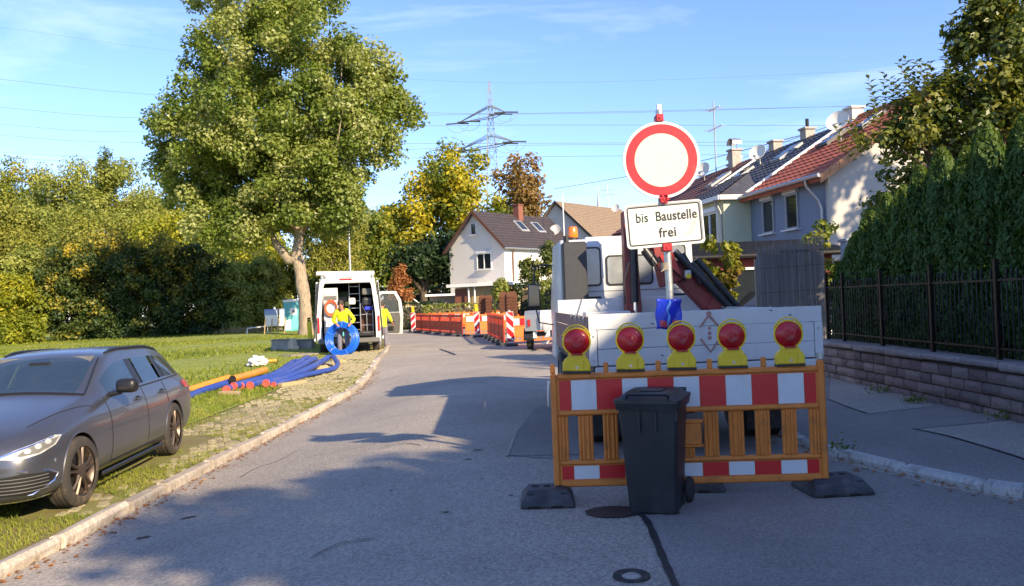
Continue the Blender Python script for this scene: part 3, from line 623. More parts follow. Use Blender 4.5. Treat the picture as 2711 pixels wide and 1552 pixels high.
# ================================================================== STONE WALL, FENCE, HEDGE ON THE RIGHT
WX = 5.08
wall = thing('stone_wall', 'low rough purple sandstone wall along the right pavement under the iron fence', 'wall', (WX, 0, 0))
B().box((.19, 4.6, .3), (.26, 17.6, .74)).done('core', M['mortar'], wall)
sv = []
for i in range(8):
    r = random.Random(i); bm = bmesh.new(); bmesh.ops.create_grid(bm, x_segments=4, y_segments=3, size=.5)
    for v in bm.verts:
        ex = min(1, (.5 - abs(v.co.x)) * 6); ey = min(1, (.5 - abs(v.co.y)) * 5); v.co.z = .5 + (-.35 if ex * ey < .01 else r.uniform(-.15, .85) * ex * ey)
        if ex > .01: v.co.x += r.uniform(-.05, .05)
    g = bmesh.ops.extrude_edge_only(bm, edges=[e for e in bm.edges if e.is_boundary])
    for v in [q for q in g['geom'] if isinstance(q, bmesh.types.BMVert)]: v.co.z = -.9
    bmesh.ops.transform(bm, matrix=Matrix(((0, 0, -.05, 0), (-1, 0, 0, 0), (0, 1, 0, 0), (0, 0, 0, 1))), verts=bm.verts)   # front faces -X
    bmesh.ops.recalc_face_normals(bm, faces=bm.faces); me = bpy.data.meshes.new('stone'); bm.to_mesh(me); bm.free(); me.materials.append(M['stone']); me.shade_smooth(); me.set_sharp_from_angle(angle=R(35)); sv.append(me)
ch = [.125, .135, .13, .135]; z = .06
for ci, h in enumerate(ch):
    y = 2.6 + ci * .17
    while y < 13.35:
        l = random.choice([.2, .26, .3, .34, .4]); l = min(l, 13.42 - y)
        if l > .1:
            o = ob('stone', random.choice(sv), wall, (.02 + random.uniform(-.008, .008), y + l / 2, z + h / 2), (0, 0, 0)); o.scale = (1, l - .016, h - .014)
        y += l
    z += h
y = 2.4
cm = []
for i in range(4):
    me = rough_block(1, .40, .075, 70 + i, .008, .02); me.materials.append(M['coping']); cm.append(me)
while y < 13.4:
    l = random.choice([.7, .85, 1.0]); l = min(l, 13.45 - y)
    if l > .15: o = ob('coping_stone', random.choice(cm), wall, (.15, y + l / 2, .655), (0, 0, R(90))); o.scale = (l - .01, 1, 1)
    y += l
FX = WX + .17
fence = thing('iron_fence', 'black wrought iron fence with spear tips on the sandstone wall', 'fence', (FX, 0, .695))
def bar(me_name, l, r=.008): return B().box((0, 0, l / 2), (2 * r, 2 * r, l)).mesh(me_name, M['iron'])
pm = B().box((0, 0, .54), (.045, .045, 1.08)).box((0, 0, 1.085), (.055, .055, .012)).mesh('post', M['bronze'])
posts = [2.75, 3.8, 4.9, 5.95, 7.25, 8.6, 9.95, 11.3, 12.6, 13.25]
for y in posts: ob('post', pm, fence, (0, y, 0))
b = B().cyl((0, 0, .02), (0, 0, .9), .0095, n=6).lathe([(.0075, .9), (.02, .925), (.013, .96), (.002, 1.0)], 6); b.box((0, 0, .9), (.028, .028, .012)); pk = b.mesh('picket', M['iron'], 40)
b = B().cyl((0, 0, .02), (0, 0, .84), .0095, n=6).lathe([(.0075, .84), (.018, .86), (.0, .9)], 6)
cp = [(0, .05 * math.cos(t), .45 + .075 * math.sin(t)) for t in lin(0, math.tau * .95, 14)]; b.tube(cp, .005, 5); pk2 = b.mesh('picket', M['iron'], 40)
for a, c in zip(posts, posts[1:]):
    n = max(2, round((c - a) / .088))
    for i in range(1, n): ob('picket', pk2 if i % 4 == 2 else pk, fence, (0, a + (c - a) * i / n, 0), (0, 0, random.uniform(-.1, .1)))
    for zz in (.12, .86):
        b = B().box((0, (a + c) / 2, zz), (.02, c - a - .05, .022)); b.done('rail', M['bronze'], fence)
TH = ['leftmost and shortest thuja of the evergreen row behind the fence', 'second thuja from the left end of the evergreen row', 'third thuja from the left in the evergreen row', 'fourth thuja from the left in the evergreen row', 'fifth thuja from the left in the evergreen row', 'sixth thuja from the left in the evergreen row', 'seventh thuja from the left in the evergreen row', 'eighth thuja from the left in the evergreen row', 'ninth thuja from the left, near the right picture edge', 'tenth thuja from the left, next to the right picture edge', 'thuja of the evergreen row cut by the right picture edge', 'thuja of the row just beyond the right picture edge']
def thuja(x, y, h, r, lab, n=11000, base=.3):
    t = thing('thuja_tree', lab, 'tree', (x, y, base), group='thuja row behind the iron fence'); k = NR.random(n); zz = .1 + (h - .1) * k ** .85
    fr = np.where(k < .12, .75 + k * 2, 1.0) * np.clip((1 - k ** .85) ** .55, .05, 1)
    a = NR.random(n) * math.tau; lob = 1 + .14 * np.sin(a * 5 + zz * 4.1 + y) + .1 * np.sin(a * 3 - zz * 7 + y * 3); rr = r * fr * lob * (.72 + .3 * NR.random(n))
    P = np.stack([rr * np.cos(a), rr * np.sin(a), zz], 1); d = np.stack([np.cos(a), np.sin(a), .25 + 0 * a], 1)
    td = np.stack([np.cos(a) * .5, np.sin(a) * .5, np.ones(n)], 1) + NR.normal(size=(n, 3)) * .3
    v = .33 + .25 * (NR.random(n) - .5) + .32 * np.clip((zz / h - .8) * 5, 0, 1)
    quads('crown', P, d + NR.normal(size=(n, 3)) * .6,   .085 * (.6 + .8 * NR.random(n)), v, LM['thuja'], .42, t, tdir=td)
    B().tube([(0, 0, -.25), (0, 0, h * .5), (0, 0, h * .93)], [.06, .04, .01], 8).done('trunk', M['barkd'], t, 40)
ty = [13.9, 13.25, 12.65, 12.05, 11.5, 10.95, 10.35, 9.8, 9.2, 8.65, 8.1, 7.5]
for i, y in enumerate(ty): thuja(6.0 + random.uniform(-.08, .1), y, [2.3, 2.65, 2.8, 2.85, 3.05, 3.2, 3.1, 3.3, 3.25, 3.4, 3.4, 3.5][i] - .1, .54 + random.uniform(-.04, .06), TH[i])
for y, nth in zip((6.9, 6.3, 5.7, 5.1, 4.5, 3.9, 3.3), ('first', 'second', 'third', 'fourth', 'fifth', 'sixth', 'seventh')): thuja(6.0 + random.uniform(-.08, .1), y, 2.8 + random.uniform(-.1, .2), .5, nth + ' thuja of the evergreen row beyond the right picture edge', 5000)
ab = gb(2650, 12.6); ab = (ab[0], 12.6, .1)
ap = tree('apple_tree', 'large leafy fruit tree with upright shoots above the thuja row', ab, 2.2, .14, [pell(2620, 150, 120, 170, 12.6), pell(2690, 20, 120, 140, 12.6), pell(2690, 300, 110, 110, 12.6), pell(2500, 270, 65, 70, 12.6), pell(2435, 335, 80, 60, 12.6), pell(2345, 365, 55, 48, 12.6), pell(2395, 430, 60, 38, 12.6), pell(2580, 330, 110, 70, 12.6), ((7.9, 13.4, 3.5), (1.2, .7, 1.2)), ((7.2, 14.0, 2.9), (.7, .5, .9))], 215, .26, 25000, .11, LM['apple'], asp=.55, nlimb=34, vr=.6, vtop=.1, shell=.3)  # last two crown clumps added out of sight to shade the reed screen
P = []; Nn = []; td = []
for k in range(95):
    px, py = random.choice([(2300, 330), (2345, 300), (2420, 255), (2450, 245), (2500, 240), (2560, 130), (2600, 60), (2650, 30), (2700, 20), (2570, 180), (2480, 290), (2260, 380), (2400, 300), (2540, 220), (2620, 10)])
    b0 = at(px + random.uniform(-40, 40), py + random.uniform(-10, 50), 12.6 + random.uniform(-.5, .5)); l = random.uniform(.35, .75); d = Vector((random.uniform(-.35, .15), random.uniform(-.2, .2), 1)).normalized()
    for j in range(int(l / .035)):
        a = j * 2.4; o = Vector((math.cos(a), math.sin(a), .5)); P.append(b0 + d * j * .035 + o * .05); Nn.append((-o.x * .4, -o.y * .4, 1)); td.append(tuple(o))
quads('shoots', np.array([list(p) for p in P]) - np.array(ab), np.array(Nn), .10 + .04 * NR.random(len(P)), .25 + .5 * NR.random(len(P)), LM['apple'], .5, ap, tdir=np.array(td))
# ================================================================== HOUSES
def roof_plane(name, e0, e1, r0, r1, m, parent, course=.33, wave=.03, wl=.3, th=.12, step=.035):
    e0, e1, r0, r1 = map(Vector, (e0, e1, r0, r1)); n = ((e1 - e0).cross(r0 - e0)).normalized()
    if n.z < 0: n = -n
    Lu = (e1 - e0).length; Lv = (r0 - e0).length; nu = max(4, int(Lu / wl * 4)); nv = max(2, round(Lv / course)); rows = []
    for i in range(nv):
        for f, hh in ((i / nv, step), ((i + 1) / nv, 0.0)):
            a = e0.lerp(r0, f); c = e1.lerp(r1, f); rows.append([a.lerp(c, k / nu) + n * (hh + wave * (.5 + .5 * math.cos(k * math.pi / 2))) for k in range(nu + 1)])
    b = B().grid(rows); q = [p - n * .0 for p in (e0, e1, r1, r0)]; lo = [p - n * th for p in (e0, e1, r1, r0)]
    b.face(lo[::-1])
    for i in range(4): b.face([q[i], q[(i + 1) % 4], lo[(i + 1) % 4], lo[i]])
    return b.done(name, m, parent, 30)
def window(parent, x, z, w_, h, y=0., fr='wframe', panes=2, box=False, sill=True, axis='X', depth=.1, glassm='glassd'):
    """a window in the wall plane y (facing -Y) or, with axis='Y', in the wall plane x=y (facing +X) at position x along Y"""
    if axis == 'X': Mx = T(x, y, z)
    else: Mx = T(y, x, z) @ Matrix.Rotation(R(90), 4, 'Z')
    f = ob('window', None, parent); f.matrix_local = Mx
    b = B(); t = .06
    for s in (-1, 1): b.box((s * (w_ / 2 - t / 2), -.01, 0), (t, .1, h)); b.box((0, -.01, s * (h / 2 - t / 2)), (w_ - 2 * t, .1, t))
    for i in range(1, panes): b.box((-w_ / 2 + w_ * i / panes, -.012, 0), (.07, .09, h - 2 * t))
    b.done('frame', M[fr], f)
    B().box((0, .0, 0), (w_ - 2 * t + .01, .02, h - 2 * t + .01)).done('pane', M[glassm], f)
    if sill: B().box((0, -.09, -h / 2 - .03), (w_ + .16, .22, .04)).done('sill', M['wframe'], f)
    if box: B().box((0, -.06, h / 2 + .09), (w_ + .06, .16, .18), bev=.01).done('shutter_box', M['wframe'], f)
    return f
def prism_x(b, prof, x0, x1):      # outline in (y,z), extruded along x
    return b.poly(prof, x1 - x0, T(x0) @ Matrix(((0, 0, 1, 0), (1, 0, 0, 0), (0, 1, 0, 0), (0, 0, 0, 1))))
def prism_y(b, prof, y0, y1):      # outline in (x,z), extruded along y
    return b.poly(prof, y1 - y0, T(0, y0) @ Matrix(((1, 0, 0, 0), (0, 0, 1, 0), (0, 1, 0, 0), (0, 0, 0, 1))))
def chimney(parent, x, y, z0, z1, s=.5, m='white_r', cowl=False):
    c = B().box((x, y, (z0 + z1) / 2), (s, s, z1 - z0)).box((x, y, z1 + .04), (s + .12, s + .12, .08)).done('chimney', M[m], parent)
    if cowl:
        b = B(); b.tube([(x - s * .7, y, z1 + .35), (x - s * .4, y, z1 + .52), (x, y, z1 + .58), (x + s * .4, y, z1 + .52), (x + s * .7, y, z1 + .35)], .05, 6)
        b.grid([[(x + s * .75 * math.cos(a), y + q, z1 + .3 + .3 * math.sin(a)) for a in lin(0, math.pi, 9)] for q in (-s * .5, s * .5)])
        for q in (-1, 1): b.cyl((x + q * s * .6, y, z1 + .05), (x + q * s * .6, y, z1 + .4), .025, n=6)
        b.done('cowl', M['steel'], c)
    return c
def dish(parent, p, az, r=.45):
    d = ob('satellite_dish', None, parent, p, (0, 0, az)); prof = [(r * t, .12 * t * t) for t in lin(.02, 1, 7)]
    m = T(0, 0, 0) @ Matrix.Rotation(R(65), 4, 'X')
    B().lathe(prof + [(r * 1.0, .10), (r * .5, .015), (.02, -.02)], 28, m).done('reflector', M['dish'], d, 40)
    B().tube([(0, .05, -.1), (0, .12, -r * .9), (0, .15, -r * 1.7)], .025, 6).tube([(0, -.1, -r * .95), (0, -.35, -.2)], .015, 6).box((0, -.38, -.15), (.08, .12, .08)).done('bracket', M['steel'], d)
    return d
def gutter(parent, p0, p1, pipe_x=None): B().cyl(p0, p1, .07, n=8).done('gutter', M['steel'], parent, 40)
def pipe(parent, pts, m='steel', r=.045): B().tube(pts, r, 8).done('downpipe', M[m], parent, 50)
HF = Vector((8.7, 28.5, 0)); HR = math.atan2(-.981, .196); EZ, RZ, RY = 5.1, 7.75, 4.2
# blue-grey end house with the red roof
h1 = thing('terraced_house', 'end terraced house with blue grey front, cream gable and red tiled roof', 'house', HF, (0, 0, HR), 'terraced houses')
prism_x(B(), [(0, -.1), (0, EZ), (RY, RZ - .16), (8.4, EZ), (8.4, -.1)], 0, 4.62).done('wall', M['blue_r'], h1)
prism_x(B(), [(.0, -.1), (.0, EZ), (RY, RZ - .16), (8.4, EZ), (8.4, -.1)], 4.62, 4.75).done('gable_wall', M['cream_r'], h1)
ov = .45; sl_ = (RZ - EZ) / RY
rf = roof_plane('roof', (0, -ov, EZ - ov * sl_ + .05), (5.05, -ov, EZ - ov * sl_ + .05), (0, RY, RZ), (5.05, RY, RZ), M['tile_red'], h1, .36)
roof_plane('back_roof', (5.05, 8.4 + ov, EZ - ov * sl_ + .05), (0, 8.4 + ov, EZ - ov * sl_ + .05), (5.05, RY, RZ), (0, RY, RZ), M['tile_red'], h1, .36)
B().cyl((0, RY, RZ + .03), (5.05, RY, RZ + .03), .11, n=8).done('ridge_tiles', M['tile_red'], rf, 40)
vb = B(); nvt = 15
for i in range(nvt):                                           # verge tiles along the gable edge
    t0, t1 = i / nvt, (i + .96) / nvt; y0 = -ov + (RY + ov) * t0; y1 = -ov + (RY + ov) * t1
    prism_x(vb, [(y0, EZ + y0 * sl_ - .12), (y0, EZ + y0 * sl_ + .16), (y1, EZ + y1 * sl_ + .13), (y1, EZ + y1 * sl_ - .12)], 5.06, 5.12)
vb.done('verge_tiles', mat('verge_tile', (.48, .22, .10), .7, var=.15), rf)
gutter(h1, (0, -ov - .06, EZ - .17), (5.1, -ov - .06, EZ - .17))
pipe(h1, [(4.35, -ov - .05, EZ - .22), (4.35, -ov - .03, EZ - .4), (4.45, -.15, EZ - .85), (4.5, -.08, EZ - 1.1), (4.5, -.08, 1.2)])
window(h1, 2.75, 4.12, .75, 1.15, 0, 'greyframe', 1, True); window(h1, 1.25, 4.12, .75, 1.15, 0, 'greyframe', 1, True)
window(h1, 2.0, 1.4, 1.2, 1.3, 0, 'greyframe', 2)
aw = B().cyl((1.5, -.35, 2.75), (3.4, -.35, 2.75), .11, n=10).done('awning_cassette', M['wframe'], h1, 40); B().box((2.45, -.36, 2.6), (1.6, .03, .16)).done('awning_cloth', M['wood'], aw)
for s in (1.5, 3.4): B().box((s, -.15, 2.75), (.05, .3, .1)).done('awning_bracket', M['steel'], aw)
chimney(h1, .3, RY - .1, RZ - .5, RZ + .35, .45); chimney(h1, 4.2, RY + .6, RZ - .7, RZ + .3, .42, 'stack_r')
dish(h1, (2.3, 2.1, 7.15), R(35), .38)
for x, y in ((1.2, 2.6), (2.6, 3.0)):                           # roof lights
    f = B().box((x, y, EZ + y * sl_ + .12), (.7, 1.1, .1), (math.atan(sl_), 0, 0)).done('roof_light', M['tile_dark'], rf); B().box((x, y - .02, EZ + y * sl_ + .175), (.52, .9, .02), (math.atan(sl_), 0, 0)).done('pane', M['glassd'], f)
# yellow middle house with the dark roof and a bay
h2 = thing('terraced_house', 'middle terraced house with pale yellow roughcast bay and dark tiled roof', 'house', HF, (0, 0, HR), 'terraced houses')
prism_x(B(), [(.0, -.1), (.0, EZ), (RY, RZ - .16), (8.4, EZ), (8.4, -.1)], -6, -.01).done('wall', M['yellow_r'], h2)
B().box((-1.45, -.53, 2.45), (2.9, 1.04, 5.1)).done('bay', M['yellow_r'], h2)
rf = roof_plane('roof', (-6, -ov, EZ - ov * sl_ + .05), (-.01, -ov, EZ - ov * sl_ + .05), (-6, RY, RZ), (-.01, RY, RZ), M['tile_dark'], h2, .36)
roof_plane('back_roof', (-.01, 8.4 + ov, EZ - ov * sl_ + .05), (-6, 8.4 + ov, EZ - ov * sl_ + .05), (-.01, RY, RZ), (-6, RY, RZ), M['tile_dark'], h2, .36)
br_ = B(); e = [(-3.1, -1.3, 5.0), (.2, -1.3, 5.0), (.2, .6, 5.0), (-3.1, .6, 5.0)]; rr = [(-2.1, .4, 5.95), (-.8, .4, 5.95)]
br_.solid(e + rr, [(0, 1, 5, 4), (1, 2, 5), (3, 0, 4), (2, 3, 4, 5), (3, 2, 1, 0)]); br_.done('bay_roof', M['tile_dark'], h2)
roof_plane('bay_roof_tiles', (-3.1, -1.3, 5.02), (.2, -1.3, 5.02), (-2.1, .4, 5.97), (-.8, .4, 5.97), M['tile_dark'], h2, .3, .04)
B().box((-1.45, -1.32, 4.95), (3.3, .06, .16)).done('fascia', M['wframe'], h2); B().box((.21, -.35, 4.95), (.06, 1.9, .16)).done('fascia', M['wframe'], h2)
pipe(h2, [(-.1, -1.35, 4.9), (-.12, -1.25, 4.7), (-.12, -1.12, 4.45), (-.12, -1.12, .8)])
window(h2, -1.1, 3.85, 1.3, 1.35, -1.05, 'wframe', 2, True); window(h2, -4.2, 3.85, 1.2, 1.3, 0, 'wframe', 2)
chimney(h2, -2.9, RY, RZ - .5, RZ + .3, .42, 'stack_r'); B().cyl((-2.9, RY, RZ + .25), (-2.9, RY, RZ + .75), .07, n=8).done('flue', M['iron'], h2)
chimney(h2, -5.4, RY, RZ - .5, RZ + .3, .42, 'stack_r'); dish(h2, (-4.0, 2.6, 7.3), R(35), .36)
for x, y in ((-2.2, 2.8), (-4.6, 2.0)):
    f = B().box((x, y, EZ + y * sl_ + .12), (.75, 1.2, .1), (math.atan(sl_), 0, 0)).done('roof_light', M['greyframe'], rf); B().box((x, y - .02, EZ + y * sl_ + .175), (.55, 1.0, .02), (math.atan(sl_), 0, 0)).done('pane', M['glassd'], f)
for x0 in (-.05, -6.05):                                      # pale verge between the roofs
    prism_x(B(), [(-ov, EZ - ov * sl_ + .07), (-ov, EZ - ov * sl_ + .18), (RY, RZ + .13), (RY, RZ + .02)], x0, x0 + .1).done('verge_strip', M['wframe'], rf)
h3 = thing('terraced_house', 'far terraced house with worn red roof half hidden behind the round sign', 'house', HF, (0, 0, HR), 'terraced houses')
prism_x(B(), [(.0, -.1), (.0, EZ), (RY, RZ - .16), (8.4, EZ), (8.4, -.1)], -14, -6.02).done('wall', M['white_r'], h3)
rf = roof_plane('roof', (-14.4, -ov, EZ - ov * sl_ + .05), (-6.02, -ov, EZ - ov * sl_ + .05), (-14.4, RY, RZ), (-6.02, RY, RZ), mat('tile_red_worn', (.19, .07, .05), .7, col2=(.09, .05, .05), vs=3), h3, .36)
roof_plane('back_roof', (-6.02, 8.4 + ov, EZ - ov * sl_ + .05), (-14.4, 8.4 + ov, EZ - ov * sl_ + .05), (-6.02, RY, RZ), (-14.4, RY, RZ), M['tile_red'], h3, .36)
chimney(h3, -8.6, RY - .3, RZ - .5, RZ + .55, .45, 'stack_r', True); chimney(h3, -10.2, RY + .5, RZ - .5, RZ + .15, .5, 'stack_r', True); dish(h3, (-10.6, 3.2, 7.7), R(35), .42)
window(h3, -7.2, 3.9, 1.2, 1.3, 0, 'wframe', 2); window(h3, -10, 3.9, 1.2, 1.3, 0, 'wframe', 2)
ant = B().cyl((-11.2, RY, RZ), (-11.2, RY, RZ + 3.6), .035, n=8)
for zz, l, dx in ((2.2, 1.5, .3), (3.2, 1.1, .2)):
    ant.cyl((-11.2 - l * .5, RY, RZ + zz), (-11.2 + l * .6, RY, RZ + zz), .02, n=6)
    for q in lin(-l * .5, l * .5, 7): ant.cyl((-11.2 + q, RY - .3, RZ + zz), (-11.2 + q, RY + .3, RZ + zz), .01, n=5)
ant.done('aerial', M['pylon'], h3)
for x, y in ((-7.4, 2.4),):
    f = B().box((x, y, EZ + y * sl_ + .12), (.75, 1.2, .1), (math.atan(sl_), 0, 0)).done('roof_light', M['greyframe'], rf); B().box((x, y - .02, EZ + y * sl_ + .175), (.55, 1.0, .02), (math.atan(sl_), 0, 0)).done('pane', M['glassd'], f)
# white house with the plum roof
wc = at(1334, 646, 60); WXd = Vector((.766, -.643, 0)); GW, GL, E2, R2 = 5.8, 9.4, wc.z, at(1257, 560, 62).z
wh = thing('white_house', 'white rendered house with dark plum tiled roof and two roof windows', 'house', (wc.x - WXd.x * GW, wc.y - WXd.y * GW, 0), (0, 0, R(-40)))
prism_y(B(), [(0, -.1), (0, E2), (GW / 2, R2 - .12), (GW, E2), (GW, -.1)], 0, GL).done('wall', M['house_w'], wh)
ps = (R2 - E2) / (GW / 2); oh = .35
rf = roof_plane('roof', (GW + oh, -oh, E2 - oh * ps + .06), (GW + oh, GL + .3, E2 - oh * ps + .06), (GW / 2, -oh, R2), (GW / 2, GL + .3, R2), M['tile_plum'], wh, .34, .05)
roof_plane('back_roof', (-oh, -oh, E2 - oh * ps + .06), (-oh, GL + .3, E2 - oh * ps + .06), (GW / 2, -oh, R2), (GW / 2, GL + .3, R2), M['tile_plum'], wh, .34, .05)
for s, q in ((-oh, 1), (GW + oh, -1)):
    B().solid([(s, -oh - .03, E2 - oh * ps - .12), (s, -oh - .03, E2 - oh * ps + .12), (GW / 2, -oh - .03, R2 + .06), (GW / 2, -oh - .03, R2 - .18), (s, -oh + .0, E2 - oh * ps - .12), (s, -oh + .0, E2 - oh * ps + .12), (GW / 2, -oh + .0, R2 + .06), (GW / 2, -oh + .0, R2 - .18)], [(0, 1, 2, 3), (7, 6, 5, 4), (0, 4, 5, 1), (1, 5, 6, 2), (2, 6, 7, 3), (3, 7, 4, 0)]).done('bargeboard', M['brownwood'], rf)
gutter(wh, (GW + oh + .05, -oh, E2 - oh * ps), (GW + oh + .05, GL, E2 - oh * ps))
pipe(wh, [(GW + oh, .9, E2 - oh * ps), (GW + .1, .9, E2 - .7), (GW + .1, .9, 1)], 'copper', .06)
window(wh, 3.75, 4.75, 1.5, 1.25, 0, 'wframe', 2, True); window(wh, 2.75, 7.35, .6, .95, 0, 'wframe', 1)
window(wh, 3.6, 2.5, 1.4, .9, 0, 'wframe', 2, True)
for yy in (4.2, 6.4):
    f = B().box((4.15, yy, E2 + (GW - 4.15) * ps + .1), (1.3, 1.0, .14), (0, math.atan(ps), 0)).done('roof_window', M['greyframe'], rf); B().box((4.15 + .02, yy, E2 + (GW - 4.15) * ps + .185), (1.05, .72, .02), (0, math.atan(ps), 0)).done('pane', M['glassd'], f)
chimney(wh, GW / 2 + .3, 5.0, R2 - .8, R2 + .75, .6, 'brick'); dish(wh, (4.6, 8.2, E2 + 1.5), R(10), .5)
B().cyl((4.9, 9.0, E2 + .4), (4.9, 9.0, E2 + 4.6), .05, n=8).done('mast', M['wframe'], wh)
# brown-roofed house behind
ap_ = at(1473, 533, 80); BW, BL, BR = 9.0, 12., ap_.z; BE = BR - 4.1
bh = thing('brown_house', 'pale roughcast house with mossy brown roof behind the truck cab', 'house', (ap_.x - WXd.x * BW / 2, ap_.y - WXd.y * BW / 2, 0), (0, 0, R(-40)))
prism_y(B(), [(0, -.1), (0, BE), (BW / 2, BR - .12), (BW, BE), (BW, -.1)], 0, BL).done('wall', M['rough_r'], bh)
pb = 4.1 / (BW / 2)
rf = roof_plane('roof', (BW + oh, -oh, BE - oh * pb + .06), (BW + oh, BL, BE - oh * pb + .06), (BW / 2, -oh, BR), (BW / 2, BL, BR), M['tile_brown'], bh, .3, .02)
roof_plane('back_roof', (-oh, -oh, BE - oh * pb + .06), (-oh, BL, BE - oh * pb + .06), (BW / 2, -oh, BR), (BW / 2, BL, BR), M['tile_brown'], bh, .3, .02)
B().solid([(BW + oh, -oh - .03, BE - oh * pb - .15), (BW + oh, -oh - .03, BE - oh * pb + .15), (BW / 2, -oh - .03, BR + .08), (BW / 2, -oh - .03, BR - .25)], [(0, 1, 2, 3)]).done('bargeboard', M['iron'], rf)
b = B().cyl((BW / 2, 9.5, BR), (BW / 2, 9.5, BR + 2.6), .05, n=6)
for zz in (1.9, 1.4): b.cyl((BW / 2 - .6, 9.2, BR + zz), (BW / 2 + .6, 9.8, BR + zz), .03, n=5)
b.done('aerial', M['pylon'], rf); B().cyl((BW / 2, 7.6, BR - .1), (BW / 2, 7.6, BR + 1.2), .16, .06, n=8).cyl((BW / 2, 7.6, BR + 1.15), (BW / 2, 7.6, BR + 2.2), .04, n=6).done('finial', M['pylon'], rf)
dish(bh, (BW / 2 + .8, 9.8, BR - .2), R(0), .5)
# buildings low down beside the white house
g = at(1205, 760, 58); e = at(1352, 760, 56)
ga = thing('garage', 'timber clad garage with white flat roof edge below the white house', 'garage', (g.x, g.y, 0), (0, 0, math.atan2(e.y - g.y, e.x - g.x)))
gl = (e - g).length; B().box((gl / 2, 2, 1.35), (gl, 4, 2.7)).done('wall', M['wood'], ga); B().box((.55, -.02, 1.3), (1.1, .1, 2.6)).done('brick_pier', M['brick'], ga)
for i in range(7): B().box((gl / 2 + .6, -.02, 1.2 + i * .2), (gl - 1.6, .05, .185)).done('cladding_board', M['wood'], ga)
B().box((gl / 2, 1.8, 2.85), (gl + .8, 4.8, .22)).done('flat_roof', M['wframe'], ga)
for x in (1.3, 1.8, gl - .1): B().cyl((x, -.35, 0), (x, -.35, 2.75), .06, n=8).done('post', M['wframe'], ga)
g = at(1140, 790, 62)
gg = thing('garage_row', 'grey garage block with three dark openings left of the white house', 'garage', (g.x, 62, 0), (0, 0, R(-6)))
B().box((1.3, 1.8, 1.1), (2.9, 3, 2.2)).done('wall', M['conc'], gg); B().box((1.3, 1.5, 2.28), (3.3, 3.8, .16)).done('flat_roof', M['wframe'], gg)
for x in (.35, 1.3, 2.25): B().box((x, .29, .85), (.6, .04, 1.5)).done('door', M['vanin'], gg)
g = at(1052, 810, 60)
tsh = thing('garden_shed', 'tiny white gabled garden shed beside the rusty tree', 'shed', (g.x - .2, 60, 0), (0, 0, R(10)))
prism_y(B(), [(0, 0), (0, 1.5), (.95, 2.3), (1.9, 1.5), (1.9, 0)], 0, 2).done('wall', M['wood'], tsh); B().box((.95, -.02, .9), (.7, .05, 1.2)).done('door', M['wframe'], tsh)
for s in (-1, 1): B().box((.95 + s * .55, .9, 1.98), (1.4, 2.4, .08), (0, s * .7, 0)).done('roof', M['wframe'], tsh)
g = at(1105, 815, 57); tw = thing('terrace_wall', 'pale stone terrace wall beside the tiny garden shed', 'wall', (g.x - .6, 57, 0))
for r_ in range(6):
    for c_ in range(5): B().box((-.6 + c_ * .52 + (r_ % 2) * .22, 0, .12 + r_ * .25), (.5, .4, .235), bev=.03).done('stone', M['tstone'], tw)
def hedge(name, lab, c, d, n, lm, ls=.16, cat='hedge'):
    t = thing(name, lab, cat, (c[0], c[1], 0)); P = NR.uniform(-.5, .5, (n, 3)); ax = NR.integers(0, 3, n); sg = NR.choice([-.5, .5], n); P[np.arange(n), ax] = sg * (.9 + .2 * NR.random(n)); P[:, 2] = np.abs(P[:, 2] + .5); Nm = np.zeros((n, 3)); Nm[np.arange(n), ax] = sg * 2
    quads('foliage', P * np.array(d), Nm + NR.normal(size=(n, 3)) * .5, ls * (.6 + .8 * NR.random(n)), NR.random(n), lm, .6, t); B().box((0, 0, d[2] * .45), (d[0] * .8, d[1] * .8, d[2] * .8), bev=.1).done('stems', M['barkd'], t)
p = at(1432, 800, 50); hedge('garden_hedge', 'dark clipped hedge behind the truck mirror', p, (3.2, 1.2, 2.6), 4500, LM['dark'])
p = at(1470, 800, 47); hedge('garden_hedge', 'sunlit clipped hedge right of the truck mirror', p, (1.5, 1.5, 2.6), 2600, LM['olive'])
p = at(1215, 805, 50); hedge('low_shrub', 'low grey green shrub row behind the orange barriers', p, (4.2, 1.2, 1.5), 2600, LM['olive'], .14, 'shrub')
p = at(1120, 800, 74); hedge('garden_hedge', 'tall dark hedge far behind the barriers left of the white house', p, (9, 1.5, 3.2), 6000, LM['dark'], .25)
p = at(1110, 800, 52); hedge('low_shrub', 'dark low shrub on the slope beside the tiny shed', p, (3.0, 2, 1.7), 2600, LM['dark'], .14, 'shrub')
for px, py, D, rx, ry, lm, lab in [(1330, 775, 50, 26, 38, 'olive', 'leafy climber on the timber garage wall'), (1405, 715, 52, 28, 40, 'apple', 'loose fruit bush in front of the white house wall'), (1450, 690, 52, 24, 50, 'apple', 'taller loose bush seen through the mirror arm')]:
    tree('garden_bush', lab, gb(px, D), .8, .06, [pell(px, py, rx, ry, D)], 40, .3, 1700, .2, LM[lm], cat='bush', nlimb=12)
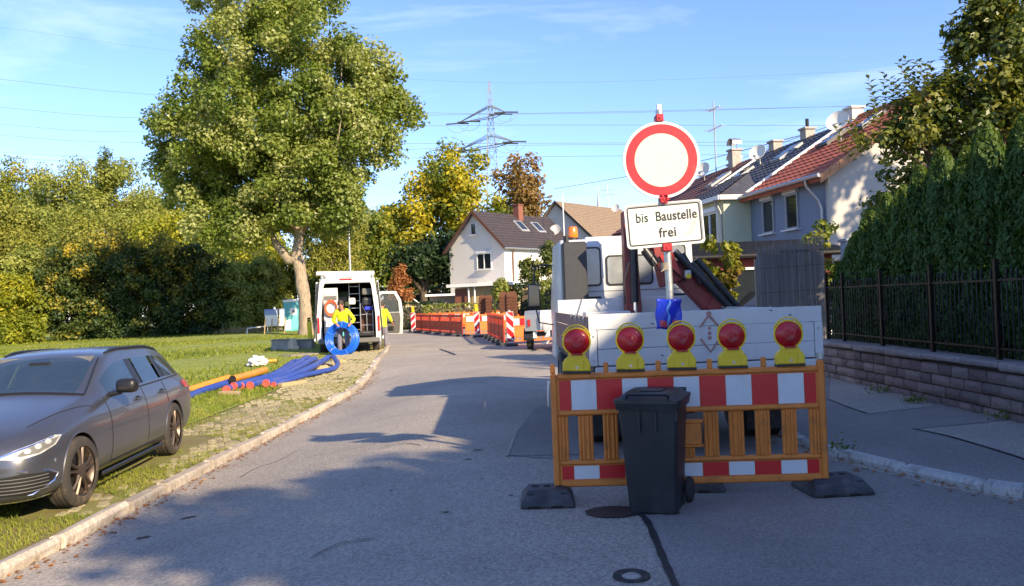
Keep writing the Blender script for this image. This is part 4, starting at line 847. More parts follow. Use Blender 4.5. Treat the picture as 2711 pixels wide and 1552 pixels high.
# brown rounded fence panels and a lidded box by the barriers
for i, (px, D, w_) in enumerate([(1277, 47, .42), (1294, 46.6, .4), (1333, 46, .5), (1355, 45.8, .62)]):
    g = at(px, 800, D); lab = ['narrow brown wooden panel with round top, leftmost by the orange barriers', 'second brown round topped wooden panel by the barriers', 'third brown round topped wooden panel by the barriers', 'widest brown round topped wooden panel nearest the truck'][i]
    t = thing('wooden_screen', lab, 'wooden screen', (g.x, D, 0), (0, 0, R(-8)), 'brown wooden panels'); hh = 2.0 + (.15 if i > 1 else 0)
    prism_y(B(), [(-w_ / 2, 0), (w_ / 2, 0), (w_ / 2, hh - w_ * .4)] + [(w_ / 2 * math.cos(a), hh - w_ * .4 + w_ * .4 * math.sin(a)) for a in lin(.2, math.pi - .2, 8)] + [(-w_ / 2, hh - w_ * .4)], 0, .06).done('frame', M['brownwood'], t)
    for k in range(9): B().box((0, -.02, .25 + k * .19), (w_ * .85, .03, .15), (R(20), 0, 0)).done('slat', M['brownwood'], t)
# things behind the truck on the right
sc = thing('reed_screen', 'tall grey reed screen standing behind the truck bed', 'screen', (4.98, 16.0, 0), (0, 0, R(4)))
b = B(); n = 150
for i in range(n):
    x = i * 1.38 / n; z1 = 2.42 + .22 * (x / 1.38) ** 1.5 + random.uniform(-.05, .05) + (.12 if i % 37 == 0 else 0); b.cyl((x, random.uniform(-.015, .015), .12), (x + random.uniform(-.02, .02), random.uniform(-.02, .02), z1), .0065, .004, n=4)
struct(b.done('reeds', M['reed'], sc), 'stuff')
b = B()
for zz in (.5, 1.0, 1.5, 2.0, 2.3): b.cyl((0, -.02, zz), (1.38, -.02, zz + .05), .004, n=4)
b.done('binding_wire', M['rust'], sc); B().box((.69, .05, 1.2), (1.36, .02, 2.2)).done('backing', M['reed'], sc)
for x in (.0, 1.38): B().box((x, .1, 1.1), (.06, .06, 2.2)).done('post', M['wood_old'], sc)
rs = thing('red_shed', 'dark red painted shed with black felt roof behind the truck', 'shed', (4.55, 19.6, 0), (0, 0, R(-4)))
prism_x(B(), [(0, 0), (0, 2.39), (3, 2.81), (3, 0)], -.1, 3.3).done('wall', M['redwood'], rs)
prism_x(B(), [(-.25, 2.36), (-.25, 2.5), (3.3, 3.0), (3.3, 2.86)], -.3, 3.7).done('roof', M['felt'], rs); B().cyl((-.3, -.3, 2.42), (3.7, -.3, 2.42), .05, n=8).done('gutter', M['iron'], rs)
window(rs, 1.15, 1.6, .75, 1.1, -.03, 'wframe', 1, sill=False)
tree('ivy_bush', 'tall yellow green climber covered column right of the truck cab', (4.75, 18.2, 0), .8, .1, [((4.75, 18.2, 2.0), (.42, .45, .95)), ((4.7, 18.1, 1.1), (.38, .4, .8))], 70, .16, 3600, .13, LM['ivy'], cat='bush', vtop=.7, nlimb=14)
tree('round_bush', 'dark domed conifer bush behind the reed screen', (7.3, 18.6, 0), .8, .08, [((7.3, 18.6, 1.9), (.5, .5, 1.15)), ((7.3, 18.6, 1.0), (.52, .5, .9))], 70, .16, 3000, .13, LM['hedge'], cat='bush')
gpl = thing('stone_pillar', 'grey stone gate pillar between the domed bush and the thujas', 'pillar', (7.75, 18.0, 0)); B().box((0, 0, 1.3), (.38, .38, 2.6), bev=.02).done('shaft', M['blue_r'], gpl); B().box((0, 0, 2.63), (.46, .46, .07), bev=.015).done('cap', M['blue_r'], gpl)
# ================================================================== PYLON AND LINES
pt = at(1281, 217, 150); PB = Vector((pt.x + 1.0, 150, 0))
py_ = thing('electricity_pylon', 'tall steel lattice electricity pylon rising behind the maple tree', 'pylon', PB); HT = pt.z
def mw(z): return 1.25 * mw0(z)
def mw0(z): return 3.2 * (1 - z / HT) ** .9 + .25 if z < HT * .65 else .25 + (3.2 * .35 ** .9) * (1 - z / HT) / .35 * 1.0
corner = lambda z, i: Vector(((-1, 1, 1, -1)[i] * mw(z) / 2, (-1, -1, 1, 1)[i] * mw(z) / 2, z))
zs = [0, 5, 10, 14.5, 18.5, 22, 25, 27.5, 30, 32, 34, 36, 38, 39.8, HT]; zs = [z * HT / 43 if z != HT else HT for z in zs]
for i in range(4): B().tube([corner(z, i) for z in zs], .08, 5).done('leg', M['pylon'], py_)
b = B()
for z0, z1 in zip(zs, zs[1:]):
    for i in range(4):
        j = (i + 1) % 4; b.cyl(corner(z0, i), corner(z1, j), .035, n=4); b.cyl(corner(z0, j), corner(z1, i), .035, n=4); b.cyl(corner(z1, i), corner(z1, j), .035, n=4)
b.done('lattice', M['pylon'], py_)
armL = []
for (pl, pr) in (((1211, 327), (1340, 297)), ((1205, 403), (1362, 375))):
    a, c = at(*pl, 154) - PB, at(*pr, 146) - PB; zz = (a.z + c.z) / 2; b = B()
    for q in (a, c):
        for i in (0, 2): b.cyl(corner(zz, i), q, .09, n=5)
        for i in range(4): b.cyl(corner(zz + 2.2, i), q, .06, n=4)
        for t in (.3, .55, .8): b.cyl(corner(zz, 0).lerp(q, t), corner(zz + 2.2, 1).lerp(q, t), .05, n=4)
    b.done('crossarm', M['pylon'], py_); armL += [a + PB, c + PB]
    for q in (a, c):
        m_ = (q + Vector((0, 0, zz))) * .0 + q.lerp(Vector((0, 0, zz)), .35)
        for r_ in (q, m_):
            for s in (-1, 1):
                B().cyl(r_, r_ + Vector((s * 2.2, 0, -.1)), .14, n=6).done('insulator', M['insul'], py_)
            B().tube([r_ + Vector((2.2 * math.cos(t), 0, -1.8 * math.sin(t))) for t in lin(0, math.pi, 9)], .035, 4).done('jumper_loop', M['cable'], py_)
WL = [((0, 68), (440, 128), (1200, 205), (2543, 160)), ((0, 197), (390, 236), (1200, 283), (2543, 250)), ((0, 266), (390, 294), (1290, 282), (2200, 262)), ((0, 308), (330, 328), (1120, 312), (2150, 312)), ((0, 335), (330, 354), (1310, 356), (2150, 350)), ((0, 378), (330, 392), (1040, 392), (2150, 380)), ((0, 388), (330, 404), (1260, 362), (2150, 366))]
WN = ['topmost thin overhead line across the sky', 'second highest overhead power line', 'third overhead power line from the top', 'fourth overhead power line from the top', 'fifth overhead power line from the top', 'lowest overhead power line above the wood', 'overhead power line next to the lowest one']
for lab, pts in zip(WN, WL):
    q = [at(pts[0][0] * D2 - 400, pts[0][1] * D2 - 40, 175)] + [at(p[0] * D2, p[1] * D2, d) for p, d in zip(pts, (170, 163, 150, 132))]
    q.append(q[-1] * 2 - q[-2]); me = B().tube([p - q[0] for p in resample(q, 8)], .034 if lab != WN[0] else .02, 4).mesh('power_line', M['cable']); tag(ob('power_line', me, None, q[0]), lab, 'power line', 'high voltage lines')
q = [at(1467, 500, 70), at(1600, 478, 60), at(1800, 440, 48), at(2230, 330, 33)]
tag(ob('power_line', B().tube([p - q[0] for p in resample(q, 4)], .02, 4).mesh('power_line', M['cable']), None, q[0]), 'low service cable running to the terraced roofs', 'power line')
q = [at(1840, 470, 44), at(2000, 405, 40), at(2240, 318, 34), at(2330, 285, 31)]
tag(ob('power_line', B().tube([p - q[0] for p in resample(q, 4)], .015, 4).mesh('power_line', M['cable']), None, q[0]), 'double service cable above the terraced roofs', 'power line')
# ================================================================== street lamps
for lab, px, py0, ptop, D, al in (('tall grey street lamp behind the white van', 926, 800, (917, 568), 50, 1.0), ('smaller pale street lamp left of the poplar trunk', 762, 800, (753, 700), 76, 1.2)):
    t0 = at(px, py0, D); tt = at(*ptop, D); r_ = thing('street_lamp', lab, 'street lamp', (t0.x + .1, D, 0), group='street lamps'); h = tt.z
    B().tube([(0, 0, 0), (0, 0, h * .5), (-.0, 0, h)], [.09, .075, .06], 10).done('pole', M['steel'], r_, 40)
    B().box((al * .45, 0, h + .06), (al, .28, .09), (0, R(-5), 0), .03).done('lamp_head', M['wframe'], r_); B().box((al * .55, 0, h + .0), (al * .6, .2, .02), (0, R(-5), 0)).done('diffuser', M['glassd'], r_)
# ================================================================== unseen house and trees added beyond the right edge to shade street and gable
nb = thing('shading_house', 'large gabled house added out of view on the right to shade the street', 'house', (8.6, -15, 0))
NR_Z, NE_Z = 10.3, 7.2
prism_y(B(), [(0, 0), (0, NE_Z), (4, NR_Z), (8, NE_Z), (8, 0)], 0, 13.6).done('wall', M['cream_r'], nb)
for s in (0, 1):
    x0, x1 = (-.4, 4) if s == 0 else (8.4, 4); roof_plane('roof', (x0, -.4, NE_Z - .25), (x0, 14, NE_Z - .25), (4, -.4, NR_Z + .05), (4, 14, NR_Z + .05), M['tile_red'], nb, .5, .02, .6)

tree('shading_tree', 'leafy tree added out of view on the right to dapple the street with shade', (7.3, -4.0, 0), 2.2, .16, [((7.3, -4.0, 5.6), (1.8, 1.5, 2.3)), ((7.5, -3.4, 4.6), (1.5, 1.3, 1.8))], 80, .5, 6500, .3, LM['hedge'], group='unseen trees added for shade')  # unseen tree, added for a dappled shade edge on the road
tree('shading_tree', 'round tree added out of view on the right to shade the cream gable', (16.2, 16.4, 0), 2.5, .2, [((16.2, 16.4, 7.0), (2.4, 2.4, 3.4)), ((15.0, 16.0, 5.0), (1.6, 1.6, 2.4))], 100, .6, 8000, .3, LM['hedge'], group='unseen trees added for shade')  # unseen tree, added to shade the lower left of the gable
# ================================================================== BARRIER IN THE FOREGROUND
bL = Vector((.265, 6.06, 0)); BARZ = .10
bar_ = thing('barrier', 'orange plastic site barrier with red and white reflective bands across the lane', 'barrier', bL, (0, 0, R(-3.0)))
BLn = 2.05
def bb(name, x0, x1, z0, z1, y0=-.022, y1=.022, m='orange', bev=.006, parent=None):
    return B().box(((x0 + x1) / 2, (y0 + y1) / 2, BARZ + (z0 + z1) / 2), (x1 - x0, y1 - y0, z1 - z0), bev=bev).done(name, M[m], parent or bar_)
bb('post', 0, .05, -.03, .86, -.03, .03, bev=.012); bb('post', 2.0, 2.05, -.03, .90, -.03, .03, bev=.012)
for z0, z1, n_ in ((0, .05, 'bottom_rail'), (.165, .20, 'lower_rail'), (.54, .575, 'middle_rail'), (.815, .86, 'top_rail')):
    bb(n_, .05, 2.0, z0, z1, -.03, .03, bev=.012)
bb('lower_panel', .05, 2.0, .05, .165, -.012, .012, bev=0); bb('upper_panel', .05, 2.0, .575, .815, -.012, .012, bev=0)
xc = [.065] + [.155 + i * .1935 for i in range(10)] + [1.985]
for z0, z1 in ((.058, .158), (.582, .808)):
    for i in range(11):
        bb('reflective_panel', xc[i] + .002, xc[i + 1] - .002, z0, z1, -.0165, -.0125, 'film_r' if i % 2 == 0 else 'film_w', 0); bb('reflective_panel', xc[i] + .002, xc[i + 1] - .002, z0, z1, .0125, .0165, 'film_r' if i % 2 == 0 else 'film_w', 0)
def slat(x0, x1, z0=.20, z1=.54, ribs=2):
    w_ = x1 - x0; b = B(); b.box(((x0 + x1) / 2, 0, BARZ + (z0 + z1) / 2), (w_, .03, z1 - z0), bev=.007)
    for k in range(ribs): b.cyl((x0 + w_ * (k + 1) / (ribs + 1), -.014, BARZ + z0 + .004), (x0 + w_ * (k + 1) / (ribs + 1), -.014, BARZ + z1 - .004), .013, n=8)
    b.cyl((x0 + .012, -.012, BARZ + z0 + .004), (x0 + .012, -.012, BARZ + z1 - .004), .012, n=8).cyl((x1 - .012, -.012, BARZ + z0 + .004), (x1 - .012, -.012, BARZ + z1 - .004), .012, n=8)
    b.done('slat', M['orange'], bar_, 40)
slat(.05, .125, ribs=1)
for a in (.2, .388, .576, .764): slat(a, a + .112)
for a in (1.145, 1.333, 1.527, 1.725): slat(a, a + .108)
slat(1.925, 2.0, ribs=1)
bb('number_plate', .93, 1.125, .29, .46, -.02, .02, bev=.01); bb('plate_frame', .93, 1.14, .455, .475, -.026, .026); bb('plate_frame', .93, 1.14, .275, .292, -.026, .026); slat(1.0, 1.07, .20, .275, 1); bb('slat_top', .9, 1.14, .475, .482)
for x in (.0, .405, .80, 1.185, 1.585): bb('peg', x + .003, x + .04, .86, .935, -.018, .018, bev=.006)
bb('peg', 2.005, 2.045, .90, .96, -.02, .02, 'steel', .006)
hk = B().tube([(-.012, -.03, BARZ + .80), (-.02, -.04, BARZ + .72), (-.02, -.035, BARZ + .62)], .008, 6).lathe([(.014, -.005), (.014, .005)], 10, T(-.012, -.035, BARZ + .80) @ RX90); hk.done('hook', M['steel'], bar_, 40)
# warning lamps standing on the barrier
def make_lamp():
    r = thing('warning_lamp', 'x', 'warning lamp')
    B().poly([(-.105, .015), (.105, .015), (.105, .075), (.088, .105), (.062, .125), (.058, .15), (-.058, .15), (-.062, .125), (-.088, .105), (-.105, .075)], .07, T(0, .035) @ RX90, .008).box((0, -.037, .06), (.10, .012, .085), bev=.005).done('housing', M['lampy'], r)
    B().box((0, 0, .008), (.212, .075, .016)).done('battery_base', M['black'], r)
    lp = [(.0, .045), (.03, .044), (.06, .038), (.085, .025), (.096, .008), (.098, .0), (.096, -.008), (.085, -.025), (.06, -.038), (.0, -.044)]
    lp = [(.0, .045)] + [(.006 * k, .045 - .036 * (k / 15) ** 2.4 + (.0012 if k % 2 else -.0006)) for k in range(1, 16)] + [(.096, .004), (.098, .0)] + lp[6:]
    B().lathe([(q[0] + .0001, q[1]) for q in lp], 32, T(0, 0, .238) @ RX90).done('lens', M['lens_r'], r, 12)
    B().tube([(.103 * math.cos(a), 0, .238 + .103 * math.sin(a)) for a in lin(0, math.tau * 31 / 32, 32)], .008, 6, closed=True).done('lens_ring', M['lampy'], r, 60)
    B().tube([(.112 * math.cos(a), 0, .238 + .128 * math.sin(a)) for a in lin(.35, math.pi - .35, 12)], .006, 6).tube([(.06, 0, .325), (.073, 0, .342)], .005, 5).tube([(-.06, 0, .325), (-.073, 0, .342)], .005, 5).done('handle', M['lampy'], r, 60)
    B().lathe([(.0, .004), (.012, .004), (.013, 0)], 12, T(0, -.044, .045) @ RX90, cap=False).done('lock', M['chrome'], r)
    B().box((0, -.03, .145), (.085, .05, .014), bev=.004).done('lens_foot', M['lens_r'], r)
    return r
lamp = make_lamp()
LX = [.203, .612, .997, 1.378, 1.803]
LN = ['leftmost yellow warning lamp with bright red lens on the barrier', 'second warning lamp from the left on the barrier', 'middle warning lamp on the barrier, right of the sign pole', 'fourth warning lamp from the left on the barrier', 'rightmost and highest warning lamp on the barrier']
for i, x in enumerate(LX):
    o = lamp if i == 0 else copy_tree(lamp); o['label'] = LN[i]; o['group'] = 'warning lamps on the barrier'
    p = bar_.matrix_basis @ Vector((x, 0, BARZ + .861)) if False else Matrix.Translation(bL) @ Matrix.Rotation(R(-3), 4, 'Z') @ Vector((x, 0, BARZ + .861))
    o.location = p; o.rotation_euler = (0, R([2.2, 1.0, 1.2, .4, -.6][i]), R(-3 + [2, -1, 1, 0, -2][i]))
# base plates
def base_plate(name, lab, c, rz, w_=.40, d=.42, h=.115):
    r = thing('base_plate', lab, 'base plate', c, (0, 0, rz), 'recycled plastic base plates'); a, t = w_ / 2, w_ / 2 - .055
    b = B().solid([(-a, -d / 2, 0), (a, -d / 2, 0), (a, d / 2, 0), (-a, d / 2, 0), (-a, -d / 2, .03), (a, -d / 2, .03), (a, d / 2, .03), (-a, d / 2, .03), (-t, -d / 2 + .10, h), (t, -d / 2 + .10, h), (t, d / 2 - .1, h), (-t, d / 2 - .1, h)],
              [(3, 2, 1, 0), (0, 1, 5, 4), (1, 2, 6, 5), (2, 3, 7, 6), (3, 0, 4, 7), (4, 5, 9, 8), (5, 6, 10, 9), (6, 7, 11, 10), (7, 4, 8, 11), (8, 9, 10, 11)])
    bmesh.ops.bevel(b.bm, geom=b.bm.edges[:], offset=.008, segments=1, affect='EDGES'); b.done('body', M['recyc'], r)
    for x in (-.09, .0, .09): B().box((x, .02, h + .001), (.05, .05, .004)).done('socket', M['dark'], r)
    for s in (-1, 1): B().box((s * (t - .02), -d / 2 + .06, .075), (.05, .006, .06), (R(-40), 0, 0)).done('grip', M['black'], r)
    for s in (-.5, .35): B().box((s * w_ * .5, -d / 2 - .001, .012), (.09, .004, .016)).done('notch', M['dark'], r)
base_plate('', 'black recycled plastic base plate under the left end of the barrier', (.21, 6.02, 0), R(-2)); base_plate('', 'black base plate under the right end of the barrier', (2.36, 6.02, .004), R(4), .46); 
# ================================================================== SIGN ON ITS POLE
pb = Vector((1.285, 6.34, 0)); base_plate('', 'grey base plate of the sign pole behind the wheelie bin', (1.36, 6.3, .0), R(-10), .5, .40)
sg = thing('traffic_sign', 'round red and white sign above a white bis Baustelle frei plate on a steel pole', 'traffic sign', pb)
top = at(1745, 292, 6.34) - pb; lean = Vector((top.x / top.z, 0, 1)).normalized()
B().tube([(0, 0, .1), lean * top.z], .030, 14).done('pole', M['steel'], sg, 40)
def facing(c, tilt): return Matrix.Translation(c) @ Matrix.Rotation(tilt, 4, 'Y') @ RX90       # local XY plane faces the road user (-Y)
dc = at(1751, 424, 6.28) - pb; md = facing(dc, R(-1))
def disc_part(name, r0, r1, z0, z1, m, n=64):
    b = B().lathe([(r0, z0), (r1, z0), (r1, z1), (r0, z1)] if r0 > 0 else [(.0001, z0), (r1, z0), (r1, z1), (.0001, z1)], n, md, cap=False)
    if r0 > 0: b.lathe([(r0, z1), (r0, z0)], n, md, cap=False)
    return b.done(name, M[m], sg, 30)
disc_part('sign_disc', 0, .300, 0, .003, 'sign_w'); disc_part('white_rim', .284, .3055, -.012, .008, 'plate_w'); disc_part('red_ring', .213, .2835, .0035, .005, 'sign_r')
pc = at(1759, 594, 6.28) - pb; mp_ = facing(pc, R(-3.0))
def rrect(w_, h, r, n=6):
    o = []
    for cx, cy, a0 in ((w_ / 2 - r, h / 2 - r, 0), (-w_ / 2 + r, h / 2 - r, 90), (-w_ / 2 + r, -h / 2 + r, 180), (w_ / 2 - r, -h / 2 + r, 270)):
        for k in range(n + 1): a = R(a0 + 90 * k / n); o.append((cx + r * math.cos(a), cy + r * math.sin(a)))
    return o
def ringrect(name, W, Hh, r, t, z0, z1, m):
    b = B(); o = rrect(W, Hh, r); i_ = rrect(W - 2 * t, Hh - 2 * t, max(r - t, .004)); n = len(o); V = {}
    for nm, P_, z in (('a', o, z0), ('b', o, z1), ('c', i_, z1), ('d', i_, z0)): V[nm] = [b.bm.verts.new(mp_ @ Vector((p[0], p[1], z))) for p in P_]
    for k in range(n):
        j = (k + 1) % n
        for p, q in (('a', 'b'), ('b', 'c'), ('c', 'd'), ('d', 'a')): b.bm.faces.new((V[p][k], V[p][j], V[q][j], V[q][k]))
    return b.done(name, M[m], sg)
PW, PH = .615, .345
B().poly(rrect(PW, PH, .03), .003, mp_).done('sign_plate', M['plate_w'], sg); ringrect('plate_rim', PW + .004, PH + .004, .032, .012, -.01, .008, 'plate_w'); ringrect('black_border', PW - .034, PH - .034, .022, .011, .0035, .0048, 'sign_b')
B().poly([(-.275, .135), (-.12, .14), (-.10, .125), (-.05, .11), (-.03, .09), (-.045, .03), (-.06, -.04), (-.10, -.09), (-.15, -.14), (-.2, -.135), (-.26, -.07), (-.276, .0)], .0006, mp_ @ T(0, 0, .0032)).done('sun_dapple', M['plate_g'], sg)  # sunlight spots on the plate, laid on as coloured film
B().poly([(.15, -.075), (.19, -.06), (.2, -.005), (.235, .02), (.268, .07), (.262, .0), (.235, -.06), (.2, -.1), (.155, -.105)], .0006, mp_ @ T(0, 0, .0032)).done('sun_dapple', M['plate_y'], sg)
def text(body, size, c, sx, parent, m, mt):
    cu = bpy.data.curves.new('lettering', 'FONT'); cu.body = body; cu.size = size; cu.align_x = 'CENTER'; cu.offset = .0014 * size / .09; cu.extrude = .0008; cu.space_character = 1.06
    o = bpy.data.objects.new('lettering', cu); C.objects.link(o); dg = bpy.context.evaluated_depsgraph_get(); me = bpy.data.meshes.new_from_object(o.evaluated_get(dg)); bpy.data.objects.remove(o)
    me.transform(Matrix.Diagonal((sx, 1, 1, 1))); bm = bmesh.new(); bm.from_mesh(me); bmesh.ops.remove_doubles(bm, verts=bm.verts, dist=1e-5); seen = set(); isl = []
    for v in bm.verts:                                      # one object for each letter (an i keeps its dot)
        if v in seen: continue
        st = [v]; seen.add(v); g = []
        while st:
            q = st.pop(); g.append(q)
            for e in q.link_edges:
                r = e.other_vert(q)
                if r not in seen: seen.add(r); st.append(r)
        isl.append([min(q.co.x for q in g), max(q.co.x for q in g), g])
    isl.sort(key=lambda t: t[0]); grp = []
    for a in isl:
        if grp and a[0] < grp[-1][1] - .001: grp[-1][1] = max(grp[-1][1], a[1]); grp[-1][2] += a[2]
        else: grp.append(a)
    bm.verts.index_update(); G = [[q.index for q in g[2]] for g in grp]; bm.free; 
    for g in G:
        b2 = bmesh.new(); b2.from_mesh(me); bmesh.ops.remove_doubles(b2, verts=b2.verts, dist=1e-5); b2.verts.ensure_lookup_table(); ks = set(g)
        bmesh.ops.delete(b2, geom=[q for q in b2.verts if q.index not in ks], context='VERTS'); m2 = bpy.data.meshes.new('letter'); b2.to_mesh(m2); b2.free(); m2.transform(mt @ T(*c)); m2.materials.append(m); ob('letter', m2, parent)
text('bis  Baustelle', .108, (.02, .03, .0055), .80, sg, M['sign_b'], mp_); text('frei', .108, (.02, -.10, .0055), .9, sg, M['sign_b'], mp_)
for k, (px, py, w_, h) in enumerate(((1746, 313, .06, .06), (1757, 527, .06, .075), (1766, 655, .075, .06))):
    c = at(px, py, 6.28) - pb; b = B().box((c.x, c.y + .03, c.z), (w_, .10, h), (0, R(-2), 0), .006).lathe([(.0, .006), (.011, .006), (.012, 0)], 8, T(c.x, c.y - .02, c.z) @ RX90, cap=False)
    if k == 1:
        for a in range(8): b.box((c.x + .03 * math.cos(a), c.y - .025, c.z + .03 * math.sin(a)), (.022, .012, .012), (0, a, 0))
    b.done('clamp', M['clampr'], sg)
B().box((top.x, 0, top.z + .02), (.035, .03, .05)).done('pole_tape', M['plastic'], sg)
c = at(1763, 705, 6.3) - pb; B().lathe([(.034, -.03), (.034, .03)], 12, T(c.x, .0, c.z), cap=False).solid([(c.x - .03, -.036, c.z - .03), (c.x - .045, -.037, c.z - .045), (c.x + .02, -.037, c.z - .02), (c.x, -.036, c.z + .02)], [(0, 1, 2, 3)]).done('tape', M['wood_old'], sg)
# blue plastic sheet hung on the pole
bgc = [at(1737, 792, 6.26), at(1805, 792, 6.26), at(1803, 870, 6.26), at(1736, 872, 6.26)]
bag = thing('plastic_sheet', 'blue plastic bag taped to the sign pole above the lamps', 'plastic bag', bgc[3])
def bagp(u, v): p = (bgc[0].lerp(bgc[1], u)).lerp(bgc[3].lerp(bgc[2], u), v) - bgc[3]; return p + Vector((.006 * math.sin(v * 9 + u * 3), .012 * math.sin(u * 7 + v * 4) + .02 * (u - .5) ** 2 - .01, .004 * math.sin(u * 11)))
bo = B().grid([[bagp(u, v) for u in lin(0, 1, 14)] for v in lin(0, 1, 12)]).done('bag', M['bluebag'], bag, 1); md_ = bo.modifiers.new('s', 'SOLIDIFY'); md_.thickness = .004; bake(bo)
for u0, u1 in ((.12, .52), (.64, .97)): B().grid([[bagp(u, v) + Vector((0, -.004, 0)) for u in lin(u0, u1, 6)] for v in lin(.72, .93, 4)]).done('red_print', M['bluebag_r'], bag)
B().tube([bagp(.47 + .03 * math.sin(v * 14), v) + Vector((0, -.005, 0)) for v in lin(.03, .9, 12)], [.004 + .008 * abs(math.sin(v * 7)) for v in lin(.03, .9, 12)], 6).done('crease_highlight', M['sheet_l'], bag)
# ================================================================== WHEELIE BIN
bn = thing('wheelie_bin', 'dark grey wheelie bin standing in front of the orange barrier', 'bin', Vector((.985, 5.72, .0)), (0, 0, R(-21))); bn.scale = (.97, .97, .93)
def frustum(b, z0, w0, d0, y0, z1, w1, d1, y1, r=.03):
    def ring(w_, d, y, z):
        return [b.bm.verts.new((p[0], p[1] + y, z)) for p in rrect(w_, d, r, 3)]
    a, c = ring(w0, d0, y0, z0), ring(w1, d1, y1, z1); n = len(a)
    for k in range(n): b.bm.faces.new((a[k], a[(k + 1) % n], c[(k + 1) % n], c[k]))
    b.bm.faces.new(a[::-1]); b.bm.faces.new(c); return b
b = B(); frustum(b, .012, .345, .36, 0, .80, .425, .47, .0); frustum(b, .79, .46, .52, 0, .845, .475, .54, 0, .035)
for s in (-1, 1): b.box((s * .06, -.243 + .002, .70), (.014, .012, .16)); b.box((s * .2, -.20, .75), (.02, .05, .08))
b.box((0, .0, .006), (.30, .30, .014)); b.done('body', M['bin'], bn, 35)
b = B(); frustum(b, .842, .485, .555, 0, .868, .485, .555, 0, .04); frustum(b, .866, .44, .50, .01, .908, .36, .42, .03, .05); b.box((0, .02, .912), (.16, .2, .012), bev=.005)
b.tube([(-.16, -.20, .875), (-.14, -.235, .905), (.14, -.235, .905), (.16, -.20, .875)], .011, 6)
b.done('lid', M['bin'], bn, 35); 
b = B().cyl((-.2, .295, .885), (.2, .295, .885), .016, n=8)
for s in (-.19, -.06, .06, .19): b.box((s, .27, .875), (.02, .07, .04))
b.done('handle', M['bin'], bn, 40)
for s in (-1, 1):
    wv = B().lathe([(.02, -.025), (.085, -.025), (.1, -.012), (.1, .012), (.085, .025), (.02, .025)], 20, T(s * .205, .235, .1) @ RY90); wv.done('wheel', M['rubber'], bn, 40)
B().cyl((-.22, .235, .1), (.22, .235, .1), .012, n=8).box((0, .20, .12), (.3, .06, .12), bev=.01).done('axle', M['bin'], bn)
B().box((-.06, -.2075, .52), (.07, .004, .008), (R(-4), 0, 0)).done('scratch_mark', M['steel'], bn)
# ================================================================== TRUCK
tk = thing('flatbed_truck', 'white flatbed truck with folded red loading crane seen from behind', 'truck', (1.80, 7.42, -.03), (0, 0, R(1.6)))
def tb_(name, c, d, m, bev=.01, rot=None, parent=None): return B().box(c, d, rot, bev).done(name, M[m], parent or tk)
W2 = 1.10
tg = ob('tailboard', None, tk)
for i, (z0, z1) in enumerate(((.925, 1.075), (1.08, 1.255), (1.26, 1.405))): tb_('plank', (.0, .02, (z0 + z1) / 2), (2 * W2 - (.16 if i < 2 else .0), .03, z1 - z0 - .001), 'boardw', .003, None, tg)
for s in (-1, 1): tb_('end_post', (s * (W2 - .035), .018, 1.09), (.075, .04, .335), 'boardw', .005, None, tg)
for s in (-1, 1):
    for z0 in (.97, 1.2): B().lathe([(0, .004), (.01, .004), (.011, 0)], 8, T(s * (W2 - .04), -.003, z0) @ RX90, cap=False).done('bolt', M['steel'], tg)
def mk(pts, r=.012): return B().tube([(p[0], -.002, p[1]) for p in pts], r, 5)
for pts in ([(.03, 1.36), (-.055, 1.25)], [(.03, 1.36), (.12, 1.25)], [(-.055, 1.14), (.035, 1.015), (.12, 1.13)]): mk(pts, .010).done('worn_marking', M['mark'], tg)
for z0, r_ in ((1.37, .025), (1.235, .016), (1.19, .018), (1.145, .018)): B().lathe([(0, .004), (r_, .004), (r_, 0)], 12, T(.033, .004, z0) @ RX90, cap=False).done('worn_marking', M['mark'], tg)
for x, z0 in ((-.42, 1.0), (-.5, 1.3), (.62, 1.38), (.8, 1.33), (-.2, 1.03), (.35, .98)): tb_('scratch', (x, .003, z0), (.03, .004, .008), 'rust', 0, (0, .4, 0), tg)
for s, m_ in ((-1, 'boardr'), (1, 'boardw')):
    g_ = ob('side_board', None, tk)
    for i, (z0, z1) in enumerate(((.925, 1.08), (1.085, 1.25), (1.255, 1.385))): tb_('plank', (s * (W2 - .012), 1.9, (z0 + z1) / 2), (.03, 3.66, z1 - z0 - .006), m_, .004, None, g_)
    for y in (.25, .6, .95, 1.4): B().tube([(s * (W2 + .012), y, 1.40), (s * (W2 + .02), y, 1.36), (s * (W2 + .012), y, 1.33)], .008, 5).done('lashing_hook', M['steel'], g_)
tb_('bed_floor', (0, 1.9, .88), (2.14, 3.75, .07), 'rust'); tb_('headboard', (0, 3.72, 1.25), (2.14, .05, .6), 'truckw')
tb_('rear_beam', (0, .05, .86), (2.1, .1, .1), 'truckw', .01)
for s in (-1, 1): tb_('chassis_rail', (s * .4, 2.6, .68), (.1, 5.0, .2), 'iron')
tb_('underrun_bar', (0, .12, .5), (1.9, .09, .1), 'steel', .01)
for s in (-1, 1):
    tb_('underrun_bracket', (s * .55, .14, .66), (.06, .08, .3), 'iron'); tl = tb_('tail_light', (s * .82, .06, .66), (.3, .06, .11), 'redlamp', .01); tb_('amber_section', (s * .93, .025, .66), (.07, .02, .09), 'amber', 0, None, tl)
    tb_('mud_flap', (s * .8, .62, .42), (.5, .012, .5), 'rubber', 0); tb_('mudguard', (s * .8, 1.2, .80), (.5, 1.05, .03), 'black')
tb_('number_plate', (0, .06, .62), (.5, .012, .11), 'plate_w', .003)
B().cyl((-1.08, .12, .72), (-1.14, .10, .72), .035, n=10).done('side_marker', M['redlamp'], tk)
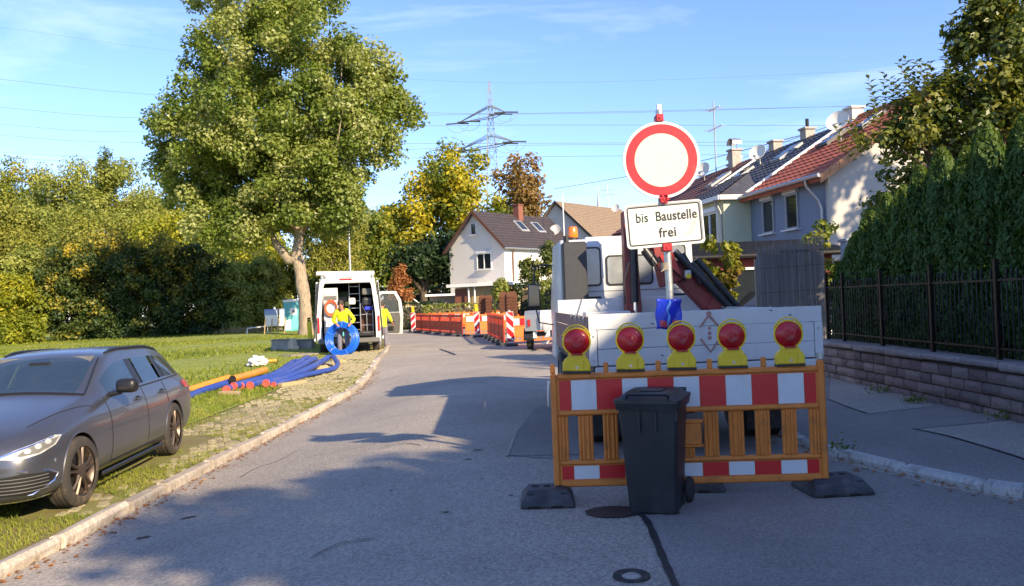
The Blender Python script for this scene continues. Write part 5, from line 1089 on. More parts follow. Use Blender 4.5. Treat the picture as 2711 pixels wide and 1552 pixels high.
def wheel(parent, c, r, w_, name='wheel', rm='steel', ty='rubber', axis='x', spokes=0):
    g_ = ob(name, None, parent, c); m_ = RY90 if axis == 'x' else RX90; ri = r * .62
    B().lathe([(ri, -w_ / 2), (r * .9, -w_ / 2), (r * .97, -w_ * .43), (r, -w_ * .3), (r, w_ * .3), (r * .97, w_ * .43), (r * .9, w_ / 2), (ri, w_ / 2)], 36, m_, cap=False).done('tyre', M[ty], g_, 40)
    B().lathe([(.0, w_ * .25), (ri * .3, w_ * .3), (ri * .8, w_ * .12), (ri * .96, w_ * .45), (ri, w_ * .45), (ri, -w_ * .45), (ri * .96, -w_ * .45), (ri * .8, -w_ * .12), (ri * .3, -w_ * .3), (.0, -w_ * .25)], 28, m_, cap=False).done('rim', M[rm], g_, 40); return g_
for s in (-1, 1):
    for q in (.68, .92): wheel(tk, (s * q, 1.2, .39), .39, .21)
    wheel(tk, (s * .88, 4.7, .39), .39, .22)
B().lathe([(0, -.15), (.12, -.15), (.12, .15), (0, .15)], 14, T(.0, 1.2, .39) @ RY90, cap=False).box((0, 1.2, .39), (1.5, .1, .1)).done('rear_axle', M['iron'], tk)
# cab
cy0 = 4.12; cb = ob('cab', None, tk)
b = B()
prof = [(cy0, .85), (cy0, 2.36), (cy0 + .08, 2.43), (cy0 + 1.3, 2.43), (cy0 + 1.62, 1.62), (cy0 + 1.75, 1.5), (cy0 + 1.78, .62), (cy0 + 1.1, .62), (cy0 + 1.05, .85)]
def cabx(z): return 1.0 - .035 * max(0, (z - 1.5))
va = [b.bm.verts.new((-cabx(z), y, z)) for y, z in prof]; vb_ = [b.bm.verts.new((cabx(z), y, z)) for y, z in prof]; n = len(prof)
b.bm.faces.new(va); b.bm.faces.new(vb_[::-1])
for k in range(n): b.bm.faces.new((va[k], vb_[k], vb_[(k + 1) % n], va[(k + 1) % n]))
bmesh.ops.recalc_face_normals(b.bm, faces=b.bm.faces); bmesh.ops.bevel(b.bm, geom=b.bm.edges[:], offset=.045, segments=3, affect='EDGES', profile=.5)
b.done('cab_shell', M['truckw'], cb, 35)
def cabwin(x0, x1, z0, z1):
    mt = T((x0 + x1) / 2, cy0 - .001, (z0 + z1) / 2) @ RX90; f = B().poly(rrect(x1 - x0 + .05, z1 - z0 + .05, .06), .012, mt).done('rear_window', M['black'], cb); B().poly(rrect(x1 - x0, z1 - z0, .045), .004, mt @ T(0, 0, .0125)).done('pane', M['cabglass'], f)
M['cabglass'] = mat('cab_window_glass', (.22, .24, .25), .12, spec=.8, var=.35, vs=2.5)
xl = -.985
cabwin(xl + .36, xl + .585, 1.76, 2.28); cabwin(xl + .70, xl + 1.34, 1.76, 2.15); cabwin(xl + 1.58, xl + 1.83, 1.76, 2.28)
for x0, x1 in ((.36, .60), (1.6, 1.84)): B().poly(rrect(x1 - x0, .13, .03), .01, T(xl + (x0 + x1) / 2, cy0 - .001, 1.52) @ RX90).done('vent', M['black'], cb)
tb_('cab_seam', (0, cy0 - .004, 1.66), (1.9, .006, .008), 'vangrey', 0, None, cb); tb_('roof_hatch', (-.2, cy0 + .7, 2.46), (.7, .6, .05), 'truckw', .02, None, cb)
for s in (-.72, -.36, .36): B().box((s, cy0 - .006, 2.1), (.05, .012, .5), bev=.005).done('pressed_rib', M['truckw'], cb)
tb_('air_box', (xl + .2, cy0 - .17, 1.86), (.34, .28, 1.02), 'exh', .02)
B().cyl((xl + .1, cy0 - .12, 2.38), (xl + .1, cy0 - .12, 2.47), .04, n=8).done('intake_pipe', M['black'], tk)
bc_ = B().lathe([(.075, .0), (.08, .02), (.075, .14), (.06, .17), (.0, .175)], 16, T(xl + .24, cy0 + .25, 2.46), cap=False).done('beacon_lamp', M['amber'], tk, 50); B().lathe([(.085, -.03), (.085, .01)], 16, T(xl + .24, cy0 + .25, 2.46)).done('beacon_base', M['black'], bc_)
# mirrors
for s in (-1, 1):
    mr = ob('mirror', None, tk); mx = s * 1.26; my = cy0 + 1.45
    if s < 0:
        B().tube([(-.98, my, 2.12), (-1.16, my - .02, 2.14), (-1.26, my - .03, 2.1), (-1.28, my - .03, 1.9), (-1.28, my - .03, 1.82)], .016, 6).done('arm', M['black'], mr, 40)
        B().box((-1.29, my - .03, 1.64), (.2, .07, .38), bev=.03, seg=2).done('housing', M['black'], mr); B().box((-1.29, my - .068, 1.64), (.165, .006, .34), bev=.0).done('mirror_glass', M['glassd'], mr)
        B().tube([(-1.27, my - .03, 1.46), (-1.22, my, 1.2), (-.98, my + .05, 1.15)], .012, 6).done('arm', M['black'], mr, 40)
    else:
        B().tube([(.98, my, 2.16), (1.15, my - .03, 2.1), (1.3, my - .03, 2.16), (1.4, my - .03, 2.1)], .018, 6).done('arm', M['black'], mr, 40)
        B().box((1.42, my - .04, 1.96), (.22, .08, .2), (0, R(4), 0), bev=.03, seg=2).done('housing', M['black'], mr); B().box((1.42, my - .083, 1.96), (.18, .006, .16), (0, R(4), 0)).done('mirror_glass', M['glassd'], mr)
        B().box((1.44, my - .04, 1.63), (.21, .08, .4), bev=.03, seg=2).done('housing', M['black'], mr); B().box((1.44, my - .083, 1.63), (.17, .006, .36)).done('mirror_glass', M['glassd'], mr)
        B().cyl((1.42, my - .03, 1.8), (1.42, my - .03, 1.88), .015, n=6).done('arm', M['black'], mr)
# loading crane folded behind the cab
TM = Matrix.Translation((1.775, 7.42, 0)) @ Matrix.Rotation(R(1.6), 4, 'Z'); TI = TM.inverted()
def tl_(px, py, D): return TI @ at(px, py, D)
cr_ = ob('crane', None, tk)
def beam(name, p, q, w0, w1, d, m, parent=cr_):       # tapered box beam between two points
    p, q = Vector(p), Vector(q); t = (q - p).normalized(); s = Vector((0, 1, 0)); n_ = t.cross(s).normalized(); b = B(); vs = []
    for c, w_ in ((p, w0), (q, w1)):
        for a, e in ((-1, -1), (1, -1), (1, 1), (-1, 1)): vs.append(c + n_ * a * w_ / 2 + s * e * d / 2)
    b.solid(vs, [(0, 1, 2, 3), (7, 6, 5, 4), (0, 4, 5, 1), (1, 5, 6, 2), (2, 6, 7, 3), (3, 7, 4, 0)]); bmesh.ops.bevel(b.bm, geom=b.bm.edges[:], offset=.012, segments=1, affect='EDGES'); return b.done(name, M[m], parent)
D1 = 10.95
beam('column', tl_(1656, 555, D1), tl_(1676, 925, D1), .16, .24, .22, 'craner')
p0, p1 = tl_(1676, 800, D1), tl_(1676, 805, D1); B().cyl(tl_(1672, 600, D1 - .12), tl_(1676, 795, D1 - .12), .055, n=14).done('lift_cylinder', M['cranek'], cr_, 40); B().cyl(tl_(1677, 790, D1 - .12), tl_(1678, 850, D1 - .12), .03, n=10).done('piston_rod', M['chrome'], cr_, 40)
tb_('crane_base', (-.1, 3.5, 1.05), (.9, .4, .3), 'craner', .02, None, cr_)
D1 = 10.6
beam('upper_boom', tl_(1656, 565, D1), tl_(1752, 690, D1), .17, .2, .18, 'craner')
beam('knuckle', tl_(1736, 640, D1 - .1), tl_(1775, 745, D1 - .1), .2, .34, .2, 'craner')
b = B(); P_ = [tl_(1742, 672, D1 - .23), tl_(1775, 660, D1 - .23), tl_(1795, 720, D1 - .23), tl_(1760, 712, D1 - .23)]; b.face(P_).face([p + Vector((0, .03, 0)) for p in P_][::-1])
for k in range(4): b.face([P_[k], P_[(k + 1) % 4], P_[(k + 1) % 4] + Vector((0, .03, 0)), P_[k] + Vector((0, .03, 0))])
b.done('knuckle_plate', M['craneb'], cr_)
beam('outer_boom', tl_(1778, 690, D1), tl_(1880, 815, D1), .32, .19, .2, 'craner'); beam('boom_tip', tl_(1868, 795, D1 - .05), tl_(1893, 815, D1 - .05), .17, .17, .2, 'craner')
for (a, c, r_, m_) in (((1780, 660), (1935, 815), .05, 'cranek'), ((1825, 690), (1918, 800), .042, 'cranek'), ((1838, 680), (1950, 808), .038, 'cranek'), ((1700, 655), (1730, 695), .06, 'cranek'), ((1802, 665), (1850, 745), .03, 'cranek')):
    B().cyl(tl_(*a, D1 - .2), tl_(*c, D1 - .2), r_, n=12).done('hydraulic_cylinder', M[m_], cr_, 40)
B().tube([tl_(1725, 668, D1 - .25), tl_(1745, 690, D1 - .28), tl_(1780, 712, D1 - .28), tl_(1808, 738, D1 - .25)], .012, 6).tube([tl_(1720, 660, D1 - .2), tl_(1722, 690, D1 - .3), tl_(1735, 712, D1 - .3)], .01, 6).tube([tl_(1660, 690, D1 - .2), tl_(1645, 740, D1 - .2), tl_(1650, 800, D1 - .2)], .012, 6).done('hydraulic_hose', M['black'], cr_, 40)
c = tl_(1815, 720, D1 - .3); B().box(c, (.08, .1, .1), bev=.01).done('valve_block', M['steel'], cr_); B().lathe([(0, .02), (.03, .02), (.035, 0)], 12, T(c.x, c.y - .05, c.z - .03) @ RX90, cap=False).done('valve_knob', M['lampy'], cr_)
tb_('tool_chest', (-.45, 3.3, 1.15), (.6, .35, .45), 'boardw', .01)
# ================================================================== PARKED GREY ESTATE CAR
from mathutils.bvhtree import BVHTree
ST = [  # x, half width, z bottom, z shoulder, belt(y,z), top edge(y,z), centre z
 (2.37, .52, .27, .48, .46, .58, .36, .63, .65), (2.31, .72, .21, .56, .64, .66, .50, .70, .72), (2.1, .86, .18, .64, .79, .745, .62, .79, .81), (1.65, .905, .18, .70, .845, .83, .68, .885, .91), (1.15, .91, .18, .74, .84, .905, .70, .965, .985),
 (.90, .91, .18, .76, .815, .935, .70, 1.0, 1.02), (.55, .91, .18, .77, .81, .945, .675, 1.17, 1.21), (.20, .91, .18, .78, .81, .95, .62, 1.335, 1.385), (-.05, .91, .18, .78, .81, .955, .595, 1.385, 1.425), (-.36, .91, .18, .78, .81, .96, .585, 1.40, 1.44), (-.44, .91, .18, .78, .81, .96, .585, 1.402, 1.442),
 (-1.25, .91, .18, .79, .80, .975, .575, 1.385, 1.425), (-1.31, .91, .18, .79, .80, .975, .575, 1.382, 1.422), (-1.75, .905, .18, .80, .785, .98, .56, 1.335, 1.385), (-2.0, .895, .2, .81, .765, .98, .56, 1.25, 1.31), (-2.2, .875, .24, .82, .735, .965, .58, 1.09, 1.13), (-2.33, .84, .3, .82, .68, .92, .5, .965, .98), (-2.38, .72, .36, .76, .58, .84, .4, .88, .9)]
def ring(s):
    x, w_, zb, zs_, yb, zbl, yt, zt, zc = s; k = .88
    h = [(0, zb), (w_ * .78, zb), (w_ * .95, zb + .05), (w_ * .995, zb + .16), (w_, (zb + zs_) / 2 + .06), (w_ * .985, zs_), (yb, zbl), (yb + (yt - yb) * k, zbl + (zt - zbl) * k), (yt, zt), (yt * .9, zt + (zc - zt) * .3), (yt * .5, zt + (zc - zt) * .8), (0, zc)]
    return [(x, y, z) for y, z in h] + [(x, -y, z) for y, z in h[-2:0:-1]]
bm = bmesh.new(); rings = [[bm.verts.new(p) for p in ring(s)] for s in ST]; nr = len(rings[0])
for i, (a, c) in enumerate(zip(rings, rings[1:])):
    for k in range(nr):
        f = bm.faces.new((a[k], a[(k + 1) % nr], c[(k + 1) % nr], c[k])); kk = k if k < 11 else nr - 1 - k; x0, x1 = ST[i][0], ST[i + 1][0]
        if kk == 6 and x0 <= .55 and x1 >= -2.0: f.material_index = 3 if (x0, x1) in ((-.36, -.44), (-1.25, -1.31)) else 1
        if kk in (9, 10) and x0 <= .90 and x1 >= .20: f.material_index = 2
        if kk in (9, 10) and x0 <= -2.0 and x1 >= -2.2: f.material_index = 4
bm.faces.new(rings[0]); bm.faces.new(rings[-1][::-1]); bmesh.ops.recalc_face_normals(bm, faces=bm.faces)
me = bpy.data.meshes.new('car'); bm.to_mesh(me); bm.free()
for k in ('carpaint', 'glassc', 'glassc', 'cardark', 'glassc'): me.materials.append(M[k])
tmp = ob('tmp', me); s_ = tmp.modifiers.new('s', 'SUBSURF'); s_.levels = 3; s_.render_levels = 3; bake(tmp)
ct = B()
for x in (1.5, -1.365):
    for s in (-1, 1): ct.lathe([(.365, .0), (.365, .6)], 40, T(x, s * .95 - (.3), .33) @ Matrix.Rotation(R(-90), 4, 'X'))
cme = ct.mesh('cut', M['cardark'])
for p_ in cme.polygons: p_.material_index = 3
cut = ob('cut', cme); bo = tmp.modifiers.new('b', 'BOOLEAN'); bo.operation = 'DIFFERENCE'; bo.object = cut; bo.solver = 'EXACT'
bo.material_mode = 'INDEX'; bake(tmp); cut_me = tmp.data
bpy.data.objects.remove(cut)
bv = BVHTree.FromPolygons([v.co.copy() for v in cut_me.vertices], [tuple(p.vertices) for p in cut_me.polygons])
CS = .90; CARZ = -.235
yaw = math.atan2(-1, .05)
car = thing('estate_car', 'dark grey estate car parked on the grass verge at the left', 'car', (-5.07, 8.75, CARZ), (R(0), R(0), R(-85.0))); car.scale = (.90, .95, .985)
def split(names):
    mats = [M[k] for k in ('carpaint', 'glassc', 'glassc', 'cardark', 'glassc')]
    for nm, sel in names:
        b = bmesh.new(); b.from_mesh(cut_me); bmesh.ops.delete(b, geom=[f for f in b.faces if not sel(f, mats[min(f.material_index, 4)].name)], context='FACES')
        m_ = bpy.data.meshes.new(nm); b.to_mesh(m_); b.free()
        for q in mats: m_.materials.append(q)
        m_.shade_smooth(); m_.set_sharp_from_angle(angle=R(40)); ob(nm, m_, car)
cen = lambda f: f.calc_center_median()
split([('body', lambda f, n: n == 'car_grey_metallic'),  ('windscreen', lambda f, n: n == 'car_glass' and f.material_index == 2), ('rear_screen', lambda f, n: n == 'car_glass' and f.material_index == 4)] +
      [('wheel_arch' if ab < 9 else 'window_pillar', (lambda lo, hi, s: (lambda f, n: n == 'car_black_trim' and lo < cen(f).x < hi and cen(f).y * s > 0 and (cen(f).z > .9) == (hi - lo < .5)))(lo, hi, s)) for lo, hi, ab in ((1, 2.2, 1), (-2, -.8, 1), (-.5, -.3, 9), (-1.35, -1.2, 9)) for s in (1, -1)] +
      [('side_window', (lambda lo, hi, s: (lambda f, n: n == 'car_glass' and f.material_index == 1 and lo < cen(f).x < hi and cen(f).y * s > 0))(lo, hi, s)) for lo, hi in ((-.4, 1), (-1.28, -.4), (-2.3, -1.28)) for s in (1, -1)])
bpy.data.objects.remove(tmp)
def hit(o, d):
    r = bv.ray_cast(Vector(o), Vector(d).normalized()); return r
def decal(name, outline, m, org, d, off=.006, parent=car, cuts=3, th=0):
    """outline (u, z) in the plane through org perpendicular to d, thrown onto the bodywork"""
    d = Vector(d).normalized(); u = Vector((0, 0, 1)).cross(d).normalized() * -1; b = bmesh.new(); f = b.faces.new([b.verts.new(Vector(org) + u * p[0] + Vector((0, 0, p[1]))) for p in outline]); bmesh.ops.triangulate(b, faces=[f])
    for _ in range(cuts): bmesh.ops.subdivide_edges(b, edges=[e for e in b.edges if e.calc_length() > .035], cuts=1); bmesh.ops.triangulate(b, faces=b.faces)
    for v in b.verts:
        r = bv.ray_cast(v.co, d)
        if r[0] is not None: v.co = r[0] + r[1] * off
    b.faces.ensure_lookup_table(); m_ = bpy.data.meshes.new(name); bmesh.ops.recalc_face_normals(b, faces=b.faces); b.to_mesh(m_); b.free(); m_.materials.append(m); m_.shade_smooth(); return ob(name, m_, parent)
def line(name, pts, m, r=.004, d=(0, -1, 0), off=.001, parent=car):
    P_ = []
    for p in pts:
        h = hit(p, d)
        if h[0] is not None: P_.append(h[0] + h[1] * off)
    if len(P_) > 1: return B().tube(P_, r, 5).done(name, m, parent, 60)
M['gap'] = mat('panel_gap', (.004, .004, .004), .8)
for s in (1, -1):
    d = (0, -s, 0)
    for x0, x1 in ((.70, .78), (-.40, -.36), (-1.10, -1.28)):
        line('door_gap', [(x0 + (x1 - x0) * t, s * 2, z) for z, t in zip(lin(.96, .28, 14), [0, .02, .05, .1, .15, .2, .25, .3, .35, .45, .55, .7, .85, 1])] if x0 != -1.10 else [(-1.16 - .0 * z, s * 2, z) for z in lin(.96, .70, 6)], M['gap'], .004, d)
    line('sill_gap', [(x, s * 2, .30) for x in lin(.8, -.95, 16)], M['gap'], .005, d); line('belt_trim', [(x, s * 2, .953 + .012 * (.5 - x)) for x in lin(.62, -1.95, 24)], M['cardark'], .009, d, .002)
    line('crease_line', [(x, s * 2, .80 + .01 * (.5 - x)) for x in lin(1.0, -2.0, 24)], M['carpaint'], .004, d, .0)
    for x in (-.18, -1.02):
        h = hit((x, s * 2, .845), d)
        if h[0] is not None:
            B().tube([h[0] + Vector((.09, s * .008, 0)), h[0] + Vector((.06, s * .03, 0)), h[0] + Vector((-.06, s * .03, .005)), h[0] + Vector((-.09, s * .008, .005))], .014, 8).done('door_handle', M['carpaint'], car, 60)
            B().lathe([(.0, .004), (.05, .003), (.055, 0)], 18, Matrix.Translation(h[0] + Vector((.01, -s * .002, -.006))) @ Matrix.Rotation(R(-90 * s), 4, 'X') @ Matrix.Diagonal((1.3, .7, 1, 1)), cap=False).done('handle_recess', M['gap'], car, 60)
    mr = ob('door_mirror', None, car); B().tube([(.52, s * .80, .96), (.52, s * .93, .985)], [.03, .025], 8).done('mirror_foot', M['cardark'], mr)
    b = B(); b.box((0, 0, 0), (.15, .23, .15), bev=.055, seg=3); b.xf(T(.53, s * 1.0, 1.05) @ Matrix.Rotation(s * R(-12), 4, 'Z')); b.done('mirror_shell', M['cardark'], mr, 60)
    rl = [hit((x, s * y, 3), (0, 0, -1))[0] for x, y in zip(lin(-.02, -1.85, 12), lin(.55, .53, 12))]; B().tube([p + Vector((0, 0, .0 if k in (0, 11) else .016)) for k, p in enumerate(rl)], .016, 8).done('roof_rail', M['cardark'], car, 60)
    line('arch_lip', [(1.5 + .372 * math.cos(a), s * 2, .33 + .372 * math.sin(a)) for a in lin(-.1, math.pi + .1, 30)], M['carpaint'], .010, d, .0); line('arch_lip', [(-1.365 + .372 * math.cos(a), s * 2, .33 + .372 * math.sin(a)) for a in lin(-.1, math.pi + .1, 30)], M['carpaint'], .010, d, .0)
    B().box((.1, s * .905, .215), (1.9, .03, .045), bev=.012).done('sill', M['cardark'], car)
    # front lamp, wrapped round the corner
    dd = Vector((-1, -s * .62, 0)).normalized(); org = Vector((2.25, s * .80, .0)) - dd * 1.5
    k = 1 if s > 0 else -1
    ol = [(-.30, .60), (-.12, .575), (.06, .605), (.20, .655), (.27, .725), (.20, .735), (.05, .705), (-.15, .66)]
    hl = decal('headlamp', [(k * p[0], p[1]) for p in ol], M['headl'], org, dd, .006)
    decal('lamp_bezel', [(k * p[0], p[1]) for p in [(-.16, .60), (.04, .615), (.19, .665), (.24, .715), (.13, .705), (-.05, .665)]], M['vangrey'], org, dd, .009, hl)
    for q in (-.05, .04, .13): decal('lamp_unit', [(k * (q + .03 * math.cos(a)), .655 + q * .28 + .022 * math.sin(a)) for a in lin(0, math.tau * 11 / 12, 12)], M['headl'], org, dd, .012, hl, 1)
    decal('daylight_strip', [(k * p[0], p[1]) for p in [(-.29, .612), (-.15, .655), (.05, .70), (.19, .73), (.19, .722), (.05, .69), (-.14, .645), (-.27, .605)]], M['chrome'], org, dd, .011, hl, 2)
    decal('air_intake', [(k * p[0], p[1]) for p in [(-.32, .28), (-.02, .27), (.16, .35), (.2, .40), (.12, .435), (-.1, .46), (-.32, .43)]], M['gap'], org, dd, .004)
    o2 = Vector((2.25, s * .8, 0)) - dd * 1.5
    line('intake_trim', [o2 + Vector((-dd.y, dd.x, 0)) * 0 + (Vector((0, 0, 1)).cross(dd).normalized() * -1) * (k * p[0]) + Vector((0, 0, p[1])) for p in [(-.32, .475), (-.1, .475), (.12, .45), (.21, .405), (.17, .345), (-.02, .265), (-.32, .272)]], M['chrome'], .009, dd, .006)
    for q in lin(.30, .42, 5): line('intake_mesh', [o2 + (Vector((0, 0, 1)).cross(dd).normalized() * -1) * (k * u_) + Vector((0, 0, q)) for u_ in lin(-.3, .12, 10)], M['vangrey'], .004, dd, .008)
    line('bumper_blade', [o2 + (Vector((0, 0, 1)).cross(dd).normalized() * -1) * (k * u_) + Vector((0, 0, .215 + .04 * max(0, u_))) for u_ in lin(-.5, .3, 14)], M['chrome'], .010, dd, .006)
    decal('tail_lamp', [(-k * p[0], p[1]) for p in [(-.12, .78), (.16, .80), (.2, .88), (-.1, .92)]], M['redlamp'], Vector((-2.2, s * .85, 0)) - Vector((1, -s * .8, 0)).normalized() * 1.5, (1, -s * .8, 0), .006)
    h = hit((1.98, s * 2, .52), d)
    if h[0] is not None: B().lathe([(0, .003), (.02, .003), (.021, 0)], 12, Matrix.Translation(h[0]) @ Matrix.Rotation(R(-90 * s), 4, 'X'), cap=False).done('park_sensor', M['chrome'], car)
decal('grille', [(-.30, .42), (.30, .42), (.34, .53), (.24, .60), (-.24, .60), (-.34, .53)], M['gap'], (4, 0, 0), (-1, 0, 0), .006)
em = decal('emblem', [(.09 * math.cos(a), .52 + .09 * math.sin(a)) for a in lin(0, math.tau * 23 / 24, 24)], M['cardark'], (4, 0, 0), (-1, 0, 0), .02, cuts=1); h = hit((4, 0, .52), (-1, 0, 0)); x_ = h[0].x + .028
B().tube([(x_, .09 * math.cos(a), .52 + .09 * math.sin(a)) for a in lin(0, math.tau * 23 / 24, 24)], .008, 6, closed=True).done('emblem_ring', M['chrome'], em, 60)
for a in (90, 210, 330): B().tube([(x_, 0, .52), (x_, .085 * math.cos(R(a)), .52 + .085 * math.sin(R(a)))], [.012, .002], 5).done('emblem_star', M['chrome'], em)
line('bonnet_gap', [(1.05 + .9 * t, .2 + .62 * (1 - t * .35), 3) for t in lin(0, 1, 10)], M['gap'], .004, (0, 0, -1)); line('bonnet_gap', [(1.05 + .9 * t, -(.2 + .62 * (1 - t * .35)), 3) for t in lin(0, 1, 10)], M['gap'], .004, (0, 0, -1))
for s in (1, -1): line('screen_trim', [(x, s * y, 3) for x, y in zip(lin(.93, .18, 10), lin(.70, .56, 10))], M['cardark'], .012, (0, 0, -1))
line('screen_trim', [(.94 - .05 * (1 - abs(y) / .7), y, 3) for y in lin(-.7, .7, 12)], M['cardark'], .016, (0, 0, -1))
# inside
B().box((.7, 0, .9), (.35, 1.4, .16), bev=.05).done('dashboard', M['seatc'], car)
B().tube([(.42 + .05 * math.sin(a), .36 + .18 * math.cos(a), .95 + .17 * math.sin(a)) for a in lin(0, math.tau * 23 / 24, 24)], .016, 8, closed=True).cyl((.42, .36, .95), (.62, .36, .9), .03).done('steering_wheel', M['vangrey'], car, 60)
for s in (1, -1):
    st = ob('front_seat', None, car); B().box((-.1, s * .36, .62), (.52, .5, .2), bev=.06).box((-.36, s * .36, .95), (.16, .5, .6), (0, R(-14), 0), .06).done('seat', M['seatc'], st); B().box((-.43, s * .36, 1.28), (.1, .26, .18), bev=.04).done('headrest', M['seatc'], st)
    B().box((.22, s * .33, 1.335), (.12, .36, .012), (0, R(28), 0)).done('sun_visor', M['vangrey'], car)
B().box((-1.2, 0, .85), (.2, 1.3, .7), bev=.06).done('rear_seat', M['seatc'], car); B().box((.35, 0, 1.29), (.04, .24, .07), bev=.015).done('rear_view_mirror', M['cardark'], car)
B().box((0, 0, .26), (3.6, 1.3, .1)).done('underbody', M['cardark'], car)
for x, sty in ((1.5, R(-6)), (-1.365, 0)):
    for s in (1, -1):
        g_ = ob('wheel', None, car, (x, s * .80, .33), (0, 0, sty if s > 0 else sty)); r = .33; w_ = .225; ri = .235
        B().lathe([(ri, -w_ / 2), (r * .86, -w_ / 2 - .004), (r * .95, -w_ * .46), (r, -w_ * .36), (r, -.06), (r - .008, -.056), (r - .008, -.044), (r, -.04), (r, -.006), (r - .008, -.004), (r - .008, .004), (r, .006), (r, .04), (r - .008, .044), (r - .008, .056), (r, .06), (r, w_ * .36), (r * .95, w_ * .46), (r * .86, w_ / 2 + .004), (ri, w_ / 2)], 44, RX90, cap=False).done('tyre', M['tyre'], g_, 35)
        B().lathe([(ri, -.1), (ri - .012, -.09), (ri - .02, .0), (ri - .012, .1), (ri, .1)], 40, RX90, cap=False).done('rim', M['rim'], g_, 50)
        B().lathe([(0, -.03), (.2, -.03), (.2, .0), (0, .0)], 24, T(0, s * .0) @ RX90, cap=False).done('brake_disc', M['cardark'], g_)
        b = B(); yo = s * .085
        for k in range(5):
            for q in (-.17, .17):
                a = k * math.tau / 5 + .3; b.tube([(.05 * math.cos(a + q * 1.8), yo, .05 * math.sin(a + q * 1.8)), (.14 * math.cos(a + q * 1.05), yo + s * .01, .14 * math.sin(a + q * 1.05)), (.225 * math.cos(a + q * 1.15), yo, .225 * math.sin(a + q * 1.15))], [.022, .016, .02], 6)
        b.lathe([(.0, .02), (.06, .015), (.065, -.02), (0, -.02)], 16, T(0, yo) @ RX90, cap=False); b.done('spokes', M['rim'], g_, 50)
# ================================================================== WHITE VAN WITH OPEN REAR
VO = Vector((-5.32, 25.7, .0)); VY = R(10.5)
van = thing('van', 'white high roof van with open rear doors parked on the verge', 'van', VO, (0, 0, VY), None)
def v_(name, c, d, m, bev=.0, rot=None, parent=None): return B().box(c, d, rot, bev).done(name, M[m], parent or van)
VWd, VH, VL = 1.0, 2.58, 5.8
def sidepanel(s):
    prof = [(0, .42), (0, 1.3), (0, 2.3), (.04, 2.5), (3.7, 2.5), (4.35, 2.05), (4.9, 1.35), (5.7, 1.1), (5.85, .6), (5.8, .42)]
    xo = lambda z: s * (VWd - (0 if z < 1.3 else (z - 1.3) * .11)); b = B(); va = [b.bm.verts.new((xo(z), y, z)) for y, z in prof]; vb2 = [b.bm.verts.new((xo(z) - s * .06, y, z)) for y, z in prof]
    b.bm.faces.new(va); b.bm.faces.new(vb2[::-1]); n = len(va)
    for k in range(n): b.bm.faces.new((va[k], va[(k + 1) % n], vb2[(k + 1) % n], vb2[k]))
    return b.done('side_panel', M['vanw'], van)
for s in (-1, 1): sidepanel(s)
b = B(); b.grid([[(x, y, 2.47 + .1 * (1 - (x / .88) ** 2) - (.0 if y < 3.6 else (y - 3.6) * .0)) for x in lin(-.88, .88, 9)] for y in (0, 1, 2, 3, 3.7)]); o = b.done('roof', M['vanw'], van, 60); sd_ = o.modifiers.new('s', 'SOLIDIFY'); sd_.thickness = .05; bake(o)
b = B(); b.grid([[(x, y, z) for x in lin(-.85, .85, 5)] for y, z in ((3.7, 2.5), (4.35, 2.05))]); b.done('windscreen_header', M['vanw'], van); b = B(); b.grid([[(x, y, z) for x in lin(-.88, .88, 5)] for y, z in ((4.35, 2.05), (4.9, 1.35))]); b.done('windscreen', M['glassd'], van); b = B(); b.grid([[(x, y, z) for x in lin(-.95, .95, 5)] for y, z in ((4.9, 1.35), (5.7, 1.1), (5.85, .6), (5.8, .4))]); b.done('bonnet', M['vanw'], van)
v_('floor', (0, 2.3, .55), (1.85, 4.5, .1), 'vanin'); v_('bulkhead', (0, 3.3, 1.5), (1.75, .05, 1.9), 'vanin')
for s in (-1, 1):                                            # rear frame
    b = B(); P_ = [(s * 1.0, .45), (s * 1.0, 1.3), (s * .89, 2.3), (s * .82, 2.47), (s * .70, 2.40), (s * .76, 2.25), (s * .86, 1.3), (s * .86, .6), (s * .86, .45)]; prism_y(b, P_ if s > 0 else P_[::-1], -.03, .1); b.done('rear_pillar', M['vanw'], van)
    tl2 = v_('tail_lamp', (s * .955, -.04, 1.0), (.07, .03, .5), 'redlamp', .01); v_('inner_lining', (s * .85, 1.6, 1.5), (.03, 3.1, 1.8), 'vanin')
    dr = ob('rear_door', None, van); xo = s * 1.06; B().solid([(xo, .02, .5), (xo, .92, .5), (xo - s * .12, .92, 2.4), (xo - s * .12, .02, 2.4), (xo + s * .05, .02, .5), (xo + s * .05, .92, .5), (xo - s * .07, .92, 2.4), (xo - s * .07, .02, 2.4)], [(0, 1, 2, 3), (7, 6, 5, 4), (0, 4, 5, 1), (1, 5, 6, 2), (2, 6, 7, 3), (3, 7, 4, 0)]).done('door_leaf', M['vanw'], dr)
    B().cyl((xo + s * .02, .0, .6), (xo - s * .1, .0, 2.35), .02, n=6).done('door_seal', M['black'], dr)
v_('rear_header', (0, .02, 2.42), (1.5, .12, .16), 'vanw', .02); v_('rear_bumper', (0, -.02, .47), (1.96, .18, .16), 'vangrey', .03); bl = v_('brake_light', (-.05, -.05, 2.46), (.4, .03, .05), 'redlamp', .01)
rk = ob('roof_rack', None, van); v_('rack_beam', (-.05, .0, 2.66), (1.85, .1, .13), 'vanw', .02, (0, R(1.0), 0), rk); v_('rack_beam', (-.05, 2.6, 2.66), (1.85, .1, .1), 'vanw', .02, None, rk)
for s in (-1, 1): B().cyl((s * .8, 0, 2.62), (s * .8, 2.6, 2.62), .035, n=8).done('rack_rail', M['steel'], rk); B().cyl((s * .8, 0, 2.45), (s * .8, 0, 2.62), .03, n=8).done('rack_foot', M['steel'], rk)
for s in (-1, 1):
    for y in (.95, 4.75): wheel(van, (s * .86, y, .34), .34, .22, 'wheel', 'steel', 'tyre')
v_('chassis', (0, 2.4, .4), (1.2, 4.6, .14), 'iron')
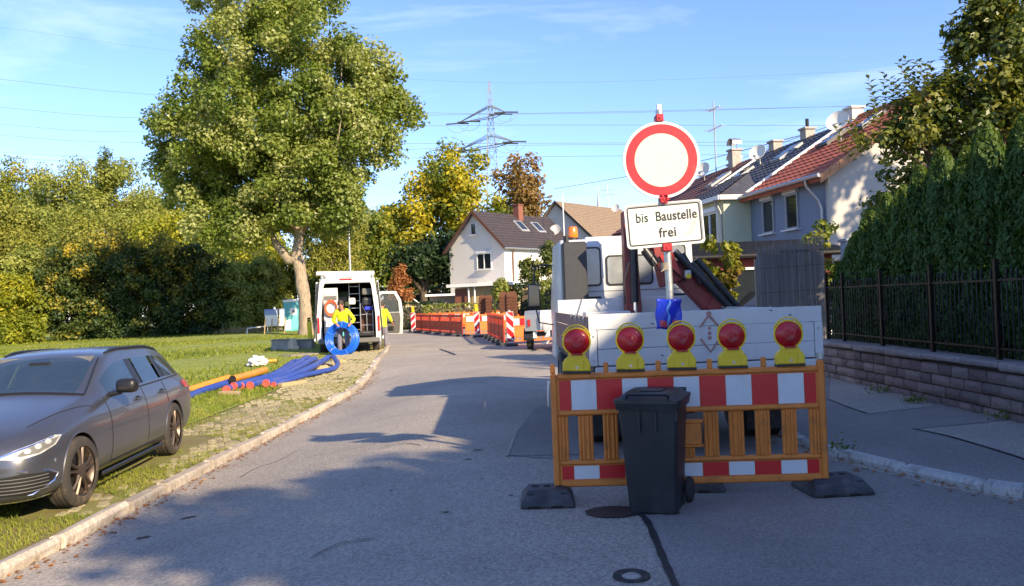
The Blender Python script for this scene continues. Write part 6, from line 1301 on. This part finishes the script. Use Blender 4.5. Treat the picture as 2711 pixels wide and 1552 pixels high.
# front passenger door standing open
dd_ = ob('front_door', None, van, (.98, 4.15, 0), (0, 0, R(-72))); P_ = [(0, .5), (-1.0, .5), (-1.05, 1.2), (-.98, 1.75), (-.78, 2.1), (-.2, 2.12), (-.05, 2.0), (0, 1.3)]
# door outline lies in local YZ and swings outwards
def dpt(p, x=0): return (x, p[0] * 1.0, p[1])
b = B(); Wn = [(-.10, 1.32), (-.93, 1.32), (-.9, 1.72), (-.74, 2.0), (-.24, 2.02), (-.14, 1.95)]
oo = [b.bm.verts.new(dpt(p, .03)) for p in P_]; oi = [b.bm.verts.new(dpt(p, -.03)) for p in P_]
for k in range(len(P_)): b.bm.faces.new((oo[k], oo[(k + 1) % 8], oi[(k + 1) % 8], oi[k]))
b.bm.free(); b = B()
def frame_loop(outer, inner, x0, x1, name, m, parent):
    b = B(); n = len(outer); V = [[b.bm.verts.new(dpt(p, x)) for p in L_] for L_ in (outer, inner) for x in (x0, x1)]
    for k in range(n):
        j = (k + 1) % n
        for a, c in ((0, 1), (1, 3), (3, 2), (2, 0)): b.bm.faces.new((V[a][k], V[a][j], V[c][j], V[c][k]))
    return b.done(name, M[m], parent)
frame_loop([(0, 1.25), (-1.05, 1.25), (-.99, 1.76), (-.79, 2.1), (-.2, 2.12), (-.05, 2.0)], Wn, -.035, .035, 'window_frame', 'vanw', dd_)
pn = B(); prism_x(pn, [(0, .5), (-1.0, .5), (-1.05, 1.2), (-1.05, 1.26), (0, 1.26)], -.035, .035); pn.done('door_skin', M['vanw'], dd_)
pn = B(); prism_x(pn, [(-.08, .56), (-.92, .56), (-.97, 1.1), (-.94, 1.3), (-.08, 1.3)], -.075, -.036); pn.done('door_trim', M['vangrey'], dd_); B().box((-.09, -.45, .72), (.06, .5, .16), bev=.02).done('door_pocket', M['vanin'], dd_); B().box((-.1, -.5, .95), (.05, .5, .07), bev=.02).done('arm_rest', M['black'], dd_)
pn = B(); prism_x(pn, Wn, -.004, .004); pn.done('window_pane', M['glasst'], dd_)
dd_.rotation_euler = (0, 0, R(62))
# fittings and loads inside the van: each a thing of its own
VM = Matrix.Translation(VO) @ Matrix.Rotation(VY, 4, 'Z')
def inv(name, lab, cat, p, rz=0): return thing(name, lab, cat, VM @ Vector(p), (0, 0, VY + rz))
sh = inv('tool_cabinet', 'white tool cabinet just inside the left of the van opening', 'cabinet', (-.56, .3, .6)); B().box((0, .15, .8), (.46, .5, 1.6), bev=.01).done('case', M['vanw'], sh)
for k in range(9): B().box((0, -.112, .12 + k * .165), (.4, .02, .14), bev=.006).done('drawer', M['vanw' if k not in (7,) else 'vangrey'], sh)
hs = inv('hose_coil', 'orange hose hanging on the white tool cabinet in the van', 'hose', (-.55, .14, 1.55)); b = B()
for k in range(5): b.tube([((.16 + k * .008) * math.cos(a), -.02 - k * .012, (.18 + .02 * k) * math.sin(a)) for a in lin(0, math.tau * 19 / 20, 20)], .018, 6, closed=True)
b.tube([(.12, -.05, -.1), (.15, -.05, -.35), (.1, -.05, -.42)], .016, 6); b.done('hose', mat('hose_orange', (.55, .11, .04), .5), hs, 60)
ld = inv('ladder', 'grey metal ladder standing upright inside the van', 'ladder', (.2, .7, .6))
for s in (-.17, .17): B().cyl((s, 0, 0), (s, 0, 1.75), .018, n=6).done('stile', M['steel'], ld)
for k in range(7): B().cyl((-.17, 0, .2 + k * .24), (.17, 0, .2 + k * .24), .014, n=6).done('rung', M['steel'], ld)
rr_ = inv('tool_rack', 'brown and grey tool rack at the right inside the van', 'rack', (.58, .35, .6)); B().box((0, .3, .5), (.42, .04, 1.0)).done('back', M['brownwood'], rr_)
for s in (-.2, .2): B().cyl((s, .05, 0), (s, .05, 1.05), .016, n=6).done('upright', M['steel'], rr_)
for z0 in (.35, .7, 1.05): B().cyl((-.2, .05, z0), (.2, .05, z0), .014, n=6).done('crossbar', M['steel'], rr_)
B().tube([(0, .04, 0), (0, .04, .7), (-.14, .04, 1.0)], .012, 6).tube([(0, .04, .7), (.14, .04, 1.0)], .012, 6).done('fork_tool', M['steel'], rr_)
for k, (p, d, m_, lab) in enumerate([((.62, .4, 1.72), (.34, .3, .3), 'black', 'black case on the upper right van shelf'), ((.62, .4, 2.05), (.34, .3, .22), 'vangrey', 'grey box on the top right van shelf'), ((.12, .5, 1.75), (.22, .2, .22), 'dish', 'pale helmet shaped bucket hung on the van ladder'), ((.65, .35, 1.5), (.26, .26, .12), 'bluebag', 'blue box above the tool rack in the van'), ((-.2, 1.2, 1.6), (.5, .4, 1.0), 'hedge_', 'dark green jacket hanging in the van'), ((-.1, .5, .72), (.4, .4, .24), 'wcblue', 'turquoise tool case on the van floor'), ((.55, .1, .68), (.5, .3, .16), 'black', 'black crate on the van floor at the right')]):
    if m_ == 'hedge_': M[m_] = mat('dark_green_cloth', (.04, .055, .03), .9, var=.3)
    t = inv('van_load', lab, 'equipment', p); B().box((0, 0, 0), d, bev=min(d) * .2, seg=2).done('body', M[m_], t); B().box((0, -d[1] * .5, d[2] * .25), (d[0] * .5, .015, d[2] * .12)).done('strap', M['vangrey'], t)
# ================================================================== BLUE COIL
cc = at(903, 899, 24.75); coil = thing('pipe_coil', 'large coil of bright blue pipe held upright by the worker behind the van', 'pipe coil', (cc.x, 24.75, 0), (R(-8), 0, R(-12)))
b = B(); rng = random.Random(3)
for k in range(4):
    for q in range(5): b.tube([((.37 + k * .048) * math.cos(a), (q - 2) * .05 + .006 * math.sin(a * 3 + q), .57 + (.37 + k * .048) * math.sin(a)) for a in lin(0, math.tau * 47 / 48, 48)], .024, 7, closed=True)
b.done('windings', M['pipec'], coil, 60)
for a in (.3, 1.5, 2.7, 4.0, 5.2): B().tube([((.455 + .12 * math.cos(t)) * math.cos(a), .14 * math.sin(t), .57 + (.455 + .12 * math.cos(t)) * math.sin(a)) for t in lin(0, math.tau * 15 / 16, 16)], .008, 5, closed=True).done('strap', M['sheet_l'] if a != 4.0 else M['plastic'], coil)
# ================================================================== WORKERS
def skin(name, joints, edges, m, parent, sub=2, root=0):
    me = bpy.data.meshes.new(name); me.from_pydata([j[0] for j in joints], edges, []); o = ob(name, me, parent); md = o.modifiers.new('skin', 'SKIN'); md.use_smooth_shade = True
    for i, j in enumerate(joints):
        r = j[1]; sv_ = me.skin_vertices[0].data[i]; sv_.radius = (r, r) if not hasattr(r, '__len__') else r; sv_.use_root = (i == root)
    s = o.modifiers.new('sub', 'SUBSURF'); s.levels = sub; s.render_levels = sub; bake(o); o.data.materials.clear(); o.data.materials.append(m); o.data.shade_smooth(); return o
def person(label, loc, rz, handL, handR, elbowL, elbowR, lean=0., look=0.):
    t = thing('person', label, 'person', loc, (0, 0, rz), 'site workers'); hx, hz = .10, .90      # faces -Y
    hip = (0, .02, .92); ch_ = (0, -.02 - lean * .6, 1.22); nk = (0, -.04 - lean, 1.42); hd = (.0 + look * .3, -.07 - lean * 1.15, 1.58); top = (.0 + look * .3, -.06 - lean * 1.2, 1.68)
    J = [(hip, (.15, .11)), (ch_, (.16, .11)), (nk, .06), (hd, (.078, .095)), (top, (.06, .07)), ((.17, -.03 - lean * .9, 1.38), .06), (elbowL, .042), (handL, .032), ((-.17, -.03 - lean * .9, 1.38), .06), (elbowR, .042), (handR, .032),
         ((.10, .02, .85), .09), ((.11, -.03, .48), .06), ((.12, .03, .1), .045), ((.13, -.1, .04), .04), ((-.10, .02, .85), .09), ((-.12, -.03, .48), .06), ((-.13, .03, .1), .045), ((-.14, -.1, .04), .04)]
    E_ = [(0, 1), (1, 2), (2, 3), (3, 4), (1, 5), (5, 6), (6, 7), (1, 8), (8, 9), (9, 10), (0, 11), (11, 12), (12, 13), (13, 14), (0, 15), (15, 16), (16, 17), (17, 18)]
    for hi, el in ((7, elbowL), (10, elbowR)):
        h = Vector(J[hi][0]); d = (h - Vector(el)).normalized(); sd = d.cross(Vector((0, 0, 1))); sd = sd.normalized() if sd.length > .1 else Vector((1, 0, 0)); pl = len(J); J.append((tuple(h + d * .06), (.035, .02))); E_.append((hi, pl))
        for f in (-1.5, -.5, .5, 1.5):
            k = len(J); J.append((tuple(h + d * .11 + sd * f * .018), .0085)); J.append((tuple(h + d * .145 + sd * f * .018 + Vector((0, 0, -.03))), .0075)); E_ += [(pl, k), (k, k + 1)]
        k = len(J); J.append((tuple(h + d * .05 + sd * .045), .0095)); J.append((tuple(h + d * .085 + sd * .055), .008)); E_ += [(hi, k), (k, k + 1)]
    body = skin('body', J, E_, M['skin'], t)
    Jt = [((0, .02, .96), (.18, .135)), (ch_, (.195, .14)), ((0, -.04 - lean, 1.40), .09), (J[5][0], .085), (elbowL, .062), (tuple(Vector(elbowL).lerp(Vector(handL), .85)), .05), (J[8][0], .085), (elbowR, .062), (tuple(Vector(elbowR).lerp(Vector(handR), .85)), .05), ((0, .02, .84), (.185, .14))]
    skin('jacket', Jt, [(0, 1), (1, 2), (1, 3), (3, 4), (4, 5), (1, 6), (6, 7), (7, 8), (0, 9)], M['hiviz'], t)
    Jl = [((0, .02, .93), (.165, .125)), ((.10, .02, .82), .105), ((.115, -.03, .48), .085), ((.12, .03, .10), .075), ((-.10, .02, .82), .105), ((-.125, -.03, .48), .085), ((-.13, .03, .10), .075)]
    skin('trousers', Jl, [(0, 1), (1, 2), (2, 3), (0, 4), (4, 5), (5, 6)], M['trous'], t)
    hp = Vector(hd)
    b = B(); b.lathe([(.0001, .125), (.05, .118), (.085, .085), (.1, .04), (.098, .0), (.09, -.04)], 18, T(hp.x, hp.y + .018, hp.z + .03), cap=False); b.done('hair', M['hair'], t, 60)
    b = B().tube([(hp.x, hp.y - .10, hp.z + .02), (hp.x, hp.y - .122, hp.z - .02), (hp.x, hp.y - .1, hp.z - .03)], [.012, .016, .012], 6); b.done('nose', M['skin'], body, 60)
    for s in (-1, 1):
        B().lathe([(.0001, .004), (.010, .003), (.011, 0)], 8, T(hp.x + s * .033, hp.y - .098, hp.z + .025) @ RX90, cap=False).done('eye', M['hair'], body); B().lathe([(.0001, .012), (.02, .008), (.024, 0)], 10, T(hp.x + s * .088, hp.y + .0, hp.z) @ Matrix.Rotation(s * R(90), 4, 'Y'), cap=False).done('ear', M['skin'], body, 60)
        B().box((s * .125, -.05, .045), (.1, .27, .09), bev=.03, seg=2).done('shoe', M['rubber'], t)
    B().box((hp.x, hp.y - .097, hp.z - .06), (.04, .012, .008), bev=.003).done('mouth', M['clampr'], body)
    return t
person('worker in bright yellow pullover and grey trousers bending over the blue pipe coil', (-5.38, 25.12, .06), R(8), (.26, -.42, .98), (-.16, -.40, .98), (.36, -.16, 1.1), (-.3, -.12, 1.1), .26, -.12)
person('worker in yellow jacket standing beside the open van door', (-4.72, 28.6, .0), R(170), (.2, -.2, 1.0), (-.3, -.2, .95), (.28, .0, 1.12), (-.3, -.02, 1.12))
# ================================================================== PIPES ON THE VERGE
def v2(u, v): return (460 + .2358 * u, 860 + .2358 * v)         # zoomed-view -> photo pixels
def gv(u, v, dz): return gp(*v2(u, v), dz)
def pipe_thing(name, lab, pts, r, m, cap=None, hollow=None, group=None, n=14):
    P_ = [p if isinstance(p, Vector) else gv(*p) for p in pts]; o = P_[0].copy(); o.z = gz(o.x, o.y) + .07; t = thing(name, lab, 'pipe', o, group=group); fine = resample([p - o for p in P_], .12)
    B().tube(fine, r, n).done('pipe_wall', M[m], t, 60)
    d = (fine[0] - fine[1]).normalized(); q = d.to_track_quat('Z', 'Y').to_matrix().to_4x4(); mm = Matrix.Translation(fine[0]) @ q
    if cap: B().lathe([(.0001, .006), (r * .8, .006), (r * .84, .016), (r * 1.03, .016), (r * 1.04, -.025), (r, -.025)], 24, mm, cap=False).done('end_cap', M[cap], t, 40)
    if hollow: B().lathe([(.0001, .002), (r * .93, .002), (r * .98, .003)], 20, mm, cap=False).done('bore', M['dark'], t)
    return t
BP = [  # end near the camera .. far end (zoomed-view pixels, height of the pipe axis above road)
 ([(590, 728, .16), (760, 665, .16), (1000, 610, .17), (1180, 530, .17), (1330, 430, .18), (1395, 415, .2)], 'leftmost blue pipe with red end cap in the bundle on the verge'),
 ([(672, 690, .2), (850, 640, .2), (1080, 580, .2), (1260, 490, .2), (1440, 420, .2)], 'second blue pipe from the left in the bundle'),
 ([(750, 688, .17), (930, 640, .17), (1150, 570, .17), (1330, 480, .18), (1490, 375, .22), (1530, 400, .12)], 'third blue pipe from the left, curled up at its far end'),
 ([(855, 682, .17), (1020, 630, .17), (1230, 565, .17), (1420, 470, .18), (1570, 385, .22), (1600, 410, .12)], 'fourth blue pipe from the left in the bundle'),
 ([(1035, 657, .2), (1180, 615, .2), (1360, 560, .2), (1560, 470, .22), (1720, 380, .26), (1745, 360, .3)], 'fifth blue pipe, rising towards the van at its far end'),
 ([(1118, 674, .15), (1300, 620, .15), (1500, 560, .16), (1680, 520, .16), (1800, 490, .17), (1840, 440, .2), (1815, 390, .26), (1790, 350, .32)], 'rightmost blue pipe bent upwards into a hook')]
for i, (pts, lab) in enumerate(BP): pipe_thing('blue_pipe', lab, pts, .078 if i != 5 else .06, 'pipeb', 'pipecap', None, 'blue pipes on the verge')
pipe_thing('blue_pipe', 'blue pipe running left from the bundle behind the parked car', [(640, 640, .2), (480, 690, .17), (300, 750, .15), (120, 830, .14), (0, 880, .14)], .075, 'pipeb', None, None, 'blue pipes on the verge')
pipe_thing('orange_pipe', 'long orange pipe lying on the grass behind the parked car', [(615, 595, .16), (400, 660, .15), (200, 725, .14), (90, 765, .14), (-60, 820, .14)], .075, 'pipeo', None, None, 'orange pipes on the grass')
pipe_thing('orange_pipe', 'short orange pipe with dark open end above the blue bundle', [(660, 612, .28), (850, 560, .24), (1035, 505, .2)], .085, 'pipeo', None, True, 'orange pipes on the grass')
pipe_thing('orange_pipe', 'small orange pipe beside the white sheeting on the lawn', [(1040, 410, .14), (1150, 400, .14)], .05, 'pipeo', None, None, 'orange pipes on the grass')
def timber(lab, a, c, w_=.10, h=.08, m='wood'):
    p, q = gv(*a, .09), gv(*c, .09); d = q - p; t = thing('timber_batten', lab, 'timber', p, (0, 0, math.atan2(d.y, d.x)), 'timber battens under the pipes'); B().box((d.length / 2, 0, h / 2), (d.length, w_, h), bev=.005).done('batten', M[m], t)
    B().box((d.length * .99, 0, h / 2), (.012, w_ * .9, h * .9)).done('end_grain', M['wood_old'], t)
timber('short timber batten under the capped pipe ends', (525, 790), (735, 795), .12); timber('longer timber batten under the right pipes', (1190, 700), (1465, 645), .14); timber('timber batten under the far pipe ends', (1590, 500), (1720, 485), .12); timber('pale timber end near the pipe hook', (1850, 430), (1915, 420), .12)
p = gv(1310, 360, .1); q = gv(1640, 330, .1); t = thing('board', 'flat weathered board lying behind the blue pipes', 'board', p, (0, 0, math.atan2(q.y - p.y, q.x - p.x))); B().box(((q - p).length / 2, .3, .02), ((q - p).length, .7, .04), bev=.006).done('panel', M['wood_old'], t); B().box((.1, .3, .045), (.08, .66, .012)).done('cleat', M['wood_old'], t)
# crumpled white sheeting
c = gv(940, 455, .1); t = thing('white_sheeting', 'crumpled white plastic sheeting on the lawn', 'plastic sheet', c)
bm = bmesh.new(); bmesh.ops.create_icosphere(bm, subdivisions=4, radius=1)
from mathutils import noise as mn
for v in bm.verts:
    n_ = mn.noise(v.co * 2.3) * .35 + mn.noise(v.co * 5.5) * .25; v.co = Vector((v.co.x * .26, v.co.y * .22, v.co.z * .17)) * (1 + n_); v.co.z = max(v.co.z + .08, 0)
me = bpy.data.meshes.new('sheeting'); bm.to_mesh(me); bm.free(); me.materials.append(M['plastic']); ob('sheeting', me, t); B().tube([(-.3, -.05, .02), (-.12, -.12, .04), (.12, -.14, .03), (.27, -.06, .02)], [.01, .03, .035, .01], 6).done('fold', M['plastic'], t)
# ================================================================== SITE THINGS BEHIND THE POPLAR
p = at(774, 880, 56); wc_ = thing('portable_toilet', 'turquoise portable toilet with white roof leaning beside the poplar trunk', 'portable toilet', (p.x, 56, .0), (0, R(-1), R(18)))
B().box((0, 0, 1.1), (1.05, 1.05, 2.1), bev=.06).done('cabin', M['wcblue'], wc_); B().box((0, 0, 2.2), (1.12, 1.12, .2), bev=.08, seg=2).done('roof', M['wcwhite'], wc_); dr = B().box((.08, -.54, 1.12), (.72, .05, 1.85), bev=.03).done('door', M['wcblue'], wc_); B().box((.12, -.575, 1.45), (.44, .01, .5)).done('notice', M['wcwhite'], dr); B().box((-.3, -.56, .55), (.4, .02, .7)).done('panel', M['wcwhite'], wc_); B().box((.1, -.583, 1.45), (.14, .008, .16)).done('pictogram', M['vangrey'], dr)
p = at(729, 880, 50); tk2 = thing('water_tank', 'grey blue lidded water tank on a timber frame left of the toilet', 'tank', (p.x, 50, 0), (0, 0, R(15)))
B().box((0, 0, .95), (1.15, 1.0, .75), bev=.04).done('tank_body', M['wcwhite'], tk2); prism_x(B(), [(-.52, 1.3), (-.45, 1.55), (-.3, 1.65), (.3, 1.65), (.45, 1.55), (.52, 1.3)], -.6, .6).done('lid', M['tankblue'], tk2); B().box((.25, -.53, 1.2), (.1, .02, .9)).done('strap', M['black'], tk2); B().cyl((0, 0, 1.65), (0, 0, 1.8), .06, n=8).done('vent', M['wcwhite'], tk2)
for x in (-.6, -.2, .2, .6): B().cyl((x - .05, -.62, 0), (x + .05, -.55, 1.05), .03, n=6).done('leg', M['wood'], tk2)
for k, (px, D, w_, h, lab) in enumerate([(747, 29.5, .7, .4, 'dark concrete kerb block left of the boulder on the lawn'), (800, 29.8, .9, .36, 'dark concrete kerb block right of the boulder')]):
    p = at(px, 900, D); t = thing('concrete_block', lab, 'block', (p.x, D, .03), (0, 0, R(-8))); B().box((0, 0, h / 2), (w_, .4, h), bev=.02).done('block', M['conc'], t); B().box((0, -.02, h + .02), (w_ * 1.05, .42, .05), bev=.01).done('top_board', M['wood_old'], t)
p = at(776, 905, 29.2); t = thing('boulder', 'pale sunlit boulder between the concrete blocks', 'stone', (p.x, 29.2, .02)); me = rough_block(.32, .3, .5, 5, .04, .09); me.materials.append(M['tstone']); ob('rock', me, t, (0, 0, .22)); me2 = rough_block(.2, .16, .2, 9, .03, .05); me2.materials.append(M['tstone']); ob('chip', me2, t, (.13, -.06, .1))
p = at(822, 890, 31); t = thing('yellow_post', 'yellow plastic marker post with black band beside the van', 'post', (p.x, 31, 0), (0, R(-2), 0)); B().box((0, 0, .6), (.17, .12, .95), bev=.03).done('shaft', M['yellowp'], t); B().box((-.03, 0, .08), (.26, .2, .16), bev=.04).done('foot', M['yellowp'], t); B().lathe([(.06, 1.07), (.07, 1.1), (.07, 1.18), (.05, 1.22)], 12).done('band', M['black'], t); B().lathe([(.05, 1.11), (.075, 1.125), (.075, 1.155), (.05, 1.17)], 12).done('ring', M['yellowp'], t)
p = at(684, 872, 52); p.x += .6; t = thing('goal_frame', 'small white goal frame on the far lawn', 'goal', (p.x - .6, 52, .05), (0, 0, R(25))); B().tube([(-.7, 0, 0), (-.68, 0, .42), (.6, .3, .5), (.65, .3, 0)], .04, 6).done('bar', M['wframe'], t); B().tube([(-.68, 0, .4), (-.75, .5, 0), (.6, .8, 0)], .03, 6).done('ground_frame', M['wframe'], t)
for k, (px, D, h) in enumerate([(741, 66, 4.6), (770, 68, 4.4), (778, 68.5, 4.0), (784, 69, 3.6)]):
    p = at(px, 800, D); t = thing('white_post', ['leaning white post between shrub and street lamp', 'first of three thin pale posts left of the poplar', 'second of three thin pale posts left of the poplar', 'third thin pale post touching the poplar trunk'][k], 'post', (p.x, D, 0), (0, R(6 if k == 0 else 0), 0), 'pale posts by the poplar'); B().tube([(0, 0, 0), (0, 0, h * .6), (0, 0, h)], [.11, .1, .09], 8).done('shaft', M['wframe'], t, 40); B().lathe([(.1, h), (.1, h + .05), (.0001, h + .09)], 8, cap=False).done('cap', M['wframe'], t)
# ================================================================== BARRIERS ROUND THE EXCAVATION
def make_panel(mm, film):
    r = thing('site_barrier', 'x', 'barrier'); Lp = 2.0
    for x in (.02, Lp - .02): B().box((x, 0, .55), (.05, .05, .96), bev=.01).done('post', M[mm], r)
    for z0, h, nm in ((.12, .05, 'bottom_rail'), (.27, .04, 'lower_rail'), (.66, .05, 'middle_rail'), (.96, .09, 'top_rail')): B().box((Lp / 2, 0, z0), (Lp - .08, .05, h), bev=.01).done(nm, M[mm], r)
    B().box((Lp / 2, 0, .465), (Lp - .08, .02, .35)).done('infill_panel', M[mm], r)
    for i in range(10): B().box((.14 + i * .19, 0, .80), (.075, .03, .24), bev=.006).done('slat', M[mm], r)
    for i in range(10): B().box((.14 + i * .19, 0, .195), (.075, .03, .11), bev=.006).done('slat', M[mm], r)
    for i in range(7): B().box((.1 + i * .3, 0, 1.035), (.05, .04, .07), bev=.006).done('peg', M[mm], r)
    if film:
        for i in range(5):
            for s in (-1, 1): B().box((.05 + .19 + i * .38, s * .03, .80), (.375, .006, .24)).done('reflective_panel', M['film_w' if i % 2 == 0 else 'film_r'], r)
    else:
        for q in (.55, 1.45): B().box((q, -.014, .52), (.05, .008, .18)).done('handle_tab', M['orange2'], r)
    for q in (.08, Lp - .08): B().box((q, 0, .05), (.2, .62, .1), bev=.02).done('foot', M['recyc'], r)
    return r
pr = make_panel('redfence', False); po = make_panel('orange2', True); used = {'r': False, 'o': False}
def put(kind, a, c, lab):
    src = pr if kind == 'r' else po
    o = copy_tree(src) if used[kind] else src; used[kind] = True; d = c - a; o.location = a; o.rotation_euler = (0, 0, math.atan2(d.y, d.x)); o['label'] = lab; o['group'] = 'plastic barriers round the excavation'
def run(kind, a, c, labs):
    n = len(labs); d = (c - a) / n
    for i, l in enumerate(labs):
        p = a + d * i; q = p + d.normalized() * 2.0; put(kind, p, q, l)
P0 = Vector((-5.9, 47.0, 0)); P1 = Vector((-2.35, 37.2, 0))
run('r', P0, P1, ['farthest red barrier of the left row along the excavation', 'second farthest red barrier of the left row', 'middle red barrier of the left row', 'fourth red barrier of the left row', 'nearest red barrier of the left row, left of the tall beacon'])
run('o', P1 + Vector((.1, -.05, 0)), P1 + Vector((2.1, .5, 0)), ['bright orange end barrier behind the middle beacon'])
P2 = Vector((-1.15, 35.8, 0)); P3 = Vector((-.35, 28.4, 0))
run('r', P2, P3, ['far red barrier of the right row', 'second red barrier of the right row', 'third red barrier of the right row', 'nearest red barrier of the right row beside the front beacon'])
run('o', P3 + Vector((.15, .05, 0)), P3 + Vector((4.2, .75, 0)), ['orange barrier with white and red band behind the trailer', 'orange barrier behind the trailer and truck board'])
run('r', Vector((-9.2, 48.5, 0)), Vector((-7.1, 47.6, 0)), ['lone red barrier seen behind the open van door'])
run('o', Vector((.6, 36.5, 0)), Vector((4.7, 40, 0)), ['far orange barrier behind the excavation, left one', 'far orange barrier behind the excavation, right one'])
run('o', Vector((-5.2, 49, 0)), Vector((1, 50, 0)), ['far orange barrier row, left piece behind the red row', 'far orange barrier row, middle piece', 'far orange barrier row, right piece'])
# guide beacons with diagonal stripes
def beacon(lab, px, D, lampm, rz, flip, h=1.0, tilt=0):
    p = at(px, 800, D); r = thing('guide_beacon', lab, 'beacon', (p.x, D, 0), (0, R(tilt), rz), 'striped guide beacons'); w_ = .26; z0 = .14
    B().box((0, 0, z0 + h / 2), (w_, .05, h), bev=.01).done('body', M['plate_w'], r); B().solid([(-.12, -.02, z0 + .001), (.12, -.02, z0 + .001), (0, -.02, .04), (-.12, .02, z0 + .001), (.12, .02, z0 + .001), (0, .02, .04)], [(0, 1, 2), (5, 4, 3), (0, 3, 4, 1), (1, 4, 5, 2), (2, 5, 3, 0)]).done('tip', M['plate_w'], r)
    st = .235; s = -1 if flip else 1
    for k in range(-1, 3):
        za = .06 + k * 2 * st * .85; pts = [(-w_ / 2 + .012, za), (w_ / 2 - .012, za + w_ * .95), (w_ / 2 - .012, za + w_ * .95 + st), (-w_ / 2 + .012, za + st)]; cl = []
        for i in range(4):                                   # clip to the panel
            a, c = pts[i], pts[(i + 1) % 4]
            cl.append(a)
        cl = [(x * s, min(max(z, .015), h - .015)) for x, z in cl]
        if max(z for _, z in cl) - min(z for _, z in cl) > .03:
            try: B().poly(cl if s > 0 else cl[::-1], .003, T(0, -.026, z0) @ RX90).done('stripe', M['film_r'], r)
            except Exception: pass
    B().box((0, 0, .05), (.4, .8, .1), bev=.03).done('foot', M['recyc'], r)
    if lampm: B().box((0, 0, z0 + h + .11), (.17, .1, .2), bev=.04).done('lamp_housing', M['lampy'], r); B().lathe([(.0001, .05), (.06, .045), (.085, .0), (.06, -.045), (.0001, -.05)], 18, T(0, 0, z0 + h + .27) @ RX90, cap=False).done('lamp_lens', M['lampy_o'], r, 50)
    else: B().box((0, 0, z0 + h + .02), (.05, .05, .06)).done('peg', M['plate_w'], r)
beacon('striped beacon with yellow lamp at the far left of the barriers', 1092, 44.5, True, R(-5), False); beacon('striped beacon with amber lamp in the middle of the barriers', 1262, 36.0, True, R(-2), False, 1.0, -2); beacon('striped beacon without lamp nearest the trailer', 1349, 27.6, False, R(6), True, 1.05, -1)
# compressor trailer
tr = thing('trailer', 'white compressor trailer with dark mudguard parked beside the truck', 'trailer', (.62, 25.2, 0), (0, 0, R(-8)))
prism_x(B(), [(-.7, .62), (-.75, 1.05), (-.62, 1.22), (1.2, 1.22), (1.35, .62)], .32, 2.1).done('hood', M['vanw'], tr); prism_x(B(), [(-.6, .6), (-.62, 1.1), (-.5, 1.22), (1.0, 1.22), (1.0, .6)], -.18, .31).done('side_cabinet', M['steel'], tr)
b = B(); prism_x(b, [(-.5 + .0, .3)] + [(-.02 + .5 * math.cos(a), .38 + .32 * math.sin(a)) for a in lin(math.pi, 0, 9)] + [(.48, .3), (.42, .3)] + [(-.02 + .43 * math.cos(a), .36 + .28 * math.sin(a)) for a in lin(0, math.pi, 9)], -.25, .05); b.done('mudguard', M['black'], tr)
wheel(tr, (-.1, 0, .3), .3, .18, 'wheel', 'steel', 'tyre'); wheel(tr, (1.9, 0, .3), .3, .18, 'wheel', 'steel', 'tyre')
B().box((.9, .2, .48), (1.9, 1.4, .1)).done('chassis', M['iron'], tr); B().tube([(.7, -.5, .5), (.75, -1.3, .45), (.75, -1.6, .5)], .05, 8).done('drawbar', M['iron'], tr)
B().lathe([(.0001, .05), (.2, .05), (.24, .02), (.24, -.02)], 24, T(.62, -.72, .72) @ RX90, cap=False).done('spare_wheel_cover', M['dish'], tr, 40); tg2 = B().solid([(.45, -.80, .42), (.85, -.80, .42), (.65, -.80, .76), (.45, -.77, .42), (.85, -.77, .42), (.65, -.77, .76)], [(0, 1, 2), (5, 4, 3), (0, 3, 4, 1), (1, 4, 5, 2), (2, 5, 3, 0)]).done('triangle_plate', M['vanw'], tr); B().box((.65, -.805, .55), (.05, .01, .14)).done('slot', M['dark'], tg2)
B().box((-.05, -.64, .85), (.09, .04, .22), bev=.01).done('lamp_cluster', M['redlamp'], tr); B().box((.12, -.52, .48), (.12, .02, .22)).done('reflector', M['plate_w'], tr); B().tube([(.35, -.6, .2), (.5, -.7, .22), (.55, -.72, .3)], .04, 8).done('tow_eye', M['dish'], tr)
# white car nose behind the reed screen
wcar = thing('white_car', 'white car partly hidden between the truck and the reed screen', 'car', (6.15, 18.3, .08), (0, 0, R(-140)))
b = B(); prof = [(-2, .3), (-2.05, .8), (-1.7, 1.0), (-1.0, 1.42), (.2, 1.45), (1.0, 1.0), (1.9, .85), (2.05, .5), (2.0, .3)]
va = [b.bm.verts.new((x, -.85 + (.2 if z > 1.1 else 0), z)) for x, z in prof]; vb3 = [b.bm.verts.new((x, .85 - (.2 if z > 1.1 else 0), z)) for x, z in prof]; n = len(prof); b.bm.faces.new(va); b.bm.faces.new(vb3[::-1])
for k in range(n): b.bm.faces.new((va[k], vb3[k], vb3[(k + 1) % n], va[(k + 1) % n]))
bmesh.ops.bevel(b.bm, geom=b.bm.edges[:], offset=.07, segments=2, affect='EDGES'); b.done('body', M['vanw'], wcar, 50)
B().solid([(.98, -.62, 1.04), (.98, .62, 1.04), (.27, .58, 1.44), (.27, -.58, 1.44)], [(0, 1, 2, 3)]).xf(T(.03, 0, .03)).done('windscreen', M['glassd'], wcar); B().solid([(-1.73, -.62, 1.03), (-1.73, .62, 1.03), (-1.06, .58, 1.41), (-1.06, -.58, 1.41)], [(3, 2, 1, 0)]).xf(T(-.03, 0, .03)).done('rear_window', M['glassd'], wcar)
for s in (-1, 1):
    B().solid([(-1.3, s * .80, 1.05), (.75, s * .80, 1.05), (.2, s * .68, 1.38), (-.95, s * .68, 1.38)], [(0, 1, 2, 3)]).done('side_window', M['glassd'], wcar)
    for x in (-1.25, 1.3): wheel(wcar, (x, s * .8, .3), .3, .18, 'wheel', 'steel', 'tyre', 'y')
